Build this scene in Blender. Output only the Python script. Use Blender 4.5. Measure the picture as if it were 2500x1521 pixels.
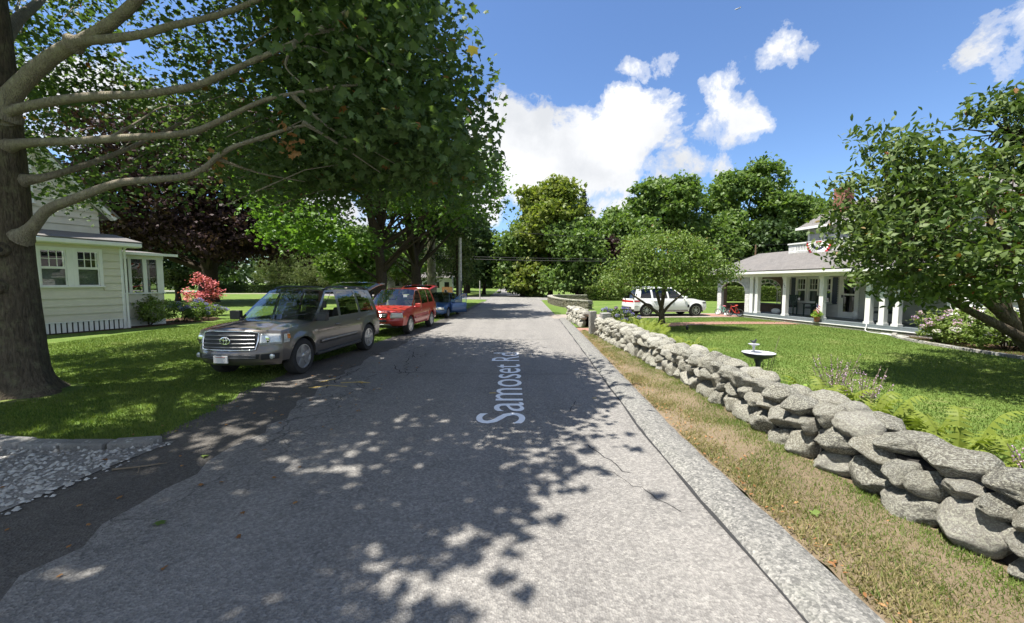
import bpy, bmesh, math, random
import numpy as np
from mathutils import Vector, Matrix
R = math.radians
scene = bpy.context.scene
for o in list(bpy.data.objects): bpy.data.objects.remove(o)
col = scene.collection

# ------------------------------------------------------------------ camera
CAM_H = 2.05
cam = bpy.data.cameras.new('camera'); camo = bpy.data.objects.new('camera', cam); col.objects.link(camo)
camo.location = (0, 0, CAM_H)
camo.rotation_euler = (R(90) - math.atan(70.5 / 990), 0, 0)
cam.sensor_fit = 'HORIZONTAL'; cam.sensor_width = 36; cam.lens = 36 * 990 / 2500
cam.clip_start = .05; cam.clip_end = 5000
scene.camera = camo

# ------------------------------------------------------------------ sun and sky
SUN = Vector((-.36, -.10, .93)).normalized()
sl = bpy.data.lights.new('sun', 'SUN'); sl.energy = 4.8; sl.angle = R(.53); sl.color = (1, .955, .88)
so = bpy.data.objects.new('sun', sl); col.objects.link(so)
so.rotation_euler = SUN.to_track_quat('Z', 'Y').to_euler(); so.location = (-40, -10, 90)

scene.view_settings.view_transform = 'Standard'; scene.view_settings.look = 'None'
scene.view_settings.gamma = 1; scene.view_settings.use_curve_mapping = False
scene.view_settings.exposure = 1.27
scene.cycles.max_bounces = 6; scene.cycles.diffuse_bounces = 2; scene.cycles.glossy_bounces = 2
scene.cycles.transmission_bounces = 4; scene.cycles.transparent_max_bounces = 10
scene.cycles.use_denoising = True; scene.cycles.use_adaptive_sampling = True; scene.cycles.adaptive_threshold = .02
scene.cycles.sample_clamp_indirect = 6

W = bpy.data.worlds.new('World'); scene.world = W; W.use_nodes = True

class NT:
    """small helper round a node tree"""
    def __init__(s, tree): s.t = tree; s.n = tree.nodes; s.l = tree.links; s.n.clear()
    def add(s, typ, inp=None, **kw):
        n = s.n.new('ShaderNode' + typ)
        for k, v in kw.items(): setattr(n, k, v)
        for k, v in (inp or {}).items():
            if isinstance(v, bpy.types.NodeSocket): s.l.new(v, n.inputs[k])
            else: n.inputs[k].default_value = v
        return n
    def math(s, op, a, b=0.0, c=0.0):
        n = s.n.new('ShaderNodeMath'); n.operation = op
        for i, v in enumerate((a, b, c)):
            if isinstance(v, bpy.types.NodeSocket): s.l.new(v, n.inputs[i])
            else: n.inputs[i].default_value = v
        return n.outputs[0]
    def ramp(s, fac, stops, interp='LINEAR'):
        n = s.n.new('ShaderNodeValToRGB'); n.color_ramp.interpolation = interp
        e = n.color_ramp.elements
        while len(e) < len(stops): e.new(.5)
        for q, (p, c) in zip(e, stops):
            q.position = p; q.color = (c[0], c[1], c[2], 1) if not isinstance(c, (int, float)) else (c, c, c, 1)
        s.l.new(fac, n.inputs[0]); return n.outputs[0]
    def mix(s, f, a, b, typ='MIX'):
        n = s.n.new('ShaderNodeMix'); n.data_type = 'RGBA'; n.blend_type = typ
        for k, v in ((0, f), (6, a), (7, b)):
            if isinstance(v, bpy.types.NodeSocket): s.l.new(v, n.inputs[k])
            else: n.inputs[k].default_value = v if k == 0 else (v[0], v[1], v[2], 1)
        return n.outputs[2]

def make_world():
    t = NT(W.node_tree)
    sky = t.add('TexSky', sky_type='NISHITA', sun_disc=False)
    sky.sun_elevation = math.asin(SUN.z); sky.sun_rotation = math.atan2(SUN.x, SUN.y)
    sky.air_density = 1.0; sky.dust_density = .35; sky.ozone_density = 3.2; sky.altitude = 20
    d = t.add('TexCoord').outputs['Generated']
    sx = t.add('SeparateXYZ', {0: d})
    X, Y, Z = sx.outputs
    wn = t.add('TexNoise', {'Vector': d, 'Scale': 6.5, 'Detail': 7.0, 'Roughness': .62}).outputs['Color']
    wr, wg, wb = t.add('SeparateColor', {0: wn}).outputs
    az = t.math('ADD', t.math('ARCTAN2', X, Y), t.math('MULTIPLY', t.math('SUBTRACT', wr, .5), .22))
    el = t.math('ADD', t.math('ARCSINE', Z), t.math('MULTIPLY', t.math('SUBTRACT', wg, .5), .16))
    # warp by noise so that the cloud outlines break up
    nz = t.add('TexNoise', {'Vector': d, 'Scale': 11.0, 'Detail': 10.0, 'Roughness': .64, 'Distortion': .25}).outputs['Fac']
    nb = t.add('TexNoise', {'Vector': d, 'Scale': 3.2, 'Detail': 3.0, 'Roughness': .5}).outputs['Fac']
    # cumulus banks: (azimuth, elevation, half width, half height, weight), in front of the camera
    B = [(1340, 395, 200, 110, 1.25), (1455, 360, 180, 115, 1.15), (1265, 330, 130, 95, 1.15), (1500, 270, 95, 62, .9), (1580, 330, 80, 80, .75),
         (1630, 430, 90, 50, .7), (1760, 285, 80, 100, .68), (1765, 215, 75, 55, .6), (1840, 300, 75, 55, .62), (1880, 140, 100, 46, .66),
         (1585, 172, 66, 38, .55), (1745, 425, 45, 30, .45), (2480, 80, 130, 85, .85), (1480, 515, 60, 50, .6), (200, 205, 260, 90, .9), (330, 330, 300, 90, .8), (-250, 380, 300, 110, .9), (1130, 500, 120, 90, .9), (760, 520, 160, 80, .9)]
    total = None
    P = math.atan(70.5 / 990)
    def ae(u, v):
        a = (u - 1250) / 990; b = -(v - 760.5) / 990
        x, y, z = a, math.cos(P) + math.sin(P) * b, math.cos(P) * b - math.sin(P)
        return math.atan2(x, y), math.atan2(z, math.hypot(x, y))
    blobs = []
    for u, v, w, h, k in B:
        a0, e0 = ae(u, v); a1, _ = ae(u + w, v); _, e1 = ae(u, v - h)
        blobs.append((a0, e0, abs(a1 - a0), abs(e1 - e0), k))
    rr = random.Random(5)
    for i in range(40):                       # out-of-view clouds, denser than those ahead, added to brighten the shade
        a = 1.25 + (i * .618034 % 1) * (2 * math.pi - 2.5)
        blobs.append((a if a < math.pi else a - 2 * math.pi, rr.uniform(.12, 1.15), rr.uniform(.16, .34), rr.uniform(.09, .2), rr.uniform(.6, 1.1)))
    for a0, e0, wa, he, k in blobs:
        dx = t.math('DIVIDE', t.math('SUBTRACT', az, a0), wa); dy = t.math('DIVIDE', t.math('SUBTRACT', el, e0), he)
        q = t.math('ADD', t.math('MULTIPLY', dx, dx), t.math('MULTIPLY', dy, dy))
        m = t.math('MULTIPLY', t.math('MAXIMUM', t.math('SUBTRACT', 1.0, t.math('MULTIPLY', q, .62)), 0.0), k)
        total = m if total is None else t.math('MAXIMUM', total, m)
    dens = t.math('ADD', total, t.math('MULTIPLY', t.math('SUBTRACT', nz, .56), 2.5))
    dens = t.math('MULTIPLY', dens, t.math('GREATER_THAN', total, .001))
    alpha = t.ramp(dens, [(.08, 0), (.28, .42), (.58, 1)], 'EASE')
    shade = t.ramp(t.math('ADD', t.math('MULTIPLY', nb, .75), t.math('MULTIPLY', nz, .3)), [(.42, (6.4, 6.45, 6.55)), (.66, (4.5, 4.65, 4.9))], 'EASE')
    hz = t.mix(t.ramp(el, [(0.0, .0), (.2, 0)]), sky.outputs[0], (0, 0, 0))
    tint = t.mix(1.0, hz, (.86, .98, 1.15), 'MULTIPLY')
    c = t.mix(alpha, tint, shade)
    bg = t.add('Background', {'Color': c, 'Strength': .073})
    t.l.new(bg.outputs[0], t.add('OutputWorld').inputs[0])
make_world()

# ------------------------------------------------------------------ materials
MT = {}
def new_mat(name):
    m = bpy.data.materials.new(name); m.use_nodes = True; MT[name] = m
    return m, NT(m.node_tree)
def out(t, sh, disp=None):
    o = t.add('OutputMaterial'); t.l.new(sh, o.inputs[0])
def vec(t, scale=1.0):
    """object space, shifted per object so that copies differ"""
    tc = t.add('TexCoord'); oi = t.add('ObjectInfo')
    return t.add('VectorMath', {0: tc.outputs['Object'], 1: t.add('CombineXYZ', {0: t.math('MULTIPLY', oi.outputs['Random'], 37.0), 1: t.math('MULTIPLY', oi.outputs['Random'], 91.0), 2: 0.0}).outputs[0]}, operation='ADD').outputs[0]
def mat(name, c, rough=.6, c2=None, scale=6.0, detail=6.0, bump=0.0, bscale=60.0, metal=0.0, coat=0.0, spec=.5, objvar=0.0, lo=.35, hi=.68, c3=None):
    m, t = new_mat(name)
    v = vec(t)
    n = t.add('TexNoise', {'Vector': v, 'Scale': scale, 'Detail': detail, 'Roughness': .62}).outputs['Fac']
    c2 = c2 or tuple(x * .8 for x in c)
    colr = t.ramp(n, [(lo, c2), (hi, c)])
    if c3:
        n3 = t.add('TexNoise', {'Vector': v, 'Scale': scale * 3.7, 'Detail': 5.0, 'Roughness': .7}).outputs['Fac']
        colr = t.mix(t.ramp(n3, [(.56, 0), (.66, 1)]), colr, c3)
    if objvar:
        oi = t.add('ObjectInfo')
        k = t.math('ADD', 1 - objvar, t.math('MULTIPLY', oi.outputs['Random'], 2 * objvar))
        colr = t.mix(1.0, colr, t.add('CombineColor', {0: k, 1: k, 2: k}).outputs[0], 'MULTIPLY')
    inp = {'Base Color': colr, 'Roughness': rough, 'Metallic': metal, 'Coat Weight': coat, 'Coat Roughness': .04, 'Specular IOR Level': spec}
    if bump:
        b = t.add('TexNoise', {'Vector': v, 'Scale': bscale, 'Detail': 5.0, 'Roughness': .6}).outputs['Fac']
        inp['Normal'] = t.add('Bump', {'Strength': bump, 'Distance': .02, 'Height': b}).outputs[0]
    out(t, t.add('BsdfPrincipled', inp).outputs[0]); return m
def leaf_mat(name, cols, trans=.35, gloss=.10, rough=.4, dead=None):
    """cols: three greens spread over the single leaves"""
    m, t = new_mat(name)
    rnd = t.add('NewGeometry').outputs['Random Per Island']
    stops = [(0, cols[0]), (.45, cols[1]), (.9, cols[2])]
    if dead: stops += [(.985, cols[2]), (.99, dead)]
    c = t.ramp(rnd, stops)
    n = t.add('TexNoise', {'Vector': t.add('TexCoord').outputs['Object'], 'Scale': .9, 'Detail': 2.0}).outputs['Fac']
    c = t.mix(t.ramp(n, [(.38, 0), (.62, .6)]), c, cols[2])
    df = t.add('BsdfDiffuse', {'Color': c}).outputs[0]
    tr = t.add('BsdfTranslucent', {'Color': t.mix(1.0, c, (1.3, 1.42, .62), 'MULTIPLY')}).outputs[0]
    gl = t.add('BsdfGlossy', {'Color': (1, 1, 1, 1), 'Roughness': rough}).outputs[0]
    a = t.add('MixShader', {0: trans, 1: df, 2: tr}).outputs[0]
    lw = t.math('POWER', t.add('LayerWeight', {'Blend': .5}).outputs['Facing'], 3.0)
    f = t.math('ADD', t.math('MULTIPLY', lw, gloss * .45), gloss * .16)
    out(t, t.add('MixShader', {0: f, 1: a, 2: gl}).outputs[0]); return m
def glass_mat(name, tint=(.55, .6, .58), refl=.5, base=.05):
    m, t = new_mat(name)
    tr = t.add('BsdfTransparent', {'Color': (*tint, 1)}).outputs[0]
    gl = t.add('BsdfGlossy', {'Color': (1, 1, 1, 1), 'Roughness': .015}).outputs[0]
    fc = t.add('LayerWeight', {'Blend': .5}).outputs['Facing']
    f = t.math('MINIMUM', t.math('ADD', t.math('POWER', fc, 5.0 - 4 * refl), base), 1.0)
    out(t, t.add('MixShader', {0: f, 1: tr, 2: gl}).outputs[0]); return m

# bark, stone, ground get richer recipes
def bark_mat(name, c1, c2, lich=None, sc=1.0):
    m, t = new_mat(name)
    v = t.add('Mapping', {'Vector': t.add('TexCoord').outputs['Object'], 'Scale': (9 * sc, 9 * sc, 2.2 * sc)}).outputs[0]
    n = t.add('TexNoise', {'Vector': v, 'Scale': 2.4, 'Detail': 8.0, 'Roughness': .68, 'Distortion': .6}).outputs['Fac']
    w = t.add('TexVoronoi', {'Vector': v, 'Scale': 2.0}, feature='DISTANCE_TO_EDGE').outputs['Distance']
    c = t.ramp(n, [(.3, c1), (.7, c2)])
    if lich:
        n2 = t.add('TexNoise', {'Vector': t.add('TexCoord').outputs['Object'], 'Scale': 5.0, 'Detail': 6.0, 'Roughness': .7}).outputs['Fac']
        c = t.mix(t.ramp(n2, [(.5, 0), (.66, .8)]), c, lich)
    h = t.math('ADD', n, t.math('MULTIPLY', t.math('MINIMUM', w, .25), 1.6))
    b = t.add('Bump', {'Strength': .8, 'Distance': .03, 'Height': h}).outputs[0]
    out(t, t.add('BsdfPrincipled', {'Base Color': c, 'Roughness': .9, 'Normal': b, 'Specular IOR Level': .15}).outputs[0]); return m
def stone_mat(name, c1, c2, lich=(.42, .43, .33), white=(.62, .62, .57), k=.5):
    m, t = new_mat(name)
    v = vec(t)
    oi = t.add('ObjectInfo').outputs['Random']
    n = t.add('TexNoise', {'Vector': v, 'Scale': 3.2, 'Detail': 9.0, 'Roughness': .68}).outputs['Fac']
    c = t.ramp(n, [(.32, c1), (.66, c2)])
    c = t.mix(t.math('MULTIPLY', oi, .6), c, (.25, .225, .17))
    c = t.mix(t.ramp(t.math('FRACT', t.math('MULTIPLY', oi, 13.7)), [(.55, 0), (.95, .55)]), c, (.105, .10, .085))
    pale = t.ramp(t.math('FRACT', t.math('MULTIPLY', oi, 7.3)), [(.70, 0), (.95, .6)])
    c = t.mix(pale, c, (.46, .44, .40))
    n2 = t.add('TexNoise', {'Vector': v, 'Scale': 11.0, 'Detail': 8.0, 'Roughness': .72, 'Distortion': .4}).outputs['Fac']
    c = t.mix(t.ramp(n2, [(.48, 0), (.56, k)]), c, lich)
    vo = t.add('TexVoronoi', {'Vector': v, 'Scale': 13.0}).outputs['Distance']
    n3 = t.add('TexNoise', {'Vector': v, 'Scale': 3.5, 'Detail': 3.0}).outputs['Fac']
    spot = t.math('MULTIPLY', t.ramp(vo, [(.20, 1), (.30, 0)]), t.ramp(n3, [(.50, 0), (.57, 1)]))
    c = t.mix(t.math('MULTIPLY', spot, .8), c, white)
    n4 = t.add('TexNoise', {'Vector': v, 'Scale': 60.0, 'Detail': 4.0, 'Roughness': .7}).outputs['Fac']
    c = t.mix(t.ramp(n4, [(.30, .75), (.43, 0)]), c, (.07, .065, .055))
    hgt = t.math('ADD', t.math('MULTIPLY', n4, .35), n2)
    b = t.add('Bump', {'Strength': 1.0, 'Distance': .05, 'Height': hgt}).outputs[0]
    out(t, t.add('BsdfPrincipled', {'Base Color': c, 'Roughness': .88, 'Normal': b, 'Specular IOR Level': .2}).outputs[0]); return m
def asphalt_mat(name, c1, c2, agg=.5, cracks=0.0, stain=(.13, .125, .115)):
    m, t = new_mat(name)
    p = t.add('TexCoord').outputs['Object']
    big = t.add('TexNoise', {'Vector': p, 'Scale': .35, 'Detail': 5.0, 'Roughness': .6}).outputs['Fac']
    c = t.ramp(big, [(.3, c1), (.7, c2)])
    mid = t.add('TexNoise', {'Vector': p, 'Scale': 2.2, 'Detail': 6.0, 'Roughness': .7}).outputs['Fac']
    c = t.mix(t.ramp(mid, [(.52, 0), (.72, .5)]), c, stain)
    ln = t.add('TexNoise', {'Vector': t.add('Mapping', {'Vector': p, 'Scale': (1.1, .06, 1)}).outputs[0], 'Scale': 1.0, 'Detail': 4.0, 'Roughness': .55}).outputs['Fac']
    c = t.mix(t.ramp(ln, [(.36, .42), (.52, 0)]), c, tuple(x * .62 for x in c1))
    c = t.mix(t.ramp(ln, [(.52, 0), (.66, .35)]), c, tuple(x * 1.25 for x in c2))
    pt = t.add('TexNoise', {'Vector': p, 'Scale': .9, 'Detail': 2.0, 'Roughness': .4, 'Distortion': .5}).outputs['Fac']
    c = t.mix(t.ramp(pt, [(.60, 0), (.63, .35)]), c, tuple(x * .66 for x in c1))
    vo = t.add('TexVoronoi', {'Vector': p, 'Scale': 60.0})
    rnd = t.add('SeparateColor', {0: vo.outputs['Color']}).outputs[0]
    c = t.mix(agg, c, t.ramp(rnd, [(0, (.05, .05, .055)), (.5, (.17, .165, .16)), (1, (.42, .40, .37))]))
    vs = t.add('TexVoronoi', {'Vector': p, 'Scale': 34.0})
    rs = t.add('SeparateColor', {0: vs.outputs['Color']}).outputs[1]
    c = t.mix(agg * .55, c, t.ramp(rs, [(0, (.06, .06, .062)), (.6, (.19, .185, .175)), (1, (.36, .35, .32))]))
    h = t.math('MULTIPLY', vo.outputs['Distance'], 1.0)
    if cracks:
        pw = t.add('VectorMath', {0: p, 1: t.add('VectorMath', {0: t.add('TexNoise', {'Vector': p, 'Scale': 1.5, 'Detail': 4.0}).outputs['Color'], 'Scale': .8}, operation='SCALE').outputs[0]}, operation='ADD').outputs[0]
        cr = t.add('TexVoronoi', {'Vector': pw, 'Scale': 1.5}, feature='DISTANCE_TO_EDGE').outputs['Distance']
        cr2 = t.add('TexVoronoi', {'Vector': pw, 'Scale': 4.0}, feature='DISTANCE_TO_EDGE').outputs['Distance']
        X = t.add('SeparateXYZ', {0: p}).outputs[0]
        gate = t.math('MULTIPLY', t.ramp(X, [(-2.9, 1), (-1.2, 0)]), 1.0)
        gate = t.math('MAXIMUM', t.math('MINIMUM', t.math('DIVIDE', t.math('SUBTRACT', -1.9, X), 1.2), 1.0), 0.0)
        gn = t.add('TexNoise', {'Vector': p, 'Scale': .5, 'Detail': 3.0}).outputs['Fac']
        gate = t.math('MULTIPLY', gate, t.ramp(gn, [(.42, 0), (.56, 1)]))
        line = t.math('MAXIMUM', t.ramp(cr, [(.0, 1), (.012, .9), (.022, 0)]), t.math('MULTIPLY', t.ramp(cr2, [(0, 1), (.02, .8), (.04, 0)]), .7))
        c = t.mix(t.math('MULTIPLY', t.math('MULTIPLY', line, gate), cracks), c, (.02, .02, .02))
        h = t.math('SUBTRACT', h, t.math('MULTIPLY', line, gate))
    b = t.add('Bump', {'Strength': .7, 'Distance': .012, 'Height': h}).outputs[0]
    out(t, t.add('BsdfPrincipled', {'Base Color': c, 'Roughness': .85, 'Normal': b, 'Specular IOR Level': .25}).outputs[0]); return m
def ground_mat(name, stops, s1=.5, s2=5.0, s3=45.0, bump=.6, dry=None, drylo=.55):
    m, t = new_mat(name)
    p = t.add('TexCoord').outputs['Object']
    n1 = t.add('TexNoise', {'Vector': p, 'Scale': s1, 'Detail': 4.0}).outputs['Fac']
    n2 = t.add('TexNoise', {'Vector': p, 'Scale': s2, 'Detail': 6.0, 'Roughness': .7}).outputs['Fac']
    n3 = t.add('TexNoise', {'Vector': p, 'Scale': s3, 'Detail': 4.0, 'Roughness': .7}).outputs['Fac']
    f = t.math('ADD', t.math('ADD', t.math('MULTIPLY', n1, .3), t.math('MULTIPLY', n2, .35)), t.math('MULTIPLY', n3, .35))
    c = t.ramp(f, stops)
    if dry:
        c = t.mix(t.ramp(t.math('ADD', t.math('MULTIPLY', n2, .6), t.math('MULTIPLY', n1, .4)), [(drylo, 0), (drylo + .1, .85)]), c, dry)
    b = t.add('Bump', {'Strength': bump, 'Distance': .04, 'Height': n3}).outputs[0]
    out(t, t.add('BsdfPrincipled', {'Base Color': c, 'Roughness': .95, 'Normal': b, 'Specular IOR Level': .1}).outputs[0]); return m

asphalt_mat('asphalt', (.175, .164, .147), (.225, .210, .188), .34, .6)
asphalt_mat('asphalt_old', (.19, .185, .172), (.235, .225, .205), .45, 0, (.15, .15, .13))
asphalt_mat('kerb_asphalt', (.125, .125, .105), (.175, .172, .142), .5, 0, (.18, .20, .135))
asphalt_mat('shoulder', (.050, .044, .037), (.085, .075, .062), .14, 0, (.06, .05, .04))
ground_mat('lawn', [(.36, (.056, .096, .019)), (.5, (.100, .155, .033)), (.64, (.170, .208, .058))], dry=(.21, .20, .085), drylo=.55)
ground_mat('verge_soil', [(.36, (.12, .092, .058)), (.5, (.195, .15, .098)), (.64, (.26, .205, .14))], s1=.9, s2=16, s3=80)
ground_mat('mulch', [(.36, (.035, .022, .014)), (.5, (.07, .045, .028)), (.64, (.12, .075, .045))], s2=14)
ground_mat('gravel', [(.36, (.12, .115, .105)), (.5, (.27, .26, .24)), (.62, (.48, .46, .43))], s2=22, s3=70, bump=.9)
ground_mat('drive_pave', [(.36, (.20, .175, .145)), (.5, (.27, .235, .20)), (.64, (.33, .29, .25))], s2=9)
def brick_pave():
    m, t = new_mat('brick_pave')
    p = t.add('TexCoord').outputs['Object']
    b = t.add('TexBrick', {'Vector': p, 'Color1': (.30, .125, .085, 1), 'Color2': (.23, .095, .07, 1), 'Mortar': (.20, .17, .14, 1), 'Scale': 4.6, 'Mortar Size': .02})
    n = t.add('TexNoise', {'Vector': p, 'Scale': 6.0, 'Detail': 5.0}).outputs['Fac']
    c = t.mix(t.ramp(n, [(.4, 0), (.7, .5)]), b.outputs['Color'], (.34, .23, .18))
    out(t, t.add('BsdfPrincipled', {'Base Color': c, 'Roughness': .85}).outputs[0])
brick_pave()
bark_mat('bark_maple', (.045, .036, .026), (.15, .122, .088), (.16, .15, .09))
bark_mat('bark_limb', (.15, .128, .098), (.30, .26, .20), (.32, .295, .21), 1.5)
bark_mat('bark_dark', (.03, .024, .018), (.085, .065, .045))
bark_mat('bark_pale', (.15, .13, .10), (.30, .26, .19), (.30, .31, .22))
stone_mat('fieldstone', (.16, .152, .132), (.35, .335, .29), (.54, .53, .43), (.70, .70, .64), k=.85)
stone_mat('ledgestone', (.13, .115, .085), (.30, .26, .185), (.36, .34, .22), k=.35)
stone_mat('granite', (.22, .22, .215), (.36, .355, .34), (.34, .34, .30), k=.25)
mat('joint_dark', (.035, .032, .028), .95, (.02, .018, .015))
mat('white_paint', (.72, .72, .69), .5, (.66, .66, .63), 3, bump=.05)
mat('cream_paint', (.60, .565, .46), .55, (.54, .505, .41), 2.5, bump=.08, bscale=120)
mat('grey_clap', (.50, .50, .485), .6, (.45, .45, .435), 2.5)
mat('white_shingle', (.66, .655, .63), .7, (.48, .475, .46), 9, bump=.2, bscale=90, objvar=.10)
mat('brown_shingle', (.16, .115, .085), .8, (.10, .072, .055), 8, bump=.2, objvar=.25)
mat('grey_shingle', (.43, .44, .44), .75, (.33, .34, .345), 9, objvar=.14)
def roof_mat():
    m, t = new_mat('roof_shingle')
    p = t.add('TexCoord').outputs['Object']
    b = t.add('TexBrick', {'Vector': t.add('Mapping', {'Vector': p, 'Scale': (3.2, 3.2, 1)}).outputs[0], 'Color1': (.115, .108, .102, 1), 'Color2': (.15, .14, .132, 1), 'Mortar': (.07, .066, .062, 1), 'Scale': 1.0, 'Mortar Size': .012, 'Brick Width': .5, 'Row Height': .30})
    n = t.add('TexNoise', {'Vector': p, 'Scale': 1.3, 'Detail': 6.0}).outputs['Fac']
    c = t.mix(t.ramp(n, [(.35, 0), (.7, .4)]), b.outputs['Color'], (.17, .153, .14))
    out(t, t.add('BsdfPrincipled', {'Base Color': c, 'Roughness': .9}).outputs[0])
roof_mat()
mat('chimney_brick', (.30, .12, .085), .85, (.20, .075, .055), 12, objvar=.25)
mat('mortar', (.36, .33, .29), .9)
mat('deck_grey', (.13, .155, .165), .55, (.10, .12, .13), 3)
mat('shutter_blue', (.045, .06, .10), .5)
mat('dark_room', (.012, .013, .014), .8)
mat('curtain', (.20, .21, .20), .8, (.13, .14, .135), 14)
glass_mat('window_glass', (.66, .72, .70), .4, .08)
glass_mat('car_glass', (.72, .78, .76), .36, .09)
glass_mat('car_glass_dark', (.06, .07, .075), .35, .07)
glass_mat('screen_mesh', (.35, .38, .38), .2, .05)
def paint(name, c, metal=.35, rough=.32): return mat(name, c, rough, tuple(x * .93 for x in c), 1.5, metal=metal, coat=1.0)
paint('paint_bronze', (.155, .137, .122), .5, .34)
paint('paint_red', (.42, .030, .022), .15, .35)
paint('paint_blue', (.035, .095, .235), .4, .33)
paint('paint_white', (.80, .80, .78), 0, .3)
mat('black_plastic', (.018, .018, .02), .5)
mat('black_trim', (.03, .03, .032), .42)
mat('tyre', (.018, .018, .018), .85, (.028, .027, .025), 12, bump=.2)
mat('alloy', (.60, .61, .62), .28, (.52, .53, .54), 3, metal=.85)
mat('alloy_dark', (.06, .06, .065), .35, metal=.7)
mat('chrome', (.80, .81, .83), .10, (.78, .79, .81), 2, metal=1)
mat('grille_grey', (.20, .20, .20), .3, metal=.6)
mat('lamp_glass', (.62, .64, .64), .12, (.42, .44, .45), 22, coat=1, metal=.3)
mat('lamp_haze', (.62, .60, .50), .2, (.50, .48, .40), 9, coat=.6)
mat('lamp_red', (.42, .012, .012), .18, coat=1)
mat('lamp_amber', (.65, .17, .02), .2, coat=1)
mat('plate', (.70, .70, .68), .5, (.60, .58, .57), 9)
mat('plate_red', (.55, .25, .23), .5)
mat('seat_grey', (.10, .095, .085), .8)
mat('seat_tan', (.34, .28, .19), .8)
mat('dash_dark', (.025, .025, .026), .6)
mat('wood_pole', (.56, .53, .48), .85, (.30, .28, .25), 8, bump=.2)
mat('wood_brown', (.16, .09, .05), .8, (.10, .06, .035), 8)
mat('wood_fence', (.45, .23, .10), .8, (.33, .16, .07), 5)
mat('wood_green', (.03, .055, .045), .6)
mat('cushion', (.05, .055, .06), .9)
mat('pillow_white', (.70, .70, .68), .9)
mat('cable_black', (.012, .012, .012), .6)
mat('mail_black', (.02, .02, .022), .4); mat('mail_white', (.72, .72, .70), .5)
mat('bath_dark', (.055, .06, .065), .45, (.035, .04, .045), 8)
mat('bath_bowl', (.50, .50, .52), .4, (.36, .37, .40), 7)
mat('bath_water', (.30, .27, .22), .05, coat=1)
mat('bike_mint', (.20, .55, .42), .35, coat=.6); mat('bike_red', (.60, .05, .03), .35, coat=.6); mat('bike_pink', (.70, .22, .25), .4)
mat('cloth_white', (.78, .77, .74), .9); mat('cloth_red', (.45, .03, .045), .9); mat('cloth_navy', (.025, .03, .075), .9)
mat('hose_white', (.66, .66, .62), .5)
mat('terracotta', (.30, .13, .08), .8)
mat('road_paint', (.86, .86, .86), .7, (.82, .82, .82), 3)
mat('yellow_paint', (.60, .42, .08), .8, (.36, .28, .12), 7)
mat('tar', (.025, .025, .025), .9)
mat('twig', (.20, .16, .11), .9)
leaf_mat('leaf_maple', [(.042, .075, .026), (.060, .102, .034), (.092, .138, .046)], .40, .10, .45, (.26, .09, .03))
leaf_mat('leaf_street', [(.055, .115, .020), (.085, .165, .028), (.125, .215, .040)], .40, .08, .4)
leaf_mat('leaf_beech', [(.022, .012, .016), (.036, .018, .022), (.060, .036, .032)], .22, .06, .5)
leaf_mat('leaf_oak', [(.064, .118, .030), (.096, .165, .040), (.145, .205, .058)], .36, .08, .45)
leaf_mat('leaf_oak_gold', [(.085, .130, .027), (.125, .180, .037), (.20, .225, .048)], .36, .08, .45)
leaf_mat('leaf_dark', [(.026, .050, .018), (.040, .072, .024), (.062, .098, .034)], .25, .08, .45)
leaf_mat('leaf_spruce', [(.055, .085, .028), (.088, .125, .040), (.135, .160, .058)], .2, .05, .5)
leaf_mat('leaf_spruce_dark', [(.016, .032, .018), (.026, .045, .022), (.040, .058, .028)], .15, .05, .5)
leaf_mat('leaf_dogwood', [(.062, .115, .022), (.100, .165, .030), (.170, .230, .055)], .30, .10, .55, (.20, .07, .035))
leaf_mat('leaf_dogwood_dark', [(.040, .075, .020), (.064, .110, .026), (.125, .170, .048)], .28, .10, .55, (.24, .08, .035))
leaf_mat('leaf_redmaple', [(.30, .045, .055), (.43, .10, .11), (.54, .18, .17)], .10, .06, .5)
leaf_mat('leaf_shrub', [(.075, .125, .024), (.12, .185, .04), (.20, .25, .075)], .35, .06, .5)
leaf_mat('leaf_hedge', [(.055, .095, .018), (.085, .135, .026), (.125, .165, .036)], .30, .06, .5)
leaf_mat('leaf_hedge_dark', [(.022, .045, .014), (.034, .062, .018), (.05, .08, .022)], .3, .06, .5)
leaf_mat('leaf_fern', [(.10, .165, .024), (.16, .215, .034), (.22, .25, .05)], .42, .05, .5, (.18, .10, .04))
leaf_mat('leaf_hosta', [(.15, .26, .04), (.22, .34, .06), (.30, .40, .09)], .4, .1, .4)
leaf_mat('leaf_straw', [(.26, .20, .10), (.34, .27, .15), (.42, .34, .2)], .3, .03, .6)
leaf_mat('grass_green', [(.064, .115, .021), (.105, .168, .034), (.175, .218, .058)], .35, .05, .5)
leaf_mat('grass_verge', [(.10, .115, .03), (.19, .17, .07), (.32, .26, .14)], .3, .04, .6)
leaf_mat('petal_blue', [(.16, .18, .55), (.24, .24, .62), (.34, .28, .62)], .3, .03, .6, (.55, .25, .42))
leaf_mat('petal_mauve', [(.30, .22, .48), (.48, .32, .52), (.62, .42, .52)], .3, .03, .6)
leaf_mat('petal_white', [(.55, .56, .52), (.66, .66, .62), (.6, .5, .55)], .3, .03, .6)
leaf_mat('petal_red', [(.45, .04, .03), (.55, .10, .05), (.5, .2, .06)], .3, .03, .6)
leaf_mat('leaf_dead', [(.17, .075, .03), (.26, .12, .05), (.36, .20, .09)], .2, .03, .7)
leaf_mat('pebble', [(.16, .155, .145), (.32, .31, .29), (.55, .54, .50)], 0.0, .02, .7)

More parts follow.
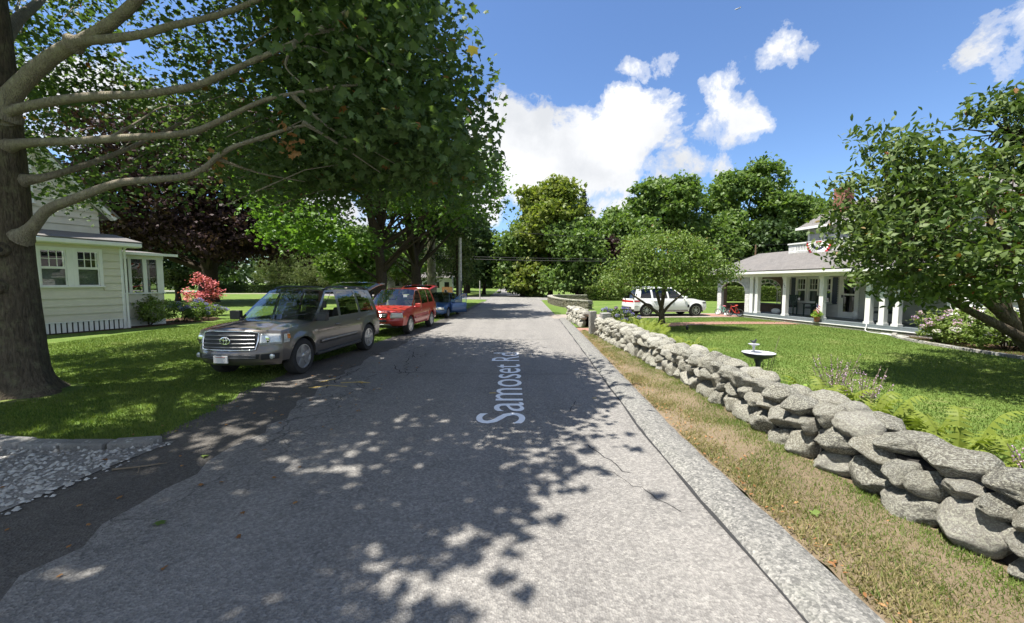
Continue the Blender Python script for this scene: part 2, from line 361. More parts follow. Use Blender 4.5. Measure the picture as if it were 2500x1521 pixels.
# ------------------------------------------------------------------ mesh helpers
def tag(o, label=None, cat=None, group=None, kind=None):
    if label: o['label'] = label
    if cat: o['category'] = cat
    if group: o['group'] = group
    if kind: o['kind'] = kind
    return o
def thing(name, label, cat, loc=(0, 0, 0), rz=0, group=None):
    o = bpy.data.objects.new(name, None); col.objects.link(o); o.empty_display_size = .2
    o.location = loc; o.rotation_euler = (0, 0, rz)
    return tag(o, label, cat, group)
def link(name, me, m=None, parent=None):
    if m is not None and not me.materials: me.materials.append(MT[m] if isinstance(m, str) else m)
    o = bpy.data.objects.new(name, me); col.objects.link(o); o.parent = parent
    return o
class MB:
    def __init__(s): s.v = []; s.f = []
    def add(s, vs, fs):
        k = len(s.v); s.v += [tuple(v) for v in vs]; s.f += [tuple(i + k for i in f) for f in fs]; return s
    def box(s, x0, x1, y0, y1, z0, z1):
        return s.add([(x0, y0, z0), (x1, y0, z0), (x1, y1, z0), (x0, y1, z0), (x0, y0, z1), (x1, y0, z1), (x1, y1, z1), (x0, y1, z1)],
                     [(0, 3, 2, 1), (4, 5, 6, 7), (0, 1, 5, 4), (1, 2, 6, 5), (2, 3, 7, 6), (3, 0, 4, 7)])
    def obox(s, c, sz, M):
        x, y, z = (q / 2 for q in sz); c = Vector(c)
        P = [(-x, -y, -z), (x, -y, -z), (x, y, -z), (-x, y, -z), (-x, -y, z), (x, -y, z), (x, y, z), (-x, y, z)]
        return s.add([c + M @ Vector(p) for p in P], [(0, 3, 2, 1), (4, 5, 6, 7), (0, 1, 5, 4), (1, 2, 6, 5), (2, 3, 7, 6), (3, 0, 4, 7)])
    def prism(s, poly, a, b, axis='y'):
        n = len(poly)
        f = {'y': lambda p, q: (p[0], q, p[1]), 'x': lambda p, q: (q, p[0], p[1]), 'z': lambda p, q: (p[0], p[1], q)}[axis]
        return s.add([f(p, a) for p in poly] + [f(p, b) for p in poly],
                     [tuple(range(n))[::-1], tuple(range(n, 2 * n))] + [(i, (i + 1) % n, n + (i + 1) % n, n + i) for i in range(n)])
    def tube(s, pts, rad, seg=8, cap=True, jitter=0, rnd=None):
        pts = [Vector(p) for p in pts]; n = len(pts)
        if not hasattr(rad, '__len__'): rad = [rad] * n
        up = None; V = []
        for i, p in enumerate(pts):
            d = (pts[min(i + 1, n - 1)] - pts[max(i - 1, 0)]).normalized()
            if up is None: up = d.orthogonal().normalized()
            up = (up - d * up.dot(d)).normalized(); q = d.cross(up)
            for k in range(seg):
                a = 2 * math.pi * k / seg; r = rad[i] * (1 + (rnd.uniform(-jitter, jitter) if jitter else 0))
                V.append(p + (up * math.cos(a) + q * math.sin(a)) * r)
        F = [(i * seg + k, i * seg + (k + 1) % seg, (i + 1) * seg + (k + 1) % seg, (i + 1) * seg + k) for i in range(n - 1) for k in range(seg)]
        if cap: F += [tuple(range(seg))[::-1], tuple(range((n - 1) * seg, n * seg))]
        return s.add(V, F)
    def lathe(s, prof, seg=16, c=(0, 0, 0), axis='z', wave=0, nw=0):
        V = []; n = len(prof)
        for r, h in prof:
            for k in range(seg):
                a = 2 * math.pi * k / seg; q = r * (1 + (wave * math.cos(nw * a) if wave else 0))
                x, y = q * math.cos(a), q * math.sin(a)
                V.append({'z': (c[0] + x, c[1] + y, c[2] + h), 'y': (c[0] + x, c[1] + h, c[2] + y), 'x': (c[0] + h, c[1] + x, c[2] + y)}[axis])
        F = [(i * seg + k, i * seg + (k + 1) % seg, (i + 1) * seg + (k + 1) % seg, (i + 1) * seg + k) for i in range(n - 1) for k in range(seg)]
        F += [tuple(range(seg))[::-1], tuple(range((n - 1) * seg, n * seg))]
        return s.add(V, F)
    def ball(s, c, r, nu=12, nv=8):
        if not hasattr(r, '__len__'): r = (r, r, r)
        V = [(c[0] + r[0] * math.cos(2 * math.pi * i / nu) * math.sin(math.pi * j / nv), c[1] + r[1] * math.sin(2 * math.pi * i / nu) * math.sin(math.pi * j / nv), c[2] + r[2] * math.cos(math.pi * j / nv)) for j in range(nv + 1) for i in range(nu)]
        F = [(j * nu + i, (j + 1) * nu + i, (j + 1) * nu + (i + 1) % nu, j * nu + (i + 1) % nu) for j in range(nv) for i in range(nu)]
        return s.add(V, F)
    def grid(s, P):
        """P: rows of points"""
        a, b = len(P), len(P[0])
        return s.add([p for r in P for p in r], [(i * b + j, i * b + j + 1, (i + 1) * b + j + 1, (i + 1) * b + j) for i in range(a - 1) for j in range(b - 1)])
    def mesh(s, name, smooth=None):
        me = bpy.data.meshes.new(name); me.from_pydata(s.v, [], s.f); me.validate()
        if smooth:
            me.polygons.foreach_set('use_smooth', [True] * len(me.polygons)); me.set_sharp_from_angle(angle=R(smooth))
        return me
    def build(s, name, m, parent=None, smooth=None, bevel=0, loc=None, solid=0):
        o = link(name, s.mesh(name, smooth), m, parent)
        if loc: o.location = loc
        if solid:
            q = o.modifiers.new('solid', 'SOLIDIFY'); q.thickness = solid; q.offset = -1
        if bevel:
            q = o.modifiers.new('bevel', 'BEVEL'); q.width = bevel; q.segments = 2; q.limit_method = 'ANGLE'
        return o
def box(name, m, parent, *a, bevel=0): return MB().box(*a).build(name, m, parent, bevel=bevel)
def copy_tree(o, parent=None):
    c = o.copy(); col.objects.link(c); c.parent = parent
    for ch in o.children: copy_tree(ch, c)
    return c
def spline(P, n=6):
    """Catmull-Rom through P"""
    P = [Vector(p) for p in P]; Q = [P[0] * 2 - P[1]] + P + [P[-1] * 2 - P[-2]]; O = []
    for i in range(1, len(Q) - 2):
        for k in range(n):
            t = k / n
            O.append(.5 * ((2 * Q[i]) + (Q[i + 1] - Q[i - 1]) * t + (2 * Q[i - 1] - 5 * Q[i] + 4 * Q[i + 1] - Q[i + 2]) * t * t + (3 * Q[i] - Q[i - 1] - 3 * Q[i + 1] + Q[i + 2]) * t ** 3))
    return O + [P[-1]]
def np_mesh(name, V, T):
    me = bpy.data.meshes.new(name); V = np.asarray(V, np.float32); T = np.asarray(T, np.int32)
    me.vertices.add(len(V)); me.vertices.foreach_set('co', V.ravel())
    k = T.shape[1]
    me.loops.add(T.size); me.loops.foreach_set('vertex_index', T.ravel())
    me.polygons.add(len(T)); me.polygons.foreach_set('loop_start', np.arange(0, T.size, k, dtype=np.int32))
    me.update(calc_edges=True); return me
def unit(a): return a / np.maximum(np.linalg.norm(a, axis=1, keepdims=True), 1e-9)
def leaf_cloud(name, C, size, tmpl, m, parent=None, up=.8, seed=0, axis=None, axw=0.0):
    """one leaf per row of C. up: how far leaf normals lean to the sky; axis: preferred long direction"""
    rg = np.random.default_rng(seed); N = len(C)
    n = rg.normal(size=(N, 3)); n = unit(n); n[:, 2] += up; n = unit(n)
    a = rg.normal(size=(N, 3))
    if axis is not None: a = unit(a) * (1 - axw) + axis * axw
    t = unit(a - n * (a * n).sum(1, keepdims=True)); b = np.cross(n, t)
    tv, tt = tmpl; S = np.broadcast_to(np.asarray(size, float), (N,))[:, None, None]
    V = C[:, None, :] + S * (tv[None, :, 0:1] * b[:, None, :] + tv[None, :, 1:2] * t[:, None, :] + tv[None, :, 2:3] * n[:, None, :])
    T = (np.arange(N) * len(tv))[:, None, None] + tt[None]
    return link(name, np_mesh(name, V.reshape(-1, 3), T.reshape(-1, 3)), m, parent)
def _maple():
    an = [(-90, .14), (-20, .42), (8, .34), (38, .56), (64, .37), (90, .64), (116, .37), (142, .56), (172, .34), (200, .42)]
    v = [(0, 0, .05)] + [(r * math.cos(R(a)), r * math.sin(R(a)), -.10 * (r > .35)) for a, r in an]
    return np.array(v), np.array([(0, i, i % 10 + 1) for i in range(1, 11)])
L_MAPLE = _maple()
L_OVAL = (np.array([(0, -.5, 0), (.22, -.1, .05), (.16, .3, .02), (0, .55, -.10), (-.16, .3, .02), (-.22, -.1, .05)]), np.array([(0, 1, 5), (1, 2, 4), (1, 4, 5), (2, 3, 4)]))
L_RHOMB = (np.array([(0, -.5, 0), (.34, .05, .10), (0, .5, 0), (-.34, .0, .10)]), np.array([(0, 1, 2), (0, 2, 3)]))
L_TUFT = (np.array([(0, -.5, 0), (.30, -.1, .1), (.45, .35, -.05), (.05, .2, .08), (-.1, .55, 0), (-.42, .2, -.05), (-.25, -.15, .1)]), np.array([(0, 1, 3), (1, 2, 3), (0, 3, 6), (3, 4, 6), (4, 5, 6)]))
L_NEEDLE = (np.array([(0, -.5, 0), (.12, -.1, .03), (0, .6, -.12), (-.12, -.1, .03)]), np.array([(0, 1, 2), (0, 2, 3)]))
L_PETAL = (np.array([(-.4, -.4, 0), (.4, -.4, 0), (.4, .4, 0), (-.4, .4, 0)]), np.array([(0, 1, 2), (0, 2, 3)]))

# ------------------------------------------------------------------ ground, road, kerb
def lerp_path(P, y):
    ys = [p[1] for p in P]; return float(np.interp(y, ys, [p[0] for p in P]))
ROAD_L = [(-3.2, -25), (-3.3, 2), (-3.45, 5.6), (-3.75, 8), (-3.85, 10), (-3.6, 15.3), (-3.1, 30), (-2.9, 45), (-3.3, 60), (-3.5, 80), (-4.0, 120), (-5, 180)]
ROAD_R = [(1.75, -25), (1.78, 2.3), (1.78, 5.1), (2.08, 11), (2.36, 16.6), (2.7, 24), (3.1, 38), (3.4, 47), (2.2, 58), (1.1, 80), (-.4, 120), (-1.5, 180)]
SHO_L = [(-5.3, -25), (-5.0, 2), (-4.75, 4.3), (-4.72, 5.6), (-5.0, 7.5), (-5.25, 9.9), (-4.75, 13), (-4.5, 15.3), (-4.0, 22), (-3.6, 30), (-3.2, 45)]
KERB_W = .46
WALL_F = [(3.36, 0), (3.33, 2.5), (3.22, 4.5), (3.34, 7.9), (3.22, 12), (3.10, 15.6), (2.95, 22)]
def structure(name, mb, m, parent=None, **k):
    o = mb.build(name, m, parent, **k)
    if parent is None: tag(o, kind='structure')
    return o
rnd = random.Random(11)
# one sheet to the horizon
gm = MB(); gm.add([(-900, -300, 0), (900, -300, 0), (900, 1500, 0), (-900, 1500, 0)], [(0, 1, 2, 3)])
structure('ground', gm, 'lawn')
def strip(name, m, Lp, Rp, y0, y1, dy, z, jl=0, jr=0, nx=1):
    rows = []; y = y0
    while y <= y1 + 1e-6:
        a = lerp_path(Lp, y) + rnd.uniform(-jl, jl); b = lerp_path(Rp, y) + rnd.uniform(-jr, jr)
        rows.append([(a + (b - a) * k / nx, y, z) for k in range(nx + 1)]); y += dy
    return structure(name, MB().grid(rows), m)
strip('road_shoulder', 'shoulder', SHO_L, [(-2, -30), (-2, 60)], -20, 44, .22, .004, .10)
road = strip('road', 'asphalt', ROAD_L, ROAD_R, -24, 180, .3, .008, .13)
# cross street beyond
def band(name, m, pts, w, z):
    P = spline(pts, 8); rows = []
    for i, p in enumerate(P):
        d = (P[min(i + 1, len(P) - 1)] - P[max(i - 1, 0)]).normalized(); n = Vector((-d.y, d.x, 0)) * w / 2
        rows.append([(p.x + n.x, p.y + n.y, z), (p.x - n.x, p.y - n.y, z)])
    return structure(name, MB().grid(rows), m)
band('side_road', 'asphalt_old', [(-120, 112, 0), (-60, 90, 0), (-25, 66, 0), (-4, 54, 0), (8, 52, 0), (40, 55, 0), (110, 62, 0)], 8.5, .012)
band('driveway', 'drive_pave', [(2.3, 24.4, 0), (5, 24.6, 0), (9, 25.1, 0), (14.2, 25.6, 0)], 2.9, .012)
band('brick_path', 'brick_pave', [(2.75, 17.6, 0), (3.6, 17.6, 0), (5.6, 18.4, 0), (8.2, 19.9, 0), (11.0, 20.5, 0), (14.2, 20.4, 0)], 1.25, .016)
band('brick_apron', 'brick_pave', [(12.2, 25.4, 0), (13.4, 25.3, 0), (15.2, 25.2, 0)], 2.0, .020)
band('neighbour_drive', 'drive_pave', [(-60, 76, 0), (-35, 74, 0), (-18, 70, 0)], 3.5, .008)
# right-hand asphalt kerb: a low rolled berm
def kerb():
    prof = [(0, 0), (.04, .035), (.12, .055), (.30, .068), (.42, .055), (.46, .015)]
    rows = []; y = -12
    while y < 22.9:
        x0 = lerp_path(ROAD_R, y) + rnd.uniform(-.012, .012)
        rows.append([(x0 + a, y, .004 + h + rnd.uniform(-.006, .006) * (h > .03)) for a, h in prof]); y += .16
    k = structure('kerb', MB().grid(rows), 'kerb_asphalt', smooth=60)
    j = [[(lerp_path(ROAD_R, y) - .022 + .012 * math.sin(y * 3), y, .0125), (lerp_path(ROAD_R, y) + .012, y, .0125)] for y in np.arange(-10, 22.8, .3)]
    MB().grid(j).build('joint', 'tar', k)
kerb()
# the dry verge between kerb and wall, a little above the road
def verge():
    rows = []; y = -6
    while y < 17:
        x0 = lerp_path(ROAD_R, y) + KERB_W - .02 + rnd.uniform(-.03, .03); x1 = lerp_path(WALL_F, y) + .5
        rows.append([(x0 + (x1 - x0) * k / 6, y, .03 + .03 * math.sin(k / 6 * 3) + rnd.uniform(-.01, .01)) for k in range(7)]); y += .25
    structure('verge', MB().grid(rows), 'verge_soil', smooth=80)
    rows = []; y = 18.35
    while y < 22.8:
        x0 = lerp_path(ROAD_R, y) + KERB_W; x1 = lerp_path(WALL_F, y) + .3
        rows.append([(x0 + (x1 - x0) * k / 3, y, .03) for k in range(4)]); y += .3
    structure('verge', MB().grid(rows), 'lawn', smooth=80)
verge()
# gravel drive at the left
gp = MB(); gp.add([(-9.5, -3, .012), (-4.75, -3, .012), (-4.62, 2.6, .012), (-4.5, 4.2, .012), (-4.35, 5.12, .012), (-5.0, 4.82, .012), (-5.9, 4.86, .012), (-7.0, 5.05, .012), (-9.5, 5.5, .012)], [tuple(range(9))])
structure('gravel_drive', gp, 'gravel')
def pebbles():
    rg = np.random.default_rng(3); N = 5200
    P = np.c_[rg.uniform(-8.2, -4.3, N), rg.uniform(1.5, 5.05, N)]
    lim = np.interp(P[:, 1], [1.5, 2.6, 4.2, 5.1], [-4.68, -4.6, -4.45, -4.35]) + rg.normal(0, .10, N)
    P = P[P[:, 0] < lim]
    keep = P[:, 1] < np.interp(P[:, 0], [-8, -5.9, -5.0, -4.35], [5.2, 4.84, 4.8, 5.1])
    P = P[keep]; N = len(P); s = rg.uniform(.012, .034, N)
    t = np.array([(1, 0, 0), (-1, 0, 0), (0, 1, 0), (0, -1, 0), (0, 0, .7), (0, 0, -.5)]); F = np.array([(0, 2, 4), (2, 1, 4), (1, 3, 4), (3, 0, 4)])
    a = rg.uniform(0, 6.3, N); ca, sa = np.cos(a), np.sin(a)
    e = rg.uniform(.6, 1.3, (N, 3)); tv = t[None] * e[:, None, :]
    V = np.stack([tv[..., 0] * ca[:, None] - tv[..., 1] * sa[:, None], tv[..., 0] * sa[:, None] + tv[..., 1] * ca[:, None], tv[..., 2]], -1) * s[:, None, None]
    V += np.c_[P, np.full(N, .016)][:, None, :]
    T = (np.arange(N) * 6)[:, None, None] + F[None]
    tag(link('gravel', np_mesh('gravel', V.reshape(-1, 3), T.reshape(-1, 3)), 'pebble'), 'loose pale gravel spread over the drive beside the edging stones', 'gravel', kind='stuff')
pebbles()
# street name lettering, yellow survey marks and cracks on the road
cu = bpy.data.curves.new('lettering', 'FONT'); cu.body = 'Samoset Rd'; cu.size = 1.0; cu.resolution_u = 4
to = bpy.data.objects.new('lettering_tmp', cu); col.objects.link(to)
bpy.context.view_layer.update()
lm = bpy.data.meshes.new_from_object(to.evaluated_get(bpy.context.evaluated_depsgraph_get())); bpy.data.objects.remove(to)
co = np.zeros(len(lm.vertices) * 3); lm.vertices.foreach_get('co', co); co = co.reshape(-1, 3)
Lx = co[:, 0].max() - co[:, 0].min(); cap = .70 / .70
k = 5.95 / Lx
new = np.c_[.19 - co[:, 1] * 1.06, 5.75 + (co[:, 0] - co[:, 0].min()) * k, np.full(len(co), .014)]
lm.vertices.foreach_set('co', new.ravel().astype(np.float32)); lm.update()
for p in lm.polygons: pass
lm.flip_normals() if lm.polygons and lm.polygons[0].normal.z < 0 else None
tag(link('street_name_lettering', lm, 'road_paint', road), 'white lettering of the street name on the road')
def mark(name, m, pts, w, z=.0125):
    P = [Vector((*p, 0)) for p in pts]; rows = []
    for i, p in enumerate(P):
        d = (P[min(i + 1, len(P) - 1)] - P[max(i - 1, 0)]).normalized(); n = Vector((-d.y, d.x, 0)) * w / 2 * rnd.uniform(.4, 1.3)
        rows.append([(p.x + n.x, p.y + n.y, z), (p.x - n.x, p.y - n.y, z)])
    return MB().grid(rows).build(name, m, road)
for a in ([(-3.95, 7.75), (-3.6, 7.95), (-3.25, 7.85)], [(-3.5, 8.15), (-3.15, 8.22), (-2.9, 8.15)], [(-3.95, 8.2), (-3.75, 8.5)]): mark('paint_mark', 'yellow_paint', a, .07)
mark('paint_mark', 'yellow_paint', [(-.42, 7.38), (-.30, 7.40)], .06); mark('paint_mark', 'yellow_paint', [(1.42, 7.05), (1.50, 7.07)], .05)
def crack(x0, y0, x1, y1, n, amp, w=.02):
    pts = [(x0 + (x1 - x0) * i / n + rnd.uniform(-amp, amp) * (y1 != y0), y0 + (y1 - y0) * i / n + rnd.uniform(-amp, amp)) for i in range(n + 1)]
    mark('crack', 'tar', pts, w, .0105)
crack(-3.4, 9.15, 1.9, 8.9, 26, .035, .018)
crack(-3.3, 14.0, 1.5, 14.6, 22, .05, .03); crack(.95, 5.0, 1.25, 4.2, 9, .03, .016); crack(1.05, 4.3, 1.5, 3.5, 12, .03, .009); crack(.9, 6.3, 1.1, 6.9, 8, .03, .014)
for i in range(16):
    x = rnd.uniform(-3.8, -2.2); y = rnd.uniform(7.5, 15); crack(x, y, x + rnd.uniform(-.5, .5), y + rnd.uniform(.5, 1.6), 9, .07, .022)

# ------------------------------------------------------------------ grass blades
def blades(name, label, P, h, m, z=0.0, seed=0, w=.006, lean=.5):
    rg = np.random.default_rng(seed); N = len(P)
    H = h * rg.uniform(.45, 1.25, N); a = rg.uniform(0, 6.283, N); b = rg.uniform(0, 6.283, N); L = H * lean * rg.uniform(.1, 1.4, N)
    ww = w * rg.uniform(.7, 1.5, N)
    B = np.c_[P, np.full(N, z)]
    d = np.c_[np.cos(a), np.sin(a), np.zeros(N)] * ww[:, None]
    V = np.stack([B - d, B + d, B + np.c_[np.cos(b) * L, np.sin(b) * L, H]], 1)
    return tag(link(name, np_mesh(name, V.reshape(-1, 3), np.arange(3 * N).reshape(-1, 3)), m), label, 'grass', kind='stuff')
def scatter(x0, x1, y0, y1, N, keep, seed, near=0):
    rg = np.random.default_rng(seed); y = y0 + (y1 - y0) * rg.uniform(0, 1, N) ** (1 + near); P = np.c_[rg.uniform(x0, x1, N), y]
    return P[keep(P)]
shl = lambda P: np.interp(P[:, 1], [p[1] for p in SHO_L], [p[0] for p in SHO_L])
edgeL = lambda P: np.interp(P[:, 0], [-12, -7.0, -5.9, -5.0, -4.35], [5.75, 5.12, 4.98, 4.96, 5.2])
rg0 = np.random.default_rng(77)
P = scatter(-15.5, -3.4, 4.8, 26, 250000, lambda P: (P[:, 0] < shl(P) + rg0.normal(0, .10, len(P))) & (P[:, 1] > edgeL(P)) & (np.hypot(P[:, 0] + 9, P[:, 1] - 7.4) > .75), 1, .7)
blades('lawn_grass', 'mown green grass of the lawn under the big maple and parked vehicles', P, .045, 'grass_green', 0, 2, .007)
wf = lambda P: np.interp(P[:, 1], [p[1] for p in WALL_F], [p[0] for p in WALL_F])
rr_ = lambda P: np.interp(P[:, 1], [p[1] for p in ROAD_R], [p[0] for p in ROAD_R])
P = scatter(3.9, 15, 2.2, 24, 230000, lambda P: P[:, 0] > wf(P) + .75, 3, .6)
blades('lawn_grass', 'mown green grass of the lawn behind the fieldstone wall', P, .036, 'grass_green', 0, 4, .007)
def vk(P):
    t = (P[:, 0] - rr_(P) - KERB_W) / np.maximum(wf(P) - rr_(P) - KERB_W, .1)
    n = np.sin(P[:, 1] * 2.3 + P[:, 0] * 5 + 1.5 * np.sin(P[:, 1] * .9)) * .5 + np.sin(P[:, 1] * 4.3 - P[:, 0] * 6 + np.sin(P[:, 1] * 7)) * .5
    return (t > 0) & (t < 1.1) & (rg0.uniform(0, 1, len(P)) < np.clip(.28 + .60 * t + .42 * n, .08, 1))
P = scatter(2.1, 3.5, 1.0, 17, 190000, vk, 5, .8)
t = (P[:, 0] - rr_(P) - KERB_W) / np.maximum(wf(P) - rr_(P) - KERB_W, .1)
g1 = rg0.uniform(0, 1, len(P)) < np.clip((t - .22) * 1.25, .12, .93)
blades('verge_grass', 'sparse straw-coloured dry grass on the verge beside the kerb', P[~g1], .045, 'grass_verge', .04, 6, .0045, 1.2)
blades('verge_grass', 'green grass growing along the foot of the fieldstone wall', P[g1], .05, 'grass_green', .04, 7, .005, .8)

# ------------------------------------------------------------------ stones
def stone_proto(i, sub=4, nplane=13):
    bm = bmesh.new(); bmesh.ops.create_icosphere(bm, subdivisions=sub, radius=1)
    rg = random.Random(100 + i); pl = [(Vector((rg.gauss(0, 1), rg.gauss(0, 1), rg.gauss(0, 1))).normalized(), rg.uniform(.52, .88)) for _ in range(nplane)]
    from mathutils import noise
    for v in bm.verts:
        p = v.co.copy()
        for n, d in pl:
            q = p.dot(n) - d
            if q > 0: p -= n * q * .74
        p *= 1 + .16 * noise.noise(p * 1.5 + Vector((i * 9, 0, 0))) + .06 * noise.noise(p * 4.0 + Vector((0, i * 7, 0))) + .03 * noise.noise(p * 9 + Vector((3, i * 7, 0)))
        v.co = p
    lo = [min(v.co[k] for v in bm.verts) for k in range(3)]; hi = [max(v.co[k] for v in bm.verts) for k in range(3)]
    for v in bm.verts:
        for k in range(3): v.co[k] = 2 * (v.co[k] - lo[k]) / (hi[k] - lo[k]) - 1
    me = bpy.data.meshes.new('stone'); bm.to_mesh(me); bm.free()
    me.polygons.foreach_set('use_smooth', [True] * len(me.polygons)); return me
SP = [stone_proto(i) for i in range(12)]
for me in SP: me.materials.append(MT['fieldstone'])
def stone(parent, c, sz, rx=0, rz=0, ry=0, protos=SP, name='stone'):
    o = bpy.data.objects.new(name, rnd.choice(protos)); col.objects.link(o); o.parent = parent
    o.location = c; o.scale = (sz[0] / 2, sz[1] / 2, sz[2] / 2); o.rotation_euler = (rx, ry, rz); return o
def pack(y0, y1, Htop, wr, hr, seed):
    """drop stones on a skyline: (centre along, bottom, width, height)"""
    rg = random.Random(seed); res = .03; n = int((y1 - y0) / res); sky = [0.0] * n; outl = []
    for _ in range(900):
        m = min(sky)
        if m > Htop - .10: break
        i0 = sky.index(m); i1 = i0
        while i1 < n and sky[i1] < m + .035: i1 += 1
        gap = (i1 - i0) * res; big = 1.25 if m < .05 else 1
        w = min(rg.uniform(*wr) * big, gap)
        if gap - w < .11: w = gap
        if w < .10:
            lv = min([sky[k] for k in (i0 - 1, i1) if 0 <= k < n] + [m + .2])
            for k in range(i0, i1): sky[k] = max(lv, m + .02)
            continue
        h = min(rg.uniform(*hr) * big * (.65 + .5 * min(w / .4, 1)), max(Htop - m + rg.uniform(-.03, .04), .10))
        kk = int(round(w / res)); kk = max(1, min(kk, i1 - i0))
        base = max(sky[i0:i0 + kk]); outl.append((y0 + (i0 + kk / 2) * res, base, kk * res, h))
        for k in range(i0, i0 + kk): sky[k] = base + h
    return outl
fw = thing('fieldstone_wall', 'long dry-laid grey fieldstone wall of lichened boulders beside the verge', 'stone wall')
NS = 0
def lay(parent, y0, y1, fx, top, seed, wr=(.17, .38), hr=(.14, .27), caps=True, back=True):
    for (y, b, w, h) in pack(y0, y1, top, wr, hr, seed):
        dpt = rnd.uniform(.34, .46); bur = .07 if b < .02 else 0
        x = fx(y) + dpt / 2 + rnd.uniform(-.035, .035) + .03 * (b / .6)
        stone(parent, (x, y, b + h / 2 - bur / 2 + .03), (dpt, w * 1.14, h * 1.16 + bur), rnd.uniform(-.45, .45), rnd.uniform(-.3, .3), rnd.uniform(-.2, .2))
    if caps:
        y = y0
        while y < y1:
            w = rnd.uniform(.28, .54)
            if rnd.random() < .3:
                d = rnd.uniform(.5, .66); stone(parent, (fx(y) + .36, y + w / 2, top + .03), (d, w * 1.06, rnd.uniform(.22, .32)), rnd.uniform(-.1, .1), rnd.uniform(-.2, .2), rnd.uniform(-.1, .1))
            else:
                for q in (.22, .54): stone(parent, (fx(y) + q + rnd.uniform(-.03, .03), y + w / 2, top + .05 + rnd.uniform(-.02, .02)), (rnd.uniform(.34, .42), w * 1.06, rnd.uniform(.22, .32)), rnd.uniform(-.12, .12), rnd.uniform(-.25, .25), rnd.uniform(-.1, .1))
            y += w
    if back:
        y = y0
        while y < y1:
            w = rnd.uniform(.5, .8); stone(parent, (fx(y) + .60, y + w / 2, top * .45), (.42, w * 1.1, top * 1.0), rnd.uniform(-.1, .1)); y += w
    rows = []
    for i in range(21):
        y = y0 + .1 + (y1 - y0 - .2) * i / 20; x = fx(y)
        rows.append([(x + .20, y, 0), (x + .24, y, top - .06), (x + .55, y, top - .06), (x + .58, y, 0)])
    MB().grid(rows).build('core', 'joint_dark', parent)
FX = lambda y: lerp_path(WALL_F, y)
lay(fw, 1.2, 15.4, FX, .55, 4)
fw2 = thing('fieldstone_wall', 'short end piece of fieldstone wall beyond the granite gatepost', 'stone wall')
lay(fw2, 18.4, 22.2, FX, .60, 9, (.26, .5), (.18, .3), True, False)

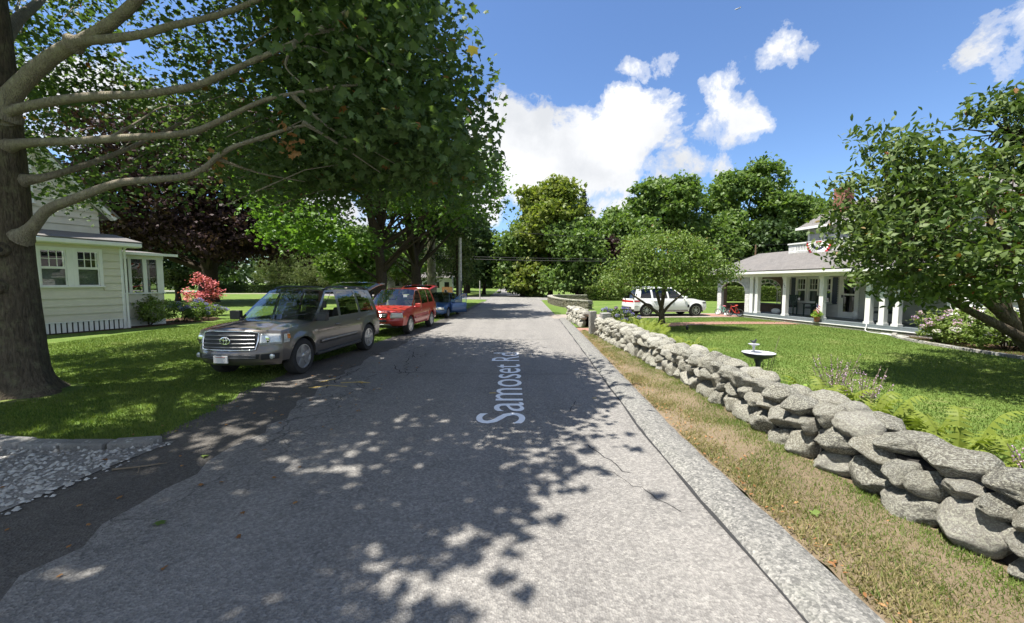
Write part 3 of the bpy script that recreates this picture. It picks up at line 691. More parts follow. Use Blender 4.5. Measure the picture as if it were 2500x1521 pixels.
# ------------------------------------------------------------------ the big maple by the drive
def limb_mesh(mb, P, r0, r1, seg=8, n=5, wob=.03, rg=random.Random(3)):
    Q = spline(P, n); k = len(Q)
    mb.tube(Q, [(r0 + (r1 - r0) * (i / (k - 1)) ** .8) * (1 + .9 * math.exp(-i / 2.2)) for i in range(k)], seg, True, wob, rg)
def maple():
    t = thing('maple_tree', 'big dark-barked maple with long spreading limbs, growing at the end of the drive', 'tree', (-9.22, 7.40, 0))
    off = Vector((-9.22, 7.40, 0)); L = lambda P: [Vector(p) - off for p in P]
    rg = random.Random(8)
    # trunk with flared foot
    V = []; seg = 28; hs = [-.05, .03, .12, .25, .45, .8, 1.2, 1.8, 2.4, 3.0, 3.6, 4.2, 5.0, 5.8, 6.6, 7.6, 8.8, 10.2]
    rs = [.74, .66, .57, .50, .45, .42, .40, .385, .38, .385, .395, .40, .40, .37, .32, .25, .17, .06]
    mb = MB(); rows = []
    for h, r in zip(hs, rs):
        row = []
        for k in range(seg):
            a = 2 * math.pi * k / seg; fl = max(0, 1 - h / .7)
            q = r * (1 + .14 * fl * math.cos(5 * a + 1) + .10 * fl * math.cos(3 * a) + .03 * math.sin(7 * a + h * 2) + rg.uniform(-.012, .012))
            row.append((q * math.cos(a) + .04 * math.sin(h), q * math.sin(a), h))
        rows.append(row + [row[0]])
    mb.grid(rows)
    tr = mb.build('trunk', 'bark_maple', t, smooth=70)
    for (a, h, s) in ((-.95, 1.98, .10), (-.75, 2.62, .09)):        # old branch scars
        c = Vector((.44 * math.cos(a), .44 * math.sin(a), h)); d = Vector((math.cos(a), math.sin(a), 0))
        k = MB(); k.tube([c - d * .05, c + d * .03, c + d * .055], [s * 1.5, s * 1.25, s], 14); k.build('scar', 'bark_maple', tr, smooth=60)
        k = MB(); k.tube([c + d * .03, c + d * .062], [s * .55, s * .5], 12); k.build('hollow', 'joint_dark', tr)
    LB = {
     'a': ([(-8.95, 7.35, 5.0), (-8.68, 7.3, 5.33), (-8.16, 7.25, 5.72), (-7.65, 7.2, 6.0), (-7.08, 7.1, 6.15), (-6.51, 7.0, 6.38), (-6.03, 6.9, 6.64), (-5.4, 6.7, 6.97), (-4, 6.3, 7.7)], .15, .055),
     'b': ([(-7.4, 7.15, 6.07), (-7.15, 7.1, 6.1), (-6.65, 7.05, 6.1), (-6.0, 6.95, 6.12), (-5.51, 6.85, 6.18), (-4.96, 6.75, 6.21), (-4.33, 6.6, 6.26), (-3.69, 6.4, 6.34), (-2.96, 6.2, 6.49)], .085, .03),
     'c': ([(-8.95, 7.35, 4.9), (-8.86, 7.3, 4.98), (-8.43, 7.25, 5.08), (-7.72, 7.2, 5.18), (-6.97, 7.1, 5.2), (-6.29, 7.05, 5.2), (-5.65, 6.95, 5.22), (-5.13, 6.9, 5.29), (-4.5, 6.8, 5.47), (-4.2, 6.75, 5.56), (-3.58, 6.6, 5.7), (-3.0, 6.5, 5.89), (-2.51, 6.4, 6.1), (-2.1, 6.3, 6.3)], .092, .026),
     'd': ([(-8.95, 7.35, 4.45), (-8.61, 7.3, 4.48), (-8.19, 7.25, 4.49), (-7.36, 7.15, 4.48), (-6.6, 7.1, 4.51), (-5.8, 7.0, 4.52), (-5.24, 6.9, 4.55), (-4.81, 6.8, 4.65), (-4.5, 6.75, 4.76), (-3.87, 6.6, 4.92), (-3.36, 6.5, 4.97), (-2.8, 6.4, 5.0), (-2.32, 6.3, 5.01)], .085, .02),
     'e': ([(-8.8, 7.35, 2.85), (-8.51, 7.3, 3.05), (-8.17, 7.25, 3.33), (-7.58, 7.15, 3.5), (-7.16, 7.1, 3.63), (-6.67, 7.05, 3.75), (-5.95, 6.95, 3.78), (-5.42, 6.9, 3.82), (-5.09, 6.85, 3.93), (-4.84, 6.8, 4.09), (-4.5, 6.7, 4.22), (-4.03, 6.6, 4.32), (-3.51, 6.5, 4.43), (-3.13, 6.4, 4.46)], .10, .02),
     'f': ([(-8.9, 7.5, 3.9), (-8.55, 7.7, 4.04), (-8.3, 8.6, 4.67), (-8.0, 9.4, 5.37), (-7.6, 10.2, 6.18)], .07, .03),
     'g': ([(-9.3, 7.5, 6.0), (-9.8, 8.4, 7.2), (-10.6, 9.6, 8.4), (-11.4, 10.5, 9.4)], .12, .05),
     'h': ([(-9.2, 7.2, 6.6), (-8.6, 5.6, 7.7), (-7.6, 4.0, 8.4), (-6.4, 2.6, 8.8)], .15, .05),
     'i': ([(-9.4, 7.3, 5.8), (-10.6, 6.4, 6.8), (-12.4, 5.6, 7.6)], .12, .05),
     'j': ([(-9.1, 7.5, 7.2), (-8.0, 8.6, 8.6), (-6.0, 9.4, 9.8), (-4.0, 9.6, 10.4)], .11, .04)}
    for k, (P, a, b) in LB.items():
        m = MB(); limb_mesh(m, L(P), a, b, 10); m.build('limb', 'bark_limb', t, smooth=70)
    TW = [[(-3.32, 6.55, 5.83), (-3.41, 6.4, 5.44), (-3.42, 6.4, 5.29), (-3.22, 6.3, 5.09), (-2.99, 6.2, 4.89)],
          [(-4.2, 6.75, 5.56), (-3.47, 6.9, 5.89), (-2.89, 6.8, 5.72), (-2.39, 6.7, 5.57)],
          [(-7.06, 7.2, 4.48), (-6.64, 7.4, 4.88), (-6.35, 7.6, 5.22), (-5.82, 7.7, 5.32), (-5.25, 7.9, 5.62)],
          [(-3.4, 6.5, 4.95), (-2.9, 6.6, 4.5), (-2.3, 6.7, 4.2), (-1.8, 6.6, 3.9)], [(-3.2, 6.4, 4.5), (-2.7, 6.5, 4.2), (-2.1, 6.6, 3.8)],
          [(-2.7, 6.5, 5.95), (-2.2, 6.6, 5.6), (-1.6, 6.5, 5.3)], [(-3.0, 6.45, 5.85), (-2.3, 6.8, 6.1), (-1.6, 6.9, 6.0), (-1.0, 6.8, 5.7)], [(-4.9, 6.8, 4.1), (-4.4, 7.2, 3.95), (-3.8, 7.6, 3.9)]]
    m = MB()
    for P in TW: limb_mesh(m, L(P), .022, .007, 5, 4)
    # finer twigs carry the outer leaves
    rg2 = np.random.default_rng(5)
    # crown: leaf clusters through the outer shell, the shaded inner crown over the limbs stays bare
    C = []
    while len(C) < 900:
        d = unit(rg2.normal(size=(1, 3)))[0]; r = rg2.uniform(.55, 1.0) ** .6
        p = np.array([-8.8, 6.6, 7.6]) + d * r * np.array([8.3, 8.4, 5.2])
        gx, gy = p[0] + .39 * p[2], p[1] + .11 * p[2]                     # sun shafts: gaps run right through the crown
        if math.sin(gx * 1.9 + 1.3 * math.sin(gy * 1.1)) * math.sin(gy * 2.1 + 1.7 * math.sin(gx * .8)) > ((.30 if gy > 6 else .08) if gx > -4.5 else -.18): continue
        if p[2] < 4.0: continue
        if p[1] < 8.2 and p[0] / max(p[1], .1) < -.42 and p[2] < 7.6: continue
        if p[2] < 4.6 + max(0, -3.5 - p[0]) * .10 and p[0] < -6: continue
        if p[0] > -1.0 - .16 * (p[1] - 6) ** 2 * .4: continue
        C.append(p)
    n_shell = len(C)
    n_cur = len(C)
    for _ in range(420):                                               # drooping outer curtain over the road
        u = rg2.uniform(0, 1); x = -.85 - 3.9 * rg2.uniform(0, 1) ** 1.2; y = rg2.uniform(5.3, 9.6); z = rg2.uniform(3.6, 8.2)
        if z < 3.75 + .10 * (-x) + .12 * (y - 6) * 0: continue
        if y < 7.5 and x / y < -.43: continue
        C.append(np.array([x, y, z]))
    for _ in range(250):                                               # layers behind the limbs
        C.append(np.array([rg2.uniform(-15, -3), rg2.uniform(8.6, 13.5), rg2.uniform(4.3, 9.5)]))
    C = [q for i, q in enumerate(C) if i < n_cur or not (q[0] + .39 * q[2] < -4.2 and math.sin((q[0] + .39 * q[2]) * 1.9 + 1.3 * math.sin((q[1] + .11 * q[2]) * 1.1)) * math.sin((q[1] + .11 * q[2]) * 2.1 + 1.7 * math.sin((q[0] + .39 * q[2]) * .8)) > -.18)]
    C = np.array(C)
    gx, gy = C[:, 0] + .39 * C[:, 2], C[:, 1] + .11 * C[:, 2]
    ok = gx < np.interp(gy, [1, 2, 3, 4, 5, 7, 10, 12, 14.4], [-1.0, -.9, -.6, -.1, .45, .95, 1.4, .9, -.2]); n_shell = int(ok[:n_cur].sum()); C = C[ok]
    C = C - np.array(off)
    per = rg2.integers(40, 82, len(C)); idx = np.repeat(np.arange(len(C)), per)
    P = C[idx] + rg2.normal(size=(len(idx), 3)) * np.array([.44, .44, .25])
    P = P[(P[:, 0] + off.x) < -.10]
    hi = P[:, 2] > np.maximum(7.6, 2.4 + .82 * (P[:, 1] + off.y))                     # the upper crown over the frame: plainer leaf shape
    leaf_cloud('crown', P[~hi], rg2.uniform(.10, .175, (~hi).sum()), L_MAPLE, 'leaf_maple', t, up=1.0, seed=4, axis=np.array([0, 0, -1.0]), axw=.35)
    leaf_cloud('upper_crown', P[hi], rg2.uniform(.18, .26, hi.sum()), L_TUFT, 'leaf_maple', t, up=1.6, seed=14)
    k = rg2.choice(n_shell, 200, replace=False)
    for i in k:
        a = C[i]; c = a * np.array([.72, .72, .9]) + np.array([0, 0, -.1]); m.tube([c, (a + c) / 2 + np.array([0, 0, .12]), a], [.014, .010, .004], 4, False)
    tag(m.build('twigs', 'bark_limb', t, smooth=60), kind='stuff')
    # two dead brown leaf bunches
    for c in ((-3.32, 6.3, 4.15), (-3.5, 6.4, 4.35), (-2.2, 6.3, 5.9), (-4.9, 6.9, 4.0)):
        q = np.array(c) - np.array(off) + rg2.normal(size=(12, 3)) * np.array([.05, .05, .12])
        leaf_cloud('dead_leaves', q, .11, L_MAPLE, 'leaf_dead', t, up=0, seed=int(abs(c[0]) * 10), axis=np.array([0, 0, -1.0]), axw=.6)
    return t
maple()

# ------------------------------------------------------------------ other trees
def crown_points(blobs, ncl, per, cr, seed, inner=.6, low=-.55):
    rg = np.random.default_rng(seed); B = np.array(blobs, float)
    w = (B[:, 3] * B[:, 4] + B[:, 3] * B[:, 5]) ; w = w / w.sum()
    C = []
    while len(C) < ncl:
        b = B[rg.choice(len(B), p=w)]; d = unit(rg.normal(size=(1, 3)))[0]
        if d[2] < low and rg.uniform() < .8: continue
        p = b[:3] + d * b[3:] * rg.uniform(inner, 1.0)
        q = ((p - B[:, :3]) / B[:, 3:]); 
        if ((q ** 2).sum(1) < .30).any(): continue
        C.append(p)
    C = np.array(C); k = rg.poisson(per, len(C)) + 3; idx = np.repeat(np.arange(len(C)), k)
    s = (cr * rg.uniform(.6, 1.3, len(C)))[idx][:, None]
    return C[idx] + rg.normal(size=(len(idx), 3)) * s * np.array([1, 1, .55]), C
WOODS = True
def lobes(c, r, n, seed, lr=.42):
    """a lumpy crown: n smaller lobes over an ellipsoid"""
    rg = np.random.default_rng(seed); o = [(*c, r[0] * .78, r[1] * .78, r[2] * .8)]
    for i in range(n):
        d = unit(rg.normal(size=(1, 3)))[0]; d[2] = d[2] * .9 + .12
        k = rg.uniform(lr * .7, lr * 1.25)
        o.append((c[0] + d[0] * r[0] * .72, c[1] + d[1] * r[1] * .72, c[2] + d[2] * r[2] * .74, r[0] * k, r[1] * k, r[2] * k * .8))
    return o
def broad_tree(name, label, loc, blobs, ncl, per, cr, leaf, lm, bark, r, seed, tmpl=L_TUFT, group=None, up=.7, trunk_top=None, inner=.6, limbs=7, cat='tree', fork=None, low=-.55):
    t = thing(name, label, cat, loc, 0, group); rg = random.Random(seed)
    P, C = crown_points(blobs, ncl, per, cr, seed, inner, low)
    B = sorted(blobs, key=lambda b: -b[3] * b[4]); top = trunk_top or max(b[2] for b in blobs)
    mb = MB(); pts = [(0, 0, -.1), (0.02 * top, .01, top * .25), (rg.uniform(-.03, .03) * top, rg.uniform(-.03, .03) * top, top * .6), (rg.uniform(-.05, .05) * top, 0, top)]
    q = spline(pts, 4); n = len(q); mb.tube(q, [r * (1.35 if i == 0 else 1) * (1 - .75 * i / (n - 1)) for i in range(n)], 12, True, .05, rg)
    mb.build('trunk', bark, t, smooth=60)
    m = MB(); tg = [b[:3] for b in B[:limbs]] + [tuple(C[rg.randrange(len(C))]) for _ in range(limbs * 2)]
    for k, g in enumerate(tg):
        h = min(max(g[2] * rg.uniform(.35, .6), fork or top * .18), top * .9); s = Vector((0.02 * top * min(1, h / top * 4), 0, h)); e = Vector(g)
        mid = (s + e) / 2 + Vector((0, 0, -.04 * (e - s).length))
        m.tube(spline([s, mid, e], 4), [r * .38 * (1 - .8 * i / 8) * (1 if k < limbs else .5) for i in range(9)], 6, False, .05, rg)
    tag(m.build('limbs', bark, t, smooth=60), kind='stuff')
    rgn = np.random.default_rng(seed + 1)
    leaf_cloud('crown', P, leaf * rgn.uniform(.7, 1.3, len(P)), tmpl, lm, t, up=up, seed=seed)
    return t
def conifer(name, label, loc, h, rad, z0, lm, seed, n=60, leaf=.45, bark='bark_dark', r=.3, group=None, droop=.35, per=55):
    t = thing(name, label, 'tree', loc, 0, group); rg = np.random.default_rng(seed); P = []
    m = MB(); m.tube([(0, 0, -.1), (0, 0, h * .5), (0, 0, h * .97)], [r * 1.2, r * .7, .04], 10); m.build('trunk', bark, t, smooth=60)
    mb = MB()
    for i in range(n):
        z = z0 + (h - z0) * (i / n) ** 1.0; L = rad * (1 - ((z - z0) / (h - z0)) ** 1.25) * rg.uniform(.65, 1.1) + .15; a = rg.uniform(0, 6.283)
        e = np.array([math.cos(a) * L, math.sin(a) * L, z - droop * L])
        mb.tube([(0, 0, z), tuple(e * np.array([.5, .5, 0]) + np.array([0, 0, z - droop * L * .3])), tuple(e)], [.05, .03, .01], 4, False)
        k = int(per * L / rad) + 8; s = rg.uniform(.15, 1, k) ** .7
        q = np.c_[np.cos(a) * L * s, np.sin(a) * L * s, z - droop * L * s ** 1.6] + rg.normal(size=(k, 3)) * np.array([.20 * L ** .5, .20 * L ** .5, .12])
        q[:, 2] -= rg.uniform(0, .35, k) * s; P.append(q)
    tag(mb.build('limbs', bark, t), kind='stuff')
    P = np.concatenate(P)
    leaf_cloud('crown', P, leaf * rg.uniform(.7, 1.3, len(P)), L_NEEDLE, lm, t, up=.5, seed=seed, axis=np.array([0, 0, -1.0]), axw=.45)
    return t

# street maple over the parked cars
broad_tree('street_maple', 'tall bright green maple with twin trunk behind the red car', (-8.6, 26, 0),
   lobes((.2, .5, 10.2), (6.4, 5.2, 4.6), 12, 21) + [(-4.6, -1.2, 7.0, 2.9, 2.2, 1.3), (-2.9, -2.5, 5.1, 2.5, 1.9, 1.2), (-.9, -2.9, 4.4, 1.7, 1.4, .9), (-5.5, .5, 5.2, 2.2, 2.0, 1.1), (5.6, -.5, 8.4, 2.6, 3.0, 2.4), (3.6, -1.2, 6.4, 2.6, 2.6, 1.4), (6.0, 1.0, 6.9, 1.9, 2.2, 1.2)],
   640, 46, .55, .25, 'leaf_street', 'bark_dark', .42, 31, L_MAPLE, up=1.0, limbs=9)
broad_tree('forked_tree', 'dark forked tree with low splayed limbs between the red car and mailboxes', (-8.5, 35, 0),
   lobes((1.0, 0, 9.2), (4.6, 4.2, 4.4), 10, 22) + [(4.2, -.5, 7.2, 2.2, 2.2, 1.6), (-2.4, -1, 5.4, 1.8, 1.6, 1.2)], 260, 40, .55, .32, 'leaf_dark', 'bark_dark', .5, 32, fork=1.6, limbs=8)
conifer('pale_spruce', 'tall thinning spruce with a pale lichened trunk near the mailboxes', (-7.6, 38.5, 0), 15, 3.6, 5.0, 'leaf_spruce_dark', 33, 46, .5, 'bark_pale', .42)
conifer('weeping_spruce', 'olive weeping spruce with hanging branches around the pale utility pole', (-4.9, 36.5, 0), 9.5, 2.3, 3.4, 'leaf_spruce', 34, 40, .4, 'bark_dark', .12, droop=.75)
# dark evergreens along the far road
EL = ['dark broad evergreen behind the lone marker post', 'narrower dark evergreen closest to the edge of the narrow far road', 'farthest and tallest dark evergreen beside the narrow far road']
for i, (x, y, h, w) in enumerate([(-7.2, 62, 13.5, 4.2), (-4.9, 70, 11.5, 3.2), (-8.6, 80, 14, 4.5)]):
    broad_tree('evergreen_tree', EL[i], (x, y, 0), lobes((0, 0, h * .52), (w, w, h * .5), 10, 40 + i), 210, 42, .7, .55, 'leaf_dark', 'bark_dark', .35, 60 + i, group='dark evergreens left of the far road', trunk_top=h * .8)
for i, (x, y, h, w) in enumerate([(-9, 142, 15, 7), (0, 150, 14, 6.5), (8, 140, 16, 7)]):
    broad_tree('distant_tree', ['distant tree past the dark evergreens at the end of the narrow road', 'distant tree closing the very end of the narrow road', 'distant tree past the bright bush at the end of the narrow road'][i], (x, y, 0), lobes((0, 0, h * .5), (w, w, h * .52), 8, 50 + i), 150, 40, .9, .9, 'leaf_dark', 'bark_dark', .4, 70 + i, group='trees at the far end of the road')
OAKS = [
 ('golden_oak', 'tall rounded oak with yellowing crown right of the far road', (5.6, 60), [(0, 0, 11.2), (5.2, 5, 6.2)], 'leaf_oak_gold', 14, .55),
 ('spreading_oak', 'lower spreading green oak below the golden oak at the road corner', (9.0, 56), [(0, 0, 6.2), (4.6, 4, 4.8)], 'leaf_oak', 10, .5),
 ('corner_oak', 'leafy green tree beside the bright bush at the far road corner', (1.6, 62), [(0, 0, 7.2), (3.6, 4, 5.6)], 'leaf_oak', 9, .5),
 ('windblown_oak', 'tall green oak with a pointed windblown top behind the small dogwood', (22.5, 62), [(0, 0, 12.0), (5.2, 5, 7.0)], 'leaf_oak', 14, .55),
 ('left_oak', 'green oak filling in below the windblown oak behind the white car', (16.2, 60), [(0, 0, 7.6), (4.6, 4.5, 5.4)], 'leaf_oak', 10, .5),
 ('tall_oak', 'tallest oak of the wood with layered green crown behind the porch roof', (37.5, 66), [(0, 0, 13.6), (6.8, 5.5, 8.0)], 'leaf_oak', 16, .55),
 ('under_oak', 'dense mid green tree behind the hedge below the tallest oak', (29.5, 60), [(0, 0, 7.0), (5.2, 4.5, 5.8)], 'leaf_oak', 10, .5),
 ('shady_oak', 'dark green tree between hedge and porch roof left of the utility pole', (38.0, 57), [(0, 0, 5.6), (5.4, 4, 4.8)], 'leaf_dark', 10, .5),
 ('edge_oak', 'flat-topped green oak beside the brick chimney', (46.5, 64), [(0, 0, 9.8), (5.4, 5, 6.0)], 'leaf_oak', 12, .55),
 ('rear_oak', 'green oak behind the house half hidden by the near dogwood', (57, 66), [(0, 0, 9.2), (6, 5, 6.4)], 'leaf_oak', 12, .55),
 ('rear_oak', 'last oak of the wood behind the clapboard wing', (70, 68), [(0, 0, 8.6), (6.5, 5, 6.2)], 'leaf_oak', 12, .55)]
for i, (nm, lb, (x, y), (c, r), lm, nl, lf) in enumerate(OAKS):
    broad_tree(nm, lb, (x, y, 0), lobes(c, r, nl, 80 + i, .40) + [(-.5 * r[0], -1.5, 2.6, r[0] * .6, 2.2, 2.5), (.5 * r[0], -1.0, 2.4, r[0] * .6, 2.2, 2.4)], 400, 40, .62, lf, lm, 'bark_dark', .38, 90 + i, trunk_top=c[2] + r[2] * .5, limbs=8)
conifer('white_pine', 'dark pine poking up between the oaks behind the white car', (30.5, 68, 0), 17.5, 3.6, 6, 'leaf_spruce_dark', 120, 44, .7, droop=.0)
conifer('white_pine', 'dark pine top leaning out behind the golden oak', (11.4, 66, 0), 17.0, 3.2, 8, 'leaf_spruce_dark', 121, 40, .7, droop=-.05)
broad_tree('copper_tree', 'small dark purple-leaved tree behind the small dogwood', (12.9, 56, 0), lobes((0, 0, 4.9), (2.2, 2, 3.4), 6, 130), 110, 36, .5, .42, 'leaf_beech', 'bark_dark', .2, 131)
broad_tree('bright_bush', 'bright green round bush at the corner of the far road', (2.3, 64, 0), lobes((0, 0, 1.7), (1.7, 1.5, 1.9), 7, 132), 90, 36, .3, .26, 'leaf_shrub', 'bark_dark', .08, 133, cat='bush', trunk_top=1.6, low=-2)
# copper beech and the left background
broad_tree('copper_beech', 'massive dark purple copper beech behind the cream house', (-31.6, 42, 0), lobes((0, 0, 11.5), (12.2, 9.5, 9.2), 20, 140, .34) + [(4.5, -5, 6.2, 4.5, 3, 2.4), (-5, -5, 7, 5, 3, 3), (9, -2, 6.5, 3, 3, 2.4), (0, -6.5, 9, 5, 3, 3)],
   820, 58, .75, .36, 'leaf_beech', 'bark_dark', .95, 141, limbs=12, low=-.8)
BG = [(-47, 82, 9.0, 4.6, 'leaf_spruce', 'olive spruce in the far left background by the pale hedge'), (-37, 78, 8.2, 4.2, 'leaf_spruce', 'rounded olive conifer in line with the copper beech trunk'), (-30.5, 74, 9.8, 4.4, 'leaf_spruce', 'tall olive conifer behind the roof of the bronze vehicle'), (-24.5, 72, 8.6, 3.6, 'leaf_spruce', 'grey-green conifer over the windscreen of the bronze vehicle'), (-19, 74, 9.5, 4.0, 'leaf_spruce', 'loose grey-green conifer left of the twin trunk maple')]
for i, (x, y, h, w, lm, lb) in enumerate(BG):
    broad_tree('background_conifer', lb, (x, y, 0), lobes((0, 0, h * .48), (w, w * .8, h * .52), 9, 150 + i), 210, 40, .6, .42, lm, 'bark_dark', .25, 160 + i, tmpl=L_NEEDLE, trunk_top=h * .8, low=-2)
conifer('tall_spruce', 'tall dark spruce rising behind the olive conifers', (-29, 88, 0), 22, 5, 3, 'leaf_spruce_dark', 170, 60, .8)
for i, (x, y, h, w, lb) in enumerate([(-17.5, 50, 8.5, 4.2, 'fresh green garden tree between the copper beech and the twin trunk maple'), (-12.5, 55, 9.0, 3.8, 'fresh green garden tree behind the twin trunk maple'), (-23.5, 58, 8.0, 4.0, 'mid green garden tree over the bronze vehicle roof')]):
    broad_tree('garden_tree', lb, (x, y, 0), lobes((0, 0, h * .56), (w, w * .9, h * .42), 9, 240 + i), 230, 40, .55, .42, 'leaf_oak', 'bark_dark', .22, 250 + i, trunk_top=h * .8)
for i, (x, y, h, w) in enumerate([(-62, 84, 15, 7), (-74, 78, 16, 8), (-12, 92, 13, 5.5), (-20, 100, 15, 6.5), (-52, 98, 15, 7), (-38, 104, 15, 7)]):
    broad_tree('backdrop_tree', ['shaded broad tree far behind the copper beech', 'shaded broad tree far behind the cream house', 'shaded broad tree behind the white cottage', 'shaded broad tree behind the pale blue-grey house', 'shaded broad tree behind the low dark hedge', 'shaded broad tree behind the tall dark spruce'][i], (x, y, 0), lobes((0, 0, h * .5), (w, w, h * .5), 9, 180 + i), 190, 40, .85, .75, 'leaf_dark', 'bark_dark', .35, 190 + i, group='trees at the back of the left lawns')
broad_tree('round_shrub', 'small round olive shrub on a short stem near the copper beech', (-37.5, 45.5, 0), lobes((0, 0, 2.4), (1.4, 1.3, 1.5), 6, 200), 70, 34, .28, .22, 'leaf_spruce', 'bark_dark', .35, 201, cat='shrub', trunk_top=2.0)
broad_tree('red_maple', 'small red-leaved Japanese maple standing on the lawn past the sunroom', (-19.2, 25.2, 0), [(0, 0, 1.9, .75, .7, .45), (-.45, 0, 1.45, .7, .6, .3), (.65, -.1, 1.35, .7, .6, .28), (.1, -.3, .95, .8, .6, .25), (.05, 0, 2.35, .4, .4, .3), (-.5, .1, .75, .5, .5, .2), (-1.0, 0, 1.0, .4, .4, .15)], 60, 20, .16, .13, 'leaf_redmaple', 'bark_dark', .06, 202, trunk_top=1.7, tmpl=L_MAPLE, limbs=5, up=1.3)
# dogwoods on the right lawn
def dogwood(name, label, loc, blobs, ncl, per, leaf, lm, stems, seed, cr=.26):
    t = thing(name, label, 'tree', loc); rg = random.Random(seed)
    P, C = crown_points(blobs, ncl, per, cr, seed, .5, -.7)
    mb = MB(); P0, rr = stems[0]; q = spline(P0, 5); mb.tube(q, [rr * (1.25 if i == 0 else 1) * (1 - .45 * i / (len(q) - 1)) for i in range(len(q))], 12, True, .05, rg); mb.build('trunk', 'bark_maple', t, smooth=60)
    for P1, r1 in stems[1:]:
        k = MB(); q = spline(P1, 5); k.tube(q, [r1 * (1 - .7 * i / (len(q) - 1)) for i in range(len(q))], 9, True, .05, rg); k.build('limb', 'bark_maple', t, smooth=60)
    ends = [Vector(p[0][-1]) for p in stems[1:]]; k = MB()
    for c in C[::2]:
        c = Vector(c); s = min(ends, key=lambda e: (e - c).length); mid = (s + c) / 2 + Vector((0, 0, .1)); k.tube([s, mid, c], [.018, .011, .004], 4, False)
    tag(k.build('twigs', 'bark_maple', t), kind='stuff')
    rgn = np.random.default_rng(seed)
    leaf_cloud('crown', P, leaf * rgn.uniform(.7, 1.25, len(P)), L_OVAL, lm, t, up=.8, seed=seed, axis=np.array([0, 0, -1.0]), axw=.45)
    return t
dogwood('small_dogwood', 'small spreading dogwood behind the stone wall in front of the white car', (6.69, 18.1, 0),
  [(0, 0, 3.2, 1.9, 1.9, 1.15), (-1.5, 0, 2.4, 1.3, 1.3, .8), (1.6, 0, 2.5, 1.35, 1.3, .8), (0, -1.2, 2.4, 1.4, 1.2, .8), (.2, 1.3, 2.6, 1.4, 1.2, .8), (2.4, -.2, 2.35, .6, .7, .4), (-2.1, 0, 1.95, .75, .8, .5), (.1, 0, 3.85, .9, .9, .5), (-.9, -.4, 3.4, .9, .9, .7), (1.1, -.2, 3.4, .9, .9, .7), (2.75, -.1, 2.75, .35, .35, .15)],
  330, 46, .13, 'leaf_dogwood',
  [([(0.03, 0, -.05), (.02, 0, .4), (0, 0, .75), (-.03, 0, 1.2)], .16), ([(0, 0, .55), (-.5, 0, .95), (-1.2, .1, 1.45), (-1.8, .2, 1.9)], .08), ([(0, 0, .6), (.35, 0, 1.05), (.9, .1, 1.5), (1.6, .1, 2.1)], .075), ([(0, 0, .9), (-.2, 0, 1.5), (-.4, -.2, 2.2), (-.5, -.2, 3.0)], .085), ([(0, 0, .95), (.15, .1, 1.6), (.3, .1, 2.4), (.4, .2, 3.2)], .085), ([(0, 0, .8), (-.15, -.4, 1.3), (-.3, -.9, 2.0)], .06), ([(0, 0, .8), (.2, .5, 1.4), (.4, 1.0, 2.2)], .06)], 210)
def near(B):
    return [(x * .86 + .30 * (x < -3.5), y * 1.0 - .5, z * .86 + .28, a * .86, b * 1.0, h * .86) for x, y, z, a, b, h in B]
dogwood('near_dogwood', 'large dense dogwood with twisting limbs overhanging the lawn before the house wing', (11.45, 8.8, 0),
  near([(-1.2, 0, 3.8, 2.9, 2.6, 1.6), (-3.6, 0, 3.3, 2.2, 2.0, 1.25), (-4.6, -.2, 3.1, 1.3, 1.3, .8), (1.2, 0, 3.8, 2.6, 2.6, 1.6), (-2.8, -1.5, 2.6, 1.9, 1.4, .9), (-1.0, -1.8, 2.9, 2.2, 1.5, 1.1), (-4.2, .2, 4.35, .9, .9, .45), (-3.4, 0, 4.7, .8, .8, .4), (-1.0, 0, 5.5, 1.1, 1.1, .5), (.2, 0, 5.2, 1.6, 1.5, .8), (-4.75, 0, 5.1, .35, .35, .35), (-4.2, .1, 5.0, .45, .4, .25), (-1.6, .1, 6.0, .5, .5, .3), (-.8, 0, 6.4, .45, .45, .35), (-2.9, 0, 1.95, 1.3, 1.2, .45), (-.3, 2.0, 3.6, 2.2, 1.6, 1.2), (-4.9, -.3, 2.3, .7, .7, .35)]) + [(-4.15, -.3, 3.7, .8, .8, .65), (-3.8, -.3, 4.1, .8, .8, .6), (-3.2, -.3, 3.9, 1.0, 1.0, .8), (-3.9, 0, 4.6, .45, .45, .35), (-4.0, 0, 5.15, .28, .28, .4), (-3.3, 0, 4.9, .5, .45, .35), (-1.0, 0, 5.85, .6, .5, .45), (-1.5, 0, 5.5, .6, .5, .3)],
  700, 42, .14, 'leaf_dogwood_dark',
  [([(.45, .1, -.25), (.2, .1, .45), (-.25, .05, .85), (-.75, 0, 1.5)], .20), ([(-.2, 0, .80), (-1.0, -.1, 1.15), (-1.8, -.1, 1.55), (-2.5, -.1, 2.0), (-3.4, -.1, 2.8)], .11), ([(-.5, 0, 1.15), (-1.3, 0, 1.75), (-2.1, 0, 2.0), (-3.0, .1, 2.7)], .12), ([(-.7, 0, 1.45), (-.9, .1, 2.4), (-1.2, 0, 3.4), (-1.0, 0, 5.2)], .11), ([(-.4, 0, 1.1), (.4, .1, 1.9), (1.1, .2, 3.2)], .10), ([(.2, .1, .5), (-.9, -.6, .95), (-1.9, -1.2, 1.7), (-2.6, -1.5, 2.4)], .09), ([(-.5, 0, 1.2), (-.6, .9, 2.2), (-.4, 1.8, 3.2)], .09)], 220, .23)

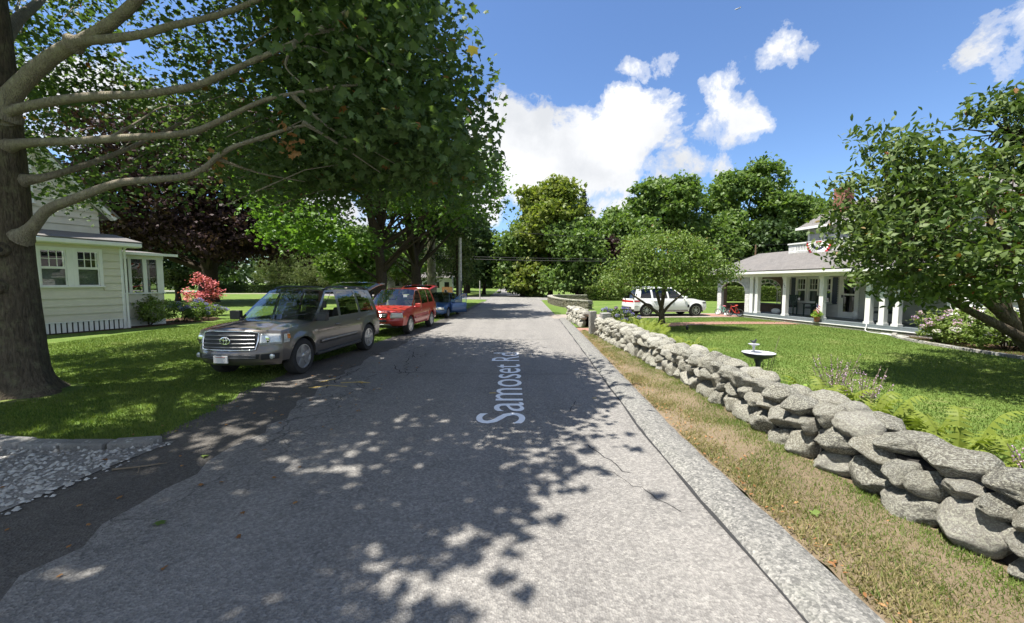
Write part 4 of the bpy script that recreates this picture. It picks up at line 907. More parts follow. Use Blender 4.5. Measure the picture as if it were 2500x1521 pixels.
# the far woods beyond everything read as one mass
def far_woods():
    rg = np.random.default_rng(400); C = []
    for i in range(900):
        a = rg.uniform(-1.15, 1.15); d = rg.uniform(150, 190); h = 9 + 3 * math.sin(a * 9) + 2 * math.sin(a * 23)
        C.append((d * math.sin(a), d * math.cos(a), rg.uniform(.2, 1) * h))
    C = np.array(C); idx = np.repeat(np.arange(len(C)), 26); P = C[idx] + rg.normal(size=(len(idx), 3)) * np.array([2.2, 2.2, 1.3])
    tag(leaf_cloud('far_woods', P, rg.uniform(1.2, 2.4, len(P)), L_TUFT, 'leaf_dark', None, up=.5, seed=41), 'dark mass of far woods closing the horizon behind the gardens', 'woods', kind='stuff')
far_woods()

# ------------------------------------------------------------------ vehicles
def ip(L, x):
    return float(np.interp(x, [p[0] for p in L], [p[1] for p in L]))
PROF = [(-.4, .90), (0, .935), (.12, .972), (.40, 1.0), (.68, .995), (.88, .972), (1, .95), (1.3, .93)]
class Car:
    def __init__(s, name, label, loc, head, c, cat='car', group=None):
        s.c = c; s.t = thing(name, label, cat, loc, math.atan2(head[1], head[0]), group)
        s.zlo = c['sill']; s.xf, s.xr = c['xf'], c['xr']; s.build()
    def zs(s, x): return ip(s.c['zs'], x)
    def hw(s, x): return ip(s.c['hw'], x)
    def sy(s, x, z):
        c = s.c; h = (z - s.zlo) / (s.zs(x) - s.zlo); y = s.hw(x) * ip(PROF, h)
        for xw in c['wx']:
            d = math.hypot(x - xw, z - c['R']); a = c['R'] + .05
            if d < a + .13: y += .028 * max(0, 1 - max(0, d - a) / .13) * min(1, max(0, (s.zs(x) - z) / .2))
        return y
    def zb(s, x):
        c = s.c; z = c['sill'] if abs(x) < abs(c['wx'][0]) else c['sill'] + .06
        for xw in c['wx']:
            a = c['R'] + .055
            if abs(x - xw) < a: z = max(z, c['R'] + math.sqrt(a * a - (x - xw) ** 2) * .98)
        return z
    def F(s, S, z, off=0.0):
        """point on the nose: S across (-1..1), z height"""
        c = s.c; t = (z - c['zf']) / (s.zs(s.xf) - c['zf'])
        x = s.xf + c['pf'] * (1 - abs(S) ** 2.7) + ip(c['vd'], t) * (1 - abs(S) ** 4) + off
        y = S * (s.sy(s.xf, z) + off * .7 * (abs(S) > .9))
        return Vector((x, y, z + c.get('fcrown', .03) * (1 - S * S) * max(0, min(1, (t - .6) / .4))))
    def Bk(s, S, z, off=0.0):
        c = s.c; t = (z - c['zr0']) / (s.zs(s.xr) - c['zr0'])
        return Vector((s.xr - c['pr'] * (1 - abs(S) ** 3.2) - ip(c['rd'], t) * (1 - abs(S) ** 4) - off, S * (s.sy(s.xr, z) + off * (abs(S) > .9)), z))
    def G(s, e, t, side, off=0.0):
        """side glass surface: e = (x at the belt, x at the roof)"""
        c = s.c; b = Vector((e[0], s.sy(e[0], s.zs(e[0])) - .02, s.zs(e[0]))); r = Vector((e[1], ip(c['yr'], e[1]), ip(c['zr'], e[1])))
        p = b.lerp(r, t); p.y += .022 * math.sin(math.pi * t) + off; p.y *= side; return p
    def gquad(s, mb, e0, e1, t0, t1, side, off=0, n=4, m=5):
        rows = []
        for i in range(m + 1):
            f = i / m; e = (e0[0] + (e1[0] - e0[0]) * f, e0[1] + (e1[1] - e0[1]) * f)
            rows.append([s.G(e, t0 + (t1 - t0) * k / n, side, off) for k in range(n + 1)])
        mb.grid(rows if side > 0 else rows[::-1])
    def fpatch(s, name, m, S0, S1, z0, z1, off=.006, n=8, k=3, parent=None, thick=0, sl0=0, sl1=0):
        mb = MB(); rows = []
        for i in range(n + 1):
            f = i / n; rows.append([s.F((S0 + sl0 * (j / k)) + ((S1 + sl1 * (j / k)) - (S0 + sl0 * (j / k))) * f, z0 + (z1 - z0) * j / k, off) for j in range(k + 1)])
        mb.grid(rows); return mb.build(name, m, parent or s.t, smooth=50, solid=thick)
    def spatch(s, name, m, x0, x1, z0, z1, side, off=.006, n=6, k=3, parent=None, sl=0, thick=0):
        mb = MB(); rows = []
        for i in range(n + 1):
            rows.append([])
            for j in range(k + 1):
                x = x0 + (x1 - x0) * i / n + sl * j / k; z = z0 + (z1 - z0) * j / k
                rows[-1].append((x, side * (s.sy(x, z) + off), z))
        mb.grid(rows if side < 0 else rows[::-1]); return mb.build(name, m, parent or s.t, smooth=50, solid=thick)
    def seam(s, pts, side, w=.007):
        mb = MB(); V = [Vector((x, side * (s.sy(x, z) + .0015), z)) for x, z in pts]; rows = []
        for i, p in enumerate(V):
            d = (V[min(i + 1, len(V) - 1)] - V[max(i - 1, 0)]); n = Vector((-d.z, 0, d.x)).normalized() * w / 2
            rows.append([p + n, p - n])
        mb.grid(rows); return mb
    def wheel(s, x, side):
        c = s.c; Rw = c['R']; tw = c.get('tw', .25); y = side * (s.hw(x) - tw / 2 + .005)
        pr = [(Rw * .64, -tw * .42), (Rw * .70, -tw / 2), (Rw * .93, -tw * .48), (Rw, -tw * .34), (Rw, tw * .34), (Rw * .93, tw * .48), (Rw * .70, tw / 2), (Rw * .64, tw * .42), (Rw * .64, -tw * .42)]
        w = MB().lathe(pr, 36, (0, 0, 0), 'y').build('wheel', 'tyre', s.t, smooth=40, loc=(x, y, Rw))
        rim = MB(); o = side * tw * .30; r = Rw * .66
        rim.lathe([(r, -side * tw * .3), (r, side * tw * .46), (r * .93, side * tw * .47), (r * .90, o * .3), (r * .1, o * .1)], 28, (0, 0, 0), 'y')
        rim.build('rim', c.get('rimback', 'black_plastic'), w, smooth=40)
        sp = MB(); ns = c.get('spokes', 5)
        for k in range(ns):
            a = 2 * math.pi * k / ns + .3
            for da in ((-.16, .16) if c.get('twin', 1) else (0,)):
                A = a + da * .9; B = a + da * 1.8 * (1 if c.get('vspoke') is None else 1.6)
                p0 = (r * .12 * math.cos(A), r * .12 * math.sin(A)); p1 = (r * .97 * math.cos(B), r * .97 * math.sin(B)); nx, ny = -math.sin(a), math.cos(a); ww = c.get('spw', .040) * r / .26
                q = [(p0[0] - nx * ww * .6, p0[1] - ny * ww * .6), (p1[0] - nx * ww * .42, p1[1] - ny * ww * .42), (p1[0] + nx * ww * .42, p1[1] + ny * ww * .42), (p0[0] + nx * ww * .6, p0[1] + ny * ww * .6)]
                sp.prism(q, o * .8, side * tw * .45, 'y')
        sp.lathe([(r * .24, o * .6), (r * .24, side * tw * .46), (r * .16, side * tw * .50), (.001, side * tw * .50)], 14, (0, 0, 0), 'y')
        sp.lathe([(r * .995, side * tw * .40), (r * 1.0, side * tw * .48), (r * .92, side * tw * .48), (r * .92, side * tw * .40)], 28, (0, 0, 0), 'y')
        sp.build('spokes', c.get('rim', 'alloy'), w, smooth=35)
    def build(s):
        c = s.c; t = s.t; body = MB(); T = 11
        xs = list(np.linspace(s.xr, s.xf, 46))
        for xw in c['wx']:
            a = c['R'] + .055; xs += list(xw + a * np.cos(np.linspace(0, math.pi, 17))) + [xw - a - .002, xw + a + .002]
        xs = sorted(x for x in set(round(float(x), 4) for x in xs) if s.xr <= x <= s.xf)
        for side in (1, -1):
            rows = []
            for x in xs:
                z0, z1 = s.zb(x), s.zs(x)
                r = [Vector((x, side * (s.sy(x, z0 + .01) - .10), z0 + .015)), Vector((x, side * (s.sy(x, z0) - .012), z0))]
                r += [Vector((x, side * s.sy(x, z0 + (z1 - z0) * k / T), z0 + (z1 - z0) * k / T)) for k in range(T + 1)]
                r.append(Vector((x, side * (s.sy(x, z1) - .05), z1 + .004))); rows.append(r)
            body.grid(rows if side < 0 else rows[::-1])
        SS = [math.sin(q) for q in np.linspace(-math.pi / 2, math.pi / 2, 25)]
        zf = np.linspace(c['zf'], s.zs(s.xf), 14)
        body.grid([[s.F(S, z) for z in zf] for S in SS])
        body.grid([[s.F(S, c['zf']) + Vector((-.25 * k, 0, .03 * k)) for k in (1, 0)] for S in SS])
        top = [s.F(S, zf[-1]) for S in SS]; rows = []
        for i in range(15):
            f = i / 14; r = []
            for S, p in zip(SS, top):
                x = p.x + ((c['xc'] - c['cb'] * S * S) - p.x) * f; zz = s.zs(min(x, s.xf)); y = S * s.sy(min(x, s.xf), zz)
                z = zz + c['crown'] * (1 - abs(S) ** 2.4) * (.35 + .65 * min(1, f * 2.2)) + c.get('fcrown', .03) * (1 - S * S) * (1 - f) - .004
                if 'bulge' in c: z += c['bulge'] * max(0, 1 - abs(abs(S) - .55) / .2) * math.sin(math.pi * min(1, f * .9 + .1)) * -1
                r.append(p.lerp(Vector((x, y, z)), 1.0 if i else 0.0))
            rows.append(r)
        body.grid([list(q) for q in zip(*rows)][::-1])
        zr = np.linspace(c['zr0'], s.zs(s.xr), 12)
        body.grid([[s.Bk(S, z) for z in zr] for S in SS][::-1])
        # roof
        xt0, xt1 = c['edges'][0][1], c['edges'][-1][1]; rows = []
        for i in range(13):
            f = i / 12; r = []
            for S in np.linspace(-1, 1, 15):
                x = xt0 + (xt1 - xt0) * f + .09 * (1 - S * S) * (1 - f) - .05 * (1 - S * S) * f
                xc = max(min(x, xt0), xt1); r.append((x, S * ip(c['yr'], xc), ip(c['zr'], xc) + c['rcrown'] * (1 - abs(S) ** 2.2)))
            rows.append(r)
        body.grid(rows)
        E = c['edges']
        for side in (1, -1):
            for i in range(0, len(E), 2): s.gquad(body, E[i], E[i + 1], 0, 1, side, .004)
            for i in range(1, len(E) - 1, 2):
                s.gquad(body, E[i], E[i + 1], -.02, .04, side, .002, 1); s.gquad(body, E[i], E[i + 1], .93, 1.0, side, .002, 1)
        s.body = body.build('body', c['paint'], t, smooth=38)
        # underside and wheel wells
        W2 = s.hw(0)
        MB().box(s.xr + .12, s.xf - .02, -W2 + .30, W2 - .30, c['sill'] - .04, s.zs(0) - .30).build('underbody', 'black_plastic', t)
        # glass
        gl = c.get('glass', 'car_glass'); gd = c.get('glass_rear', 'car_glass_dark')
        op = c.get('open_window', [])
        for side in (1, -1):
            k = 0
            for i in range(1, len(E) - 1, 2):
                if (side, k) not in op:
                    m = MB(); s.gquad(m, E[i], E[i + 1], .04, .93, side, -.004); m.build('side_window', gl if k == 0 else gd, t, smooth=60)
                k += 1
        m = MB(); e0 = E[0]; rows = []
        for k in range(7):
            f = k / 6; a, b = s.G(e0, f, 1, .002), s.G(e0, f, -1, .002)
            rows.append([a.lerp(b, j / 12) + Vector((.16 * (1 - (2 * j / 12 - 1) ** 2) * (1 - f) + .09 * (1 - (2 * j / 12 - 1) ** 2) * f, 0, c['crown'] * .9 * (1 - (2 * j / 12 - 1) ** 2) * (1 - f) + c['rcrown'] * (1 - abs(2 * j / 12 - 1) ** 2.2) * f)) for j in range(13)])
        m.grid(rows); m.build('windscreen', gl, t, smooth=60)
        if not c.get('gate'):
            m = MB(); e1 = E[-1]; rows = []
            for k in range(5):
                f = k / 4; a, b = s.G(e1, f, 1), s.G(e1, f, -1)
                rows.append([a.lerp(b, j / 10) + Vector((-.06 * (1 - (2 * j / 10 - 1) ** 2), 0, c['rcrown'] * .9 * (1 - abs(2 * j / 10 - 1) ** 2.2) * f)) for j in range(11)])
            m.grid(rows[::-1]); m.build('rear_window', gd, t, smooth=60)
        # cabin: floor, dash, wheel, seats
        zc = s.zs(0)
        MB().box(E[-1][0] + .1, E[0][0] - .1, -W2 + .12, W2 - .12, c['sill'] + .02, c['sill'] + .12).build('floor_pan', 'dash_dark', t)
        MB().box(E[0][0] - .62, E[0][0] - .06, -W2 + .14, W2 - .14, zc - .35, zc - .03).build('dashboard', c.get('dash', 'dash_dark'), t, bevel=.05)
        sw = MB(); sx = E[0][0] - .72; sy_ = W2 * .42
        sw.tube([(sx + .06 * math.sin(a), sy_ + .19 * math.cos(a), zc - .04 + .18 * math.sin(a)) for a in np.linspace(0, 2 * math.pi, 17)], .016, 6); sw.box(sx - .01, sx + .05, sy_ - .18, sy_ + .18, zc - .06, zc - .02)
        sw.build('steering_wheel', 'dash_dark', t, smooth=60)
        for sx, sgn in c['seats']:
            for sd in (1, -1):
                y = sd * W2 * .42; m = MB()
                m.add([(sx + .02, y - .25, c['sill'] + .35), (sx + .02, y + .25, c['sill'] + .35), (sx - .20, y + .22, zc + .18), (sx - .20, y - .22, zc + .18), (sx - .14, y - .25, c['sill'] + .3), (sx - .14, y + .25, c['sill'] + .3), (sx - .30, y + .21, zc + .18), (sx - .30, y - .21, zc + .18)], [(0, 1, 2, 3), (7, 6, 5, 4), (0, 4, 5, 1), (3, 2, 6, 7), (1, 5, 6, 2), (0, 3, 7, 4)])
                m.box(sx - .02, sx + .48, y - .25, y + .25, c['sill'] + .22, c['sill'] + .38)
                m.box(sx - .31, sx - .20, y - .13, y + .13, zc + .22, zc + .40)
                m.build('seat', c.get('seatm', 'seat_grey'), t, bevel=.035)
        for x in c['wx']:
            for sd in (1, -1): s.wheel(x, sd)
        for sd in (1, -1):
            for pts in c['seams']:
                s.seam(pts, sd).build('door_gap', 'black_plastic', t)
            for (x, z) in c['handles']:
                y = sd * (s.sy(x, z) + .022); q = MB(); q.tube([(x - .11, y - sd * .022, z), (x - .07, y, z), (x + .07, y, z), (x + .11, y - sd * .022, z)], .018, 8)
                q.build('door_handle', c.get('handle_m', c['paint']), t, smooth=60)
            if c.get('mirror'):
                x, z = c['mirror']; y0 = s.sy(x, z) - .05; q = MB(); q.tube([(x, sd * y0, z), (x - .03, sd * (y0 + .12), z + .04)], .03, 8)
                q.obox((x - .02, sd * (y0 + .22), z + .09), (.11, .24, .17), Matrix.Rotation(-.15 * sd, 3, 'Z')); q.build('wing_mirror', c.get('mirror_m', c['paint']), t, smooth=50, bevel=.035)
        if c.get('gate'): s.gate()
    def gate(s):
        """raised tailgate: glass over painted skin"""
        c = s.c; x0 = c['edges'][-1][1] - .02; z0 = ip(c['zr'], x0) + c['rcrown'] * .6; w = ip(c['yr'], x0) + .02; up = c['gate_up']; Lg = c['gate_len']
        def pt(f, S, d=0):
            x = x0 - Lg * f * math.cos(up) - .03 * (1 - S * S); z = z0 + Lg * f * math.sin(up) + .05 * math.sin(math.pi * f) + c['rcrown'] * .5 * (1 - S * S) - .12 * max(0, f - .72) + d - .03 * abs(S) ** 6
            return Vector((x, S * w * (1 + .12 * min(1, f * 1.6)) , z))
        SS = np.linspace(-1, 1, 13)
        g = MB(); g.grid([[pt(f, S, -.001) for S in SS] for f in np.linspace(0, 1, 11)]); o = g.build('tailgate', c['paint'], s.t, smooth=50, solid=.06)
        g = MB(); g.grid([[pt(f, S, .006) for S in SS * .90] for f in np.linspace(.07, .52, 6)]); g.build('rear_window', 'car_glass_dark', o, smooth=60)
        g = MB(); g.tube([pt(.5, 0, .03), pt(.45, .1, .03), pt(.40, .42, .03)], .010, 6); g.build('wiper', 'black_plastic', o)
        g = MB(); g.grid([[pt(f, S, -.072) for S in SS * .86] for f in np.linspace(.08, .94, 7)]); g.build('gate_trim', 'seat_grey', o, smooth=60)
        for sd in (1, -1):
            g = MB(); g.grid([[pt(f, S * sd, .007) for S in np.linspace(.84, 1.0, 3)] for f in np.linspace(.60, .80, 4)][::sd]); g.build('gate_lamp', 'lamp_red', o)
            b = pt(.45, .92 * sd, -.05); a = Vector((x0 + .05, sd * (w - .05), z0 - .42)); MB().tube([a, b], .012, 6).build('gas_strut', 'black_plastic', s.t)

# bronze full-size vehicle on the lawn
suv = Car('parked_suv', 'bronze-grey full-size SUV with raised tailgate parked on the lawn beside the road', (-5.51, 10.73, 0), (-.106, -.994), dict(
    sill=.36, xf=2.22, xr=-2.45, wx=(1.60, -1.60), R=.405, tw=.27, zf=.35, zr0=.45, pf=.38, pr=.16,
    zs=[(-2.7, 1.17), (-1, 1.165), (.9, 1.15), (1.25, 1.135), (1.7, 1.115), (2.22, 1.045), (2.7, .98)],
    hw=[(-2.6, .95), (-2.3, .985), (-1.6, 1.005), (0, 1.01), (1.6, 1.005), (2.0, .995), (2.22, .965), (2.6, .9)],
    vd=[(0, -.10), (.12, .02), (.25, .055), (.42, .05), (.50, .0), (.62, -.01), (.9, -.05), (1, -.12)], rd=[(0, .02), (.3, .08), (.45, .08), (.55, .0), (1, -.04)],
    xc=1.28, cb=.20, crown=.075, rcrown=.05, fcrown=.05, bulge=.018,
    yr=[(-2.3, .70), (-1.2, .735), (.6, .73)], zr=[(-2.35, 1.80), (-1.6, 1.845), (-.4, 1.865), (.25, 1.85), (.7, 1.80)],
    edges=[(1.15, .28), (1.00, .20), (-.02, -.12), (-.14, -.24), (-1.12, -1.12), (-1.26, -1.24), (-2.12, -1.88), (-2.40, -2.20)],
    paint='paint_bronze', seats=[(.15, 1), (-.85, 1)], seams=[[(1.02, 1.14), (1.0, .9), (1.02, .62), (.98, .42)], [(-.08, 1.16), (-.08, .8), (-.06, .42)], [(-1.19, 1.16), (-1.19, 1.0), (-1.10, .86), (-1.06, .80)], [(1.0, .415), (.5, .41), (-1.0, .41)], [(1.25, 1.10), (1.7, 1.065), (2.1, 1.0)]],
    handles=[(.12, .985), (-.98, 1.0)], gate=True, gate_up=R(13), gate_len=1.12, open_window=[(1, 0)], spokes=5, twin=0, spw=.085, dash='dash_dark'))
def suv_front(s):
    t = s.t
    gb = s.fpatch('grille', 'black_plastic', -.60, .60, .70, 1.0, .012, 10, 4, sl0=-.03, sl1=.03)
    for z in (.735, .805, .875, .945):
        q = MB(); q.tube([s.F(S, z, .03) for S in np.linspace(-.585, .585, 13)], .019, 6); q.build('bar', 'grille_grey', gb, smooth=60)
    q = MB(); path = [(-.60, .69)] + [(S, .685) for S in np.linspace(-.5, .5, 7)] + [(.60, .69), (.635, .85), (.65, 1.0)] + [(S, 1.015) for S in np.linspace(.5, -.5, 7)] + [(-.65, 1.0), (-.635, .85), (-.60, .69)]
    q.tube([s.F(S, z, .022) for S, z in path], .017, 8); q.build('grille_surround', 'chrome', gb, smooth=60)
    cx = s.F(0, .86, .055)                                             # oval emblem
    e = MB(); ring = lambda a, b, oy, oz, r: e.tube([cx + Vector((0, oy + a * math.cos(q), oz + b * math.sin(q))) for q in np.linspace(0, 2 * math.pi, 25)], r, 6)
    ring(.105, .072, 0, 0, .011); ring(.034, .066, 0, -.002, .009); ring(.074, .030, 0, .036, .009); e.build('emblem', 'chrome', gb, smooth=60)
    for sd in (1, -1):
        h = s.fpatch('headlight', 'lamp_glass', sd * .655, sd * .985, .775, .985, .012, 10, 4, thick=.02, sl0=sd * .02)
        s.spatch('headlight_side', 'lamp_glass', 2.06, 2.222, .80, .975, sd, .012, 4, 3, parent=h, sl=-.05)
        s.spatch('indicator', 'lamp_amber', 2.02, 2.10, .87, .965, sd, .014, 2, 2, parent=h)
        m = MB(); c0 = s.F(sd * .77, .88, .0); m.lathe([(.07, 0), (.075, .03), (.04, .035)], 16, (c0.x - .0, c0.y, c0.z), 'x'); m.build('reflector', 'chrome', h, smooth=50)
        f = s.fpatch('fog_recess', 'black_plastic', sd * .70, sd * .955, .475, .595, .008, 6, 3)
        c1 = s.F(sd * .86, .535, .012); MB().lathe([(.052, -.02), (.052, .02), (.03, .028), (.001, .028)], 16, tuple(c1), 'x').build('fog_lamp', 'lamp_glass', f, smooth=50)
        s.spatch('side_moulding', s.c['paint'], -1.02, .92, .60, .67, sd, .016, 10, 2, thick=.012)
        q = MB(); q.box(-1.08, 1.08, sd * .96 - .07, sd * .96 + .07, .33, .40); q.build('running_board', 'black_trim', t, bevel=.02)
        r = MB(); r.tube([(-2.0, sd * .70, 1.83), (-1.9, sd * .695, 1.905), (-1.2, sd * .70, 1.93), (-.3, sd * .70, 1.945), (.05, sd * .69, 1.92), (.2, sd * .685, 1.865)], [.03, .026, .022, .022, .026, .03], 8); r.build('roof_rail', 'black_trim', t, smooth=60)
        s.spatch('tail_lamp', 'lamp_red', -2.46, -2.30, .92, 1.16, sd, .012, 3, 3)
        w = MB(); w.tube([Vector((1.34, sd * .12 + .25, 1.23)), Vector((1.16, sd * .30 + .35, 1.30)), Vector((1.12, sd * .45 + .35, 1.31))], .012, 6); w.build('wiper', 'black_plastic', t)
    lo = s.fpatch('lower_intake', 'black_plastic', -.66, .66, .50, .60, .008, 10, 3, sl0=-.02, sl1=.02)
    for z in (.525, .555, .585):
        q = MB(); q.tube([s.F(S, z, .016) for S in np.linspace(-.62, .62, 11)], .007, 6); q.build('intake_bar', 'grille_grey', lo)
    p = s.F(-.06, .50, .05); pl = MB().box(p.x - .015, p.x + .008, p.y - .155, p.y + .155, .43, .58).build('number_plate', 'plate', t, bevel=.006)
    MB().box(p.x + .009, p.x + .012, p.y - .10, p.y + .10, .545, .562).build('plate_band', 'plate_red', pl)
    m = s.F(-.985, 1.08, 0); q = MB(); q.obox((1.0, -1.11, 1.27), (.13, .24, .21), Matrix.Rotation(.12, 3, 'Z')); q.tube([(1.02, -.94, 1.17), (1.02, -1.05, 1.2)], .03, 8); q.build('wing_mirror', 'black_trim', t, smooth=50, bevel=.035)
    q = MB(); q.obox((.98, 1.11, 1.24), (.13, .25, .19), Matrix.Rotation(-.12, 3, 'Z')); q.tube([(1.0, .94, 1.16), (1.0, 1.05, 1.19)], .03, 8); q.build('wing_mirror', 'black_trim', t, smooth=50, bevel=.035)
suv_front(suv)

# red mid-size vehicle
red = Car('parked_suv', 'red mid-size SUV with raised tailgate parked behind the bronze one', (-4.86, 17.62, 0), (-.117, -.993), dict(
    sill=.34, xf=2.02, xr=-2.12, wx=(1.35, -1.35), R=.365, tw=.24, zf=.40, zr0=.42, pf=.34, pr=.14,
    zs=[(-2.4, 1.15), (-.6, 1.13), (.9, 1.10), (1.2, 1.08), (1.6, 1.04), (2.02, .94), (2.4, .88)],
    hw=[(-2.3, .92), (-2.0, .955), (0, .985), (1.4, .98), (1.8, .965), (2.02, .935), (2.3, .88)],
    vd=[(0, -.08), (.15, .02), (.35, .05), (.5, .03), (.6, 0), (.9, -.05), (1, -.14)], rd=[(0, .02), (.3, .07), (.5, .06), (.6, 0), (1, -.03)],
    xc=1.22, cb=.2, crown=.07, rcrown=.045, fcrown=.05, yr=[(-2.1, .70), (-1, .73), (.4, .72)], zr=[(-2.05, 1.73), (-1.4, 1.765), (-.3, 1.775), (.2, 1.75), (.6, 1.70)],
    edges=[(1.12, .22), (.97, .14), (-.05, -.12), (-.16, -.22), (-1.0, -1.02), (-1.13, -1.13), (-1.82, -1.62), (-2.06, -1.88)],
    paint='paint_red', seats=[(.15, 1), (-.8, 1)], seatm='seat_tan', dash='seat_tan', seams=[[(.98, 1.03), (.98, .8), (.95, .40)], [(-.1, 1.06), (-.1, .7), (-.08, .38)], [(-1.06, 1.08), (-1.05, .9), (-.93, .72)], [(.98, .385), (0, .38), (-.9, .38)]],
    handles=[(.1, .88), (-.9, .90)], gate=True, gate_up=R(9), gate_len=1.0, open_window=[(1, 0)], mirror=(.86, 1.03), spokes=5, twin=0, spw=.08))
def red_front(s):
    t = s.t; g = s.fpatch('grille', 'black_plastic', -.40, .40, .72, .87, .014, 8, 3, sl0=-.07, sl1=.07)
    for z in (.76, .81): MB().tube([s.F(S, z, .028) for S in np.linspace(-.40, .40, 9)], .012, 6).build('bar', 'chrome', g, smooth=60)
    for sd in (1, -1):
        h = s.fpatch('headlight', 'lamp_haze', sd * .56, sd * .985, .70, .88, .012, 8, 3, thick=.02, sl0=sd * .03)
        s.spatch('indicator', 'lamp_amber', 1.93, 2.02, .72, .80, sd, .013, 2, 2, parent=h)
        s.spatch('side_moulding', 'paint_red', -.9, .9, .58, .64, sd, .012, 8, 2, thick=.01)
        r = MB(); r.tube([(-1.7, sd * .64, 1.71), (-1.6, sd * .64, 1.765), (-.3, sd * .65, 1.785), (0, sd * .64, 1.74)], .018, 6); r.build('roof_rail', 'black_trim', t, smooth=60)
        s.spatch('tail_lamp', 'lamp_red', -2.14, -1.98, .85, 1.10, sd, .012, 3, 3)
    s.fpatch('lower_intake', 'black_plastic', -.44, .44, .56, .66, .01, 8, 2)
    s.fpatch('bumper_guard', 'grille_grey', -.62, .62, .40, .49, .02, 8, 2, thick=.02, sl0=.06, sl1=-.06)
    p = s.F(0, .47, .05); MB().box(p.x - .01, p.x + .012, p.y - .15, p.y + .15, .42, .52).build('number_plate', 'plate', t)
red_front(red)

# blue saloon with its driver's door open
blue = Car('parked_car', 'small blue car with driver door swung open, last of the parked row', (-4.42, 25.0, 0), (-.12, -.993), dict(
    sill=.24, xf=1.88, xr=-1.95, wx=(1.28, -1.28), R=.31, tw=.20, zf=.26, zr0=.32, pf=.34, pr=.16,
    zs=[(-2.3, .93), (-.6, .92), (.8, .88), (1.05, .86), (1.5, .80), (1.88, .66), (2.3, .6)],
    hw=[(-2.2, .80), (-1.9, .84), (0, .87), (1.3, .865), (1.7, .84), (1.88, .80), (2.2, .75)],
    vd=[(0, -.06), (.2, .03), (.5, .03), (.8, -.02), (1, -.10)], rd=[(0, .02), (.3, .06), (.5, .05), (1, -.03)],
    xc=1.1, cb=.2, crown=.06, rcrown=.04, yr=[(-1.9, .52), (-.8, .58), (.2, .57)], zr=[(-1.7, 1.30), (-1.0, 1.40), (-.2, 1.425), (.15, 1.40), (.5, 1.36)],
    edges=[(1.0, .12), (.86, .05), (-.12, -.18), (-.2, -.26), (-1.05, -.98), (-1.15, -1.06), (-1.5, -1.25), (-1.85, -1.45)],
    paint='paint_blue', seats=[(.0, 1), (-.85, 1)], seams=[[(-.15, .9), (-.15, .28)], [(-1.02, .9), (-.95, .6)]], handles=[(-.95, .78)], mirror=(.75, .88), spokes=5, open_window=[(1, 0)], spw=.05))
def blue_extra(s):
    t = s.t
    s.fpatch('grille', 'black_plastic', -.35, .35, .50, .58, .01, 6, 2); s.fpatch('lower_intake', 'black_plastic', -.6, .6, .32, .40, .01, 6, 2)
    for sd in (1, -1): s.fpatch('headlight', 'lamp_haze', sd * .48, sd * .985, .50, .625, .012, 6, 3, thick=.015)
    # door opening left dark, door hinged at its front edge
    s.spatch('door_opening', 'dash_dark', -.12, .84, .30, .86, 1, .006, 6, 3)
    hx = .86; hy = s.sy(.86, .6); a = R(64); rot = lambda p: Vector((hx + (p[0] - hx) * math.cos(a) + (p[1] - hy) * math.sin(a), hy - (p[0] - hx) * math.sin(a) + (p[1] - hy) * math.cos(a), p[2]))
    m = MB(); m.grid([[rot((x, s.sy(x, z) + .01, z)) for z in np.linspace(.27, .88, 7)] for x in np.linspace(-.12, .84, 7)]); d = m.build('door', 'paint_blue', t, smooth=50, solid=.06)
    fr = MB(); P = [rot(s.G((.84, .05), 0, 1)), rot(s.G((.84, .05), .55, 1)), rot(s.G((.80, .02), .97, 1)), rot(s.G((-.10, -.17), .97, 1)), rot(s.G((-.12, -.18), 0, 1))]
    fr.tube(P, .022, 6); fr.build('window_frame', 'paint_blue', d)
    g = MB(); g.grid([[rot(s.G((.80 - .9 * i / 4, .02 - .19 * i / 4), k / 3 * .95, 1)) for k in range(4)] for i in range(5)]); g.build('side_window', 'car_glass', d)
blue_extra(blue)

# white luxury vehicle on the driveway
wht = Car('parked_suv', 'white three-row SUV parked on the driveway behind the small dogwood', (9.55, 25.45, 0), (.995, .098), dict(
    sill=.30, xf=2.20, xr=-2.32, wx=(1.55, -1.55), R=.385, tw=.26, zf=.40, zr0=.45, pf=.32, pr=.20,
    zs=[(-2.7, 1.08), (-1, 1.08), (.7, 1.04), (1.15, 1.03), (1.7, 1.0), (2.2, .90), (2.6, .85)],
    hw=[(-2.5, .93), (-2.1, .98), (0, 1.0), (1.6, .995), (2.0, .975), (2.2, .94), (2.5, .88)],
    vd=[(0, -.06), (.2, .03), (.5, .03), (.9, -.01), (1, -.08)], rd=[(0, 0), (.3, .06), (.6, .03), (1, -.05)],
    xc=1.15, cb=.2, crown=.06, rcrown=.045, yr=[(-2.2, .64), (-1, .70), (.5, .69)], zr=[(-2.2, 1.66), (-1.5, 1.73), (-.4, 1.765), (.2, 1.74), (.6, 1.68)],
    edges=[(1.05, .12), (.92, .05), (-.12, -.22), (-.22, -.32), (-1.12, -1.18), (-1.24, -1.28), (-1.95, -1.78), (-2.30, -2.10)],
    paint='paint_white', glass='car_glass_dark', seats=[(.0, 1)], seams=[[(.92, 1.0), (.9, .6), (.88, .36)], [(-.17, 1.05), (-.16, .36)], [(-1.18, 1.06), (-1.15, .8), (-1.06, .66)], [(.88, .355), (-1.05, .355)]],
    handles=[(.05, .93), (-1.0, .95)], mirror=(.82, 1.06), spokes=5, rim='alloy', spw=.035, twin=1))
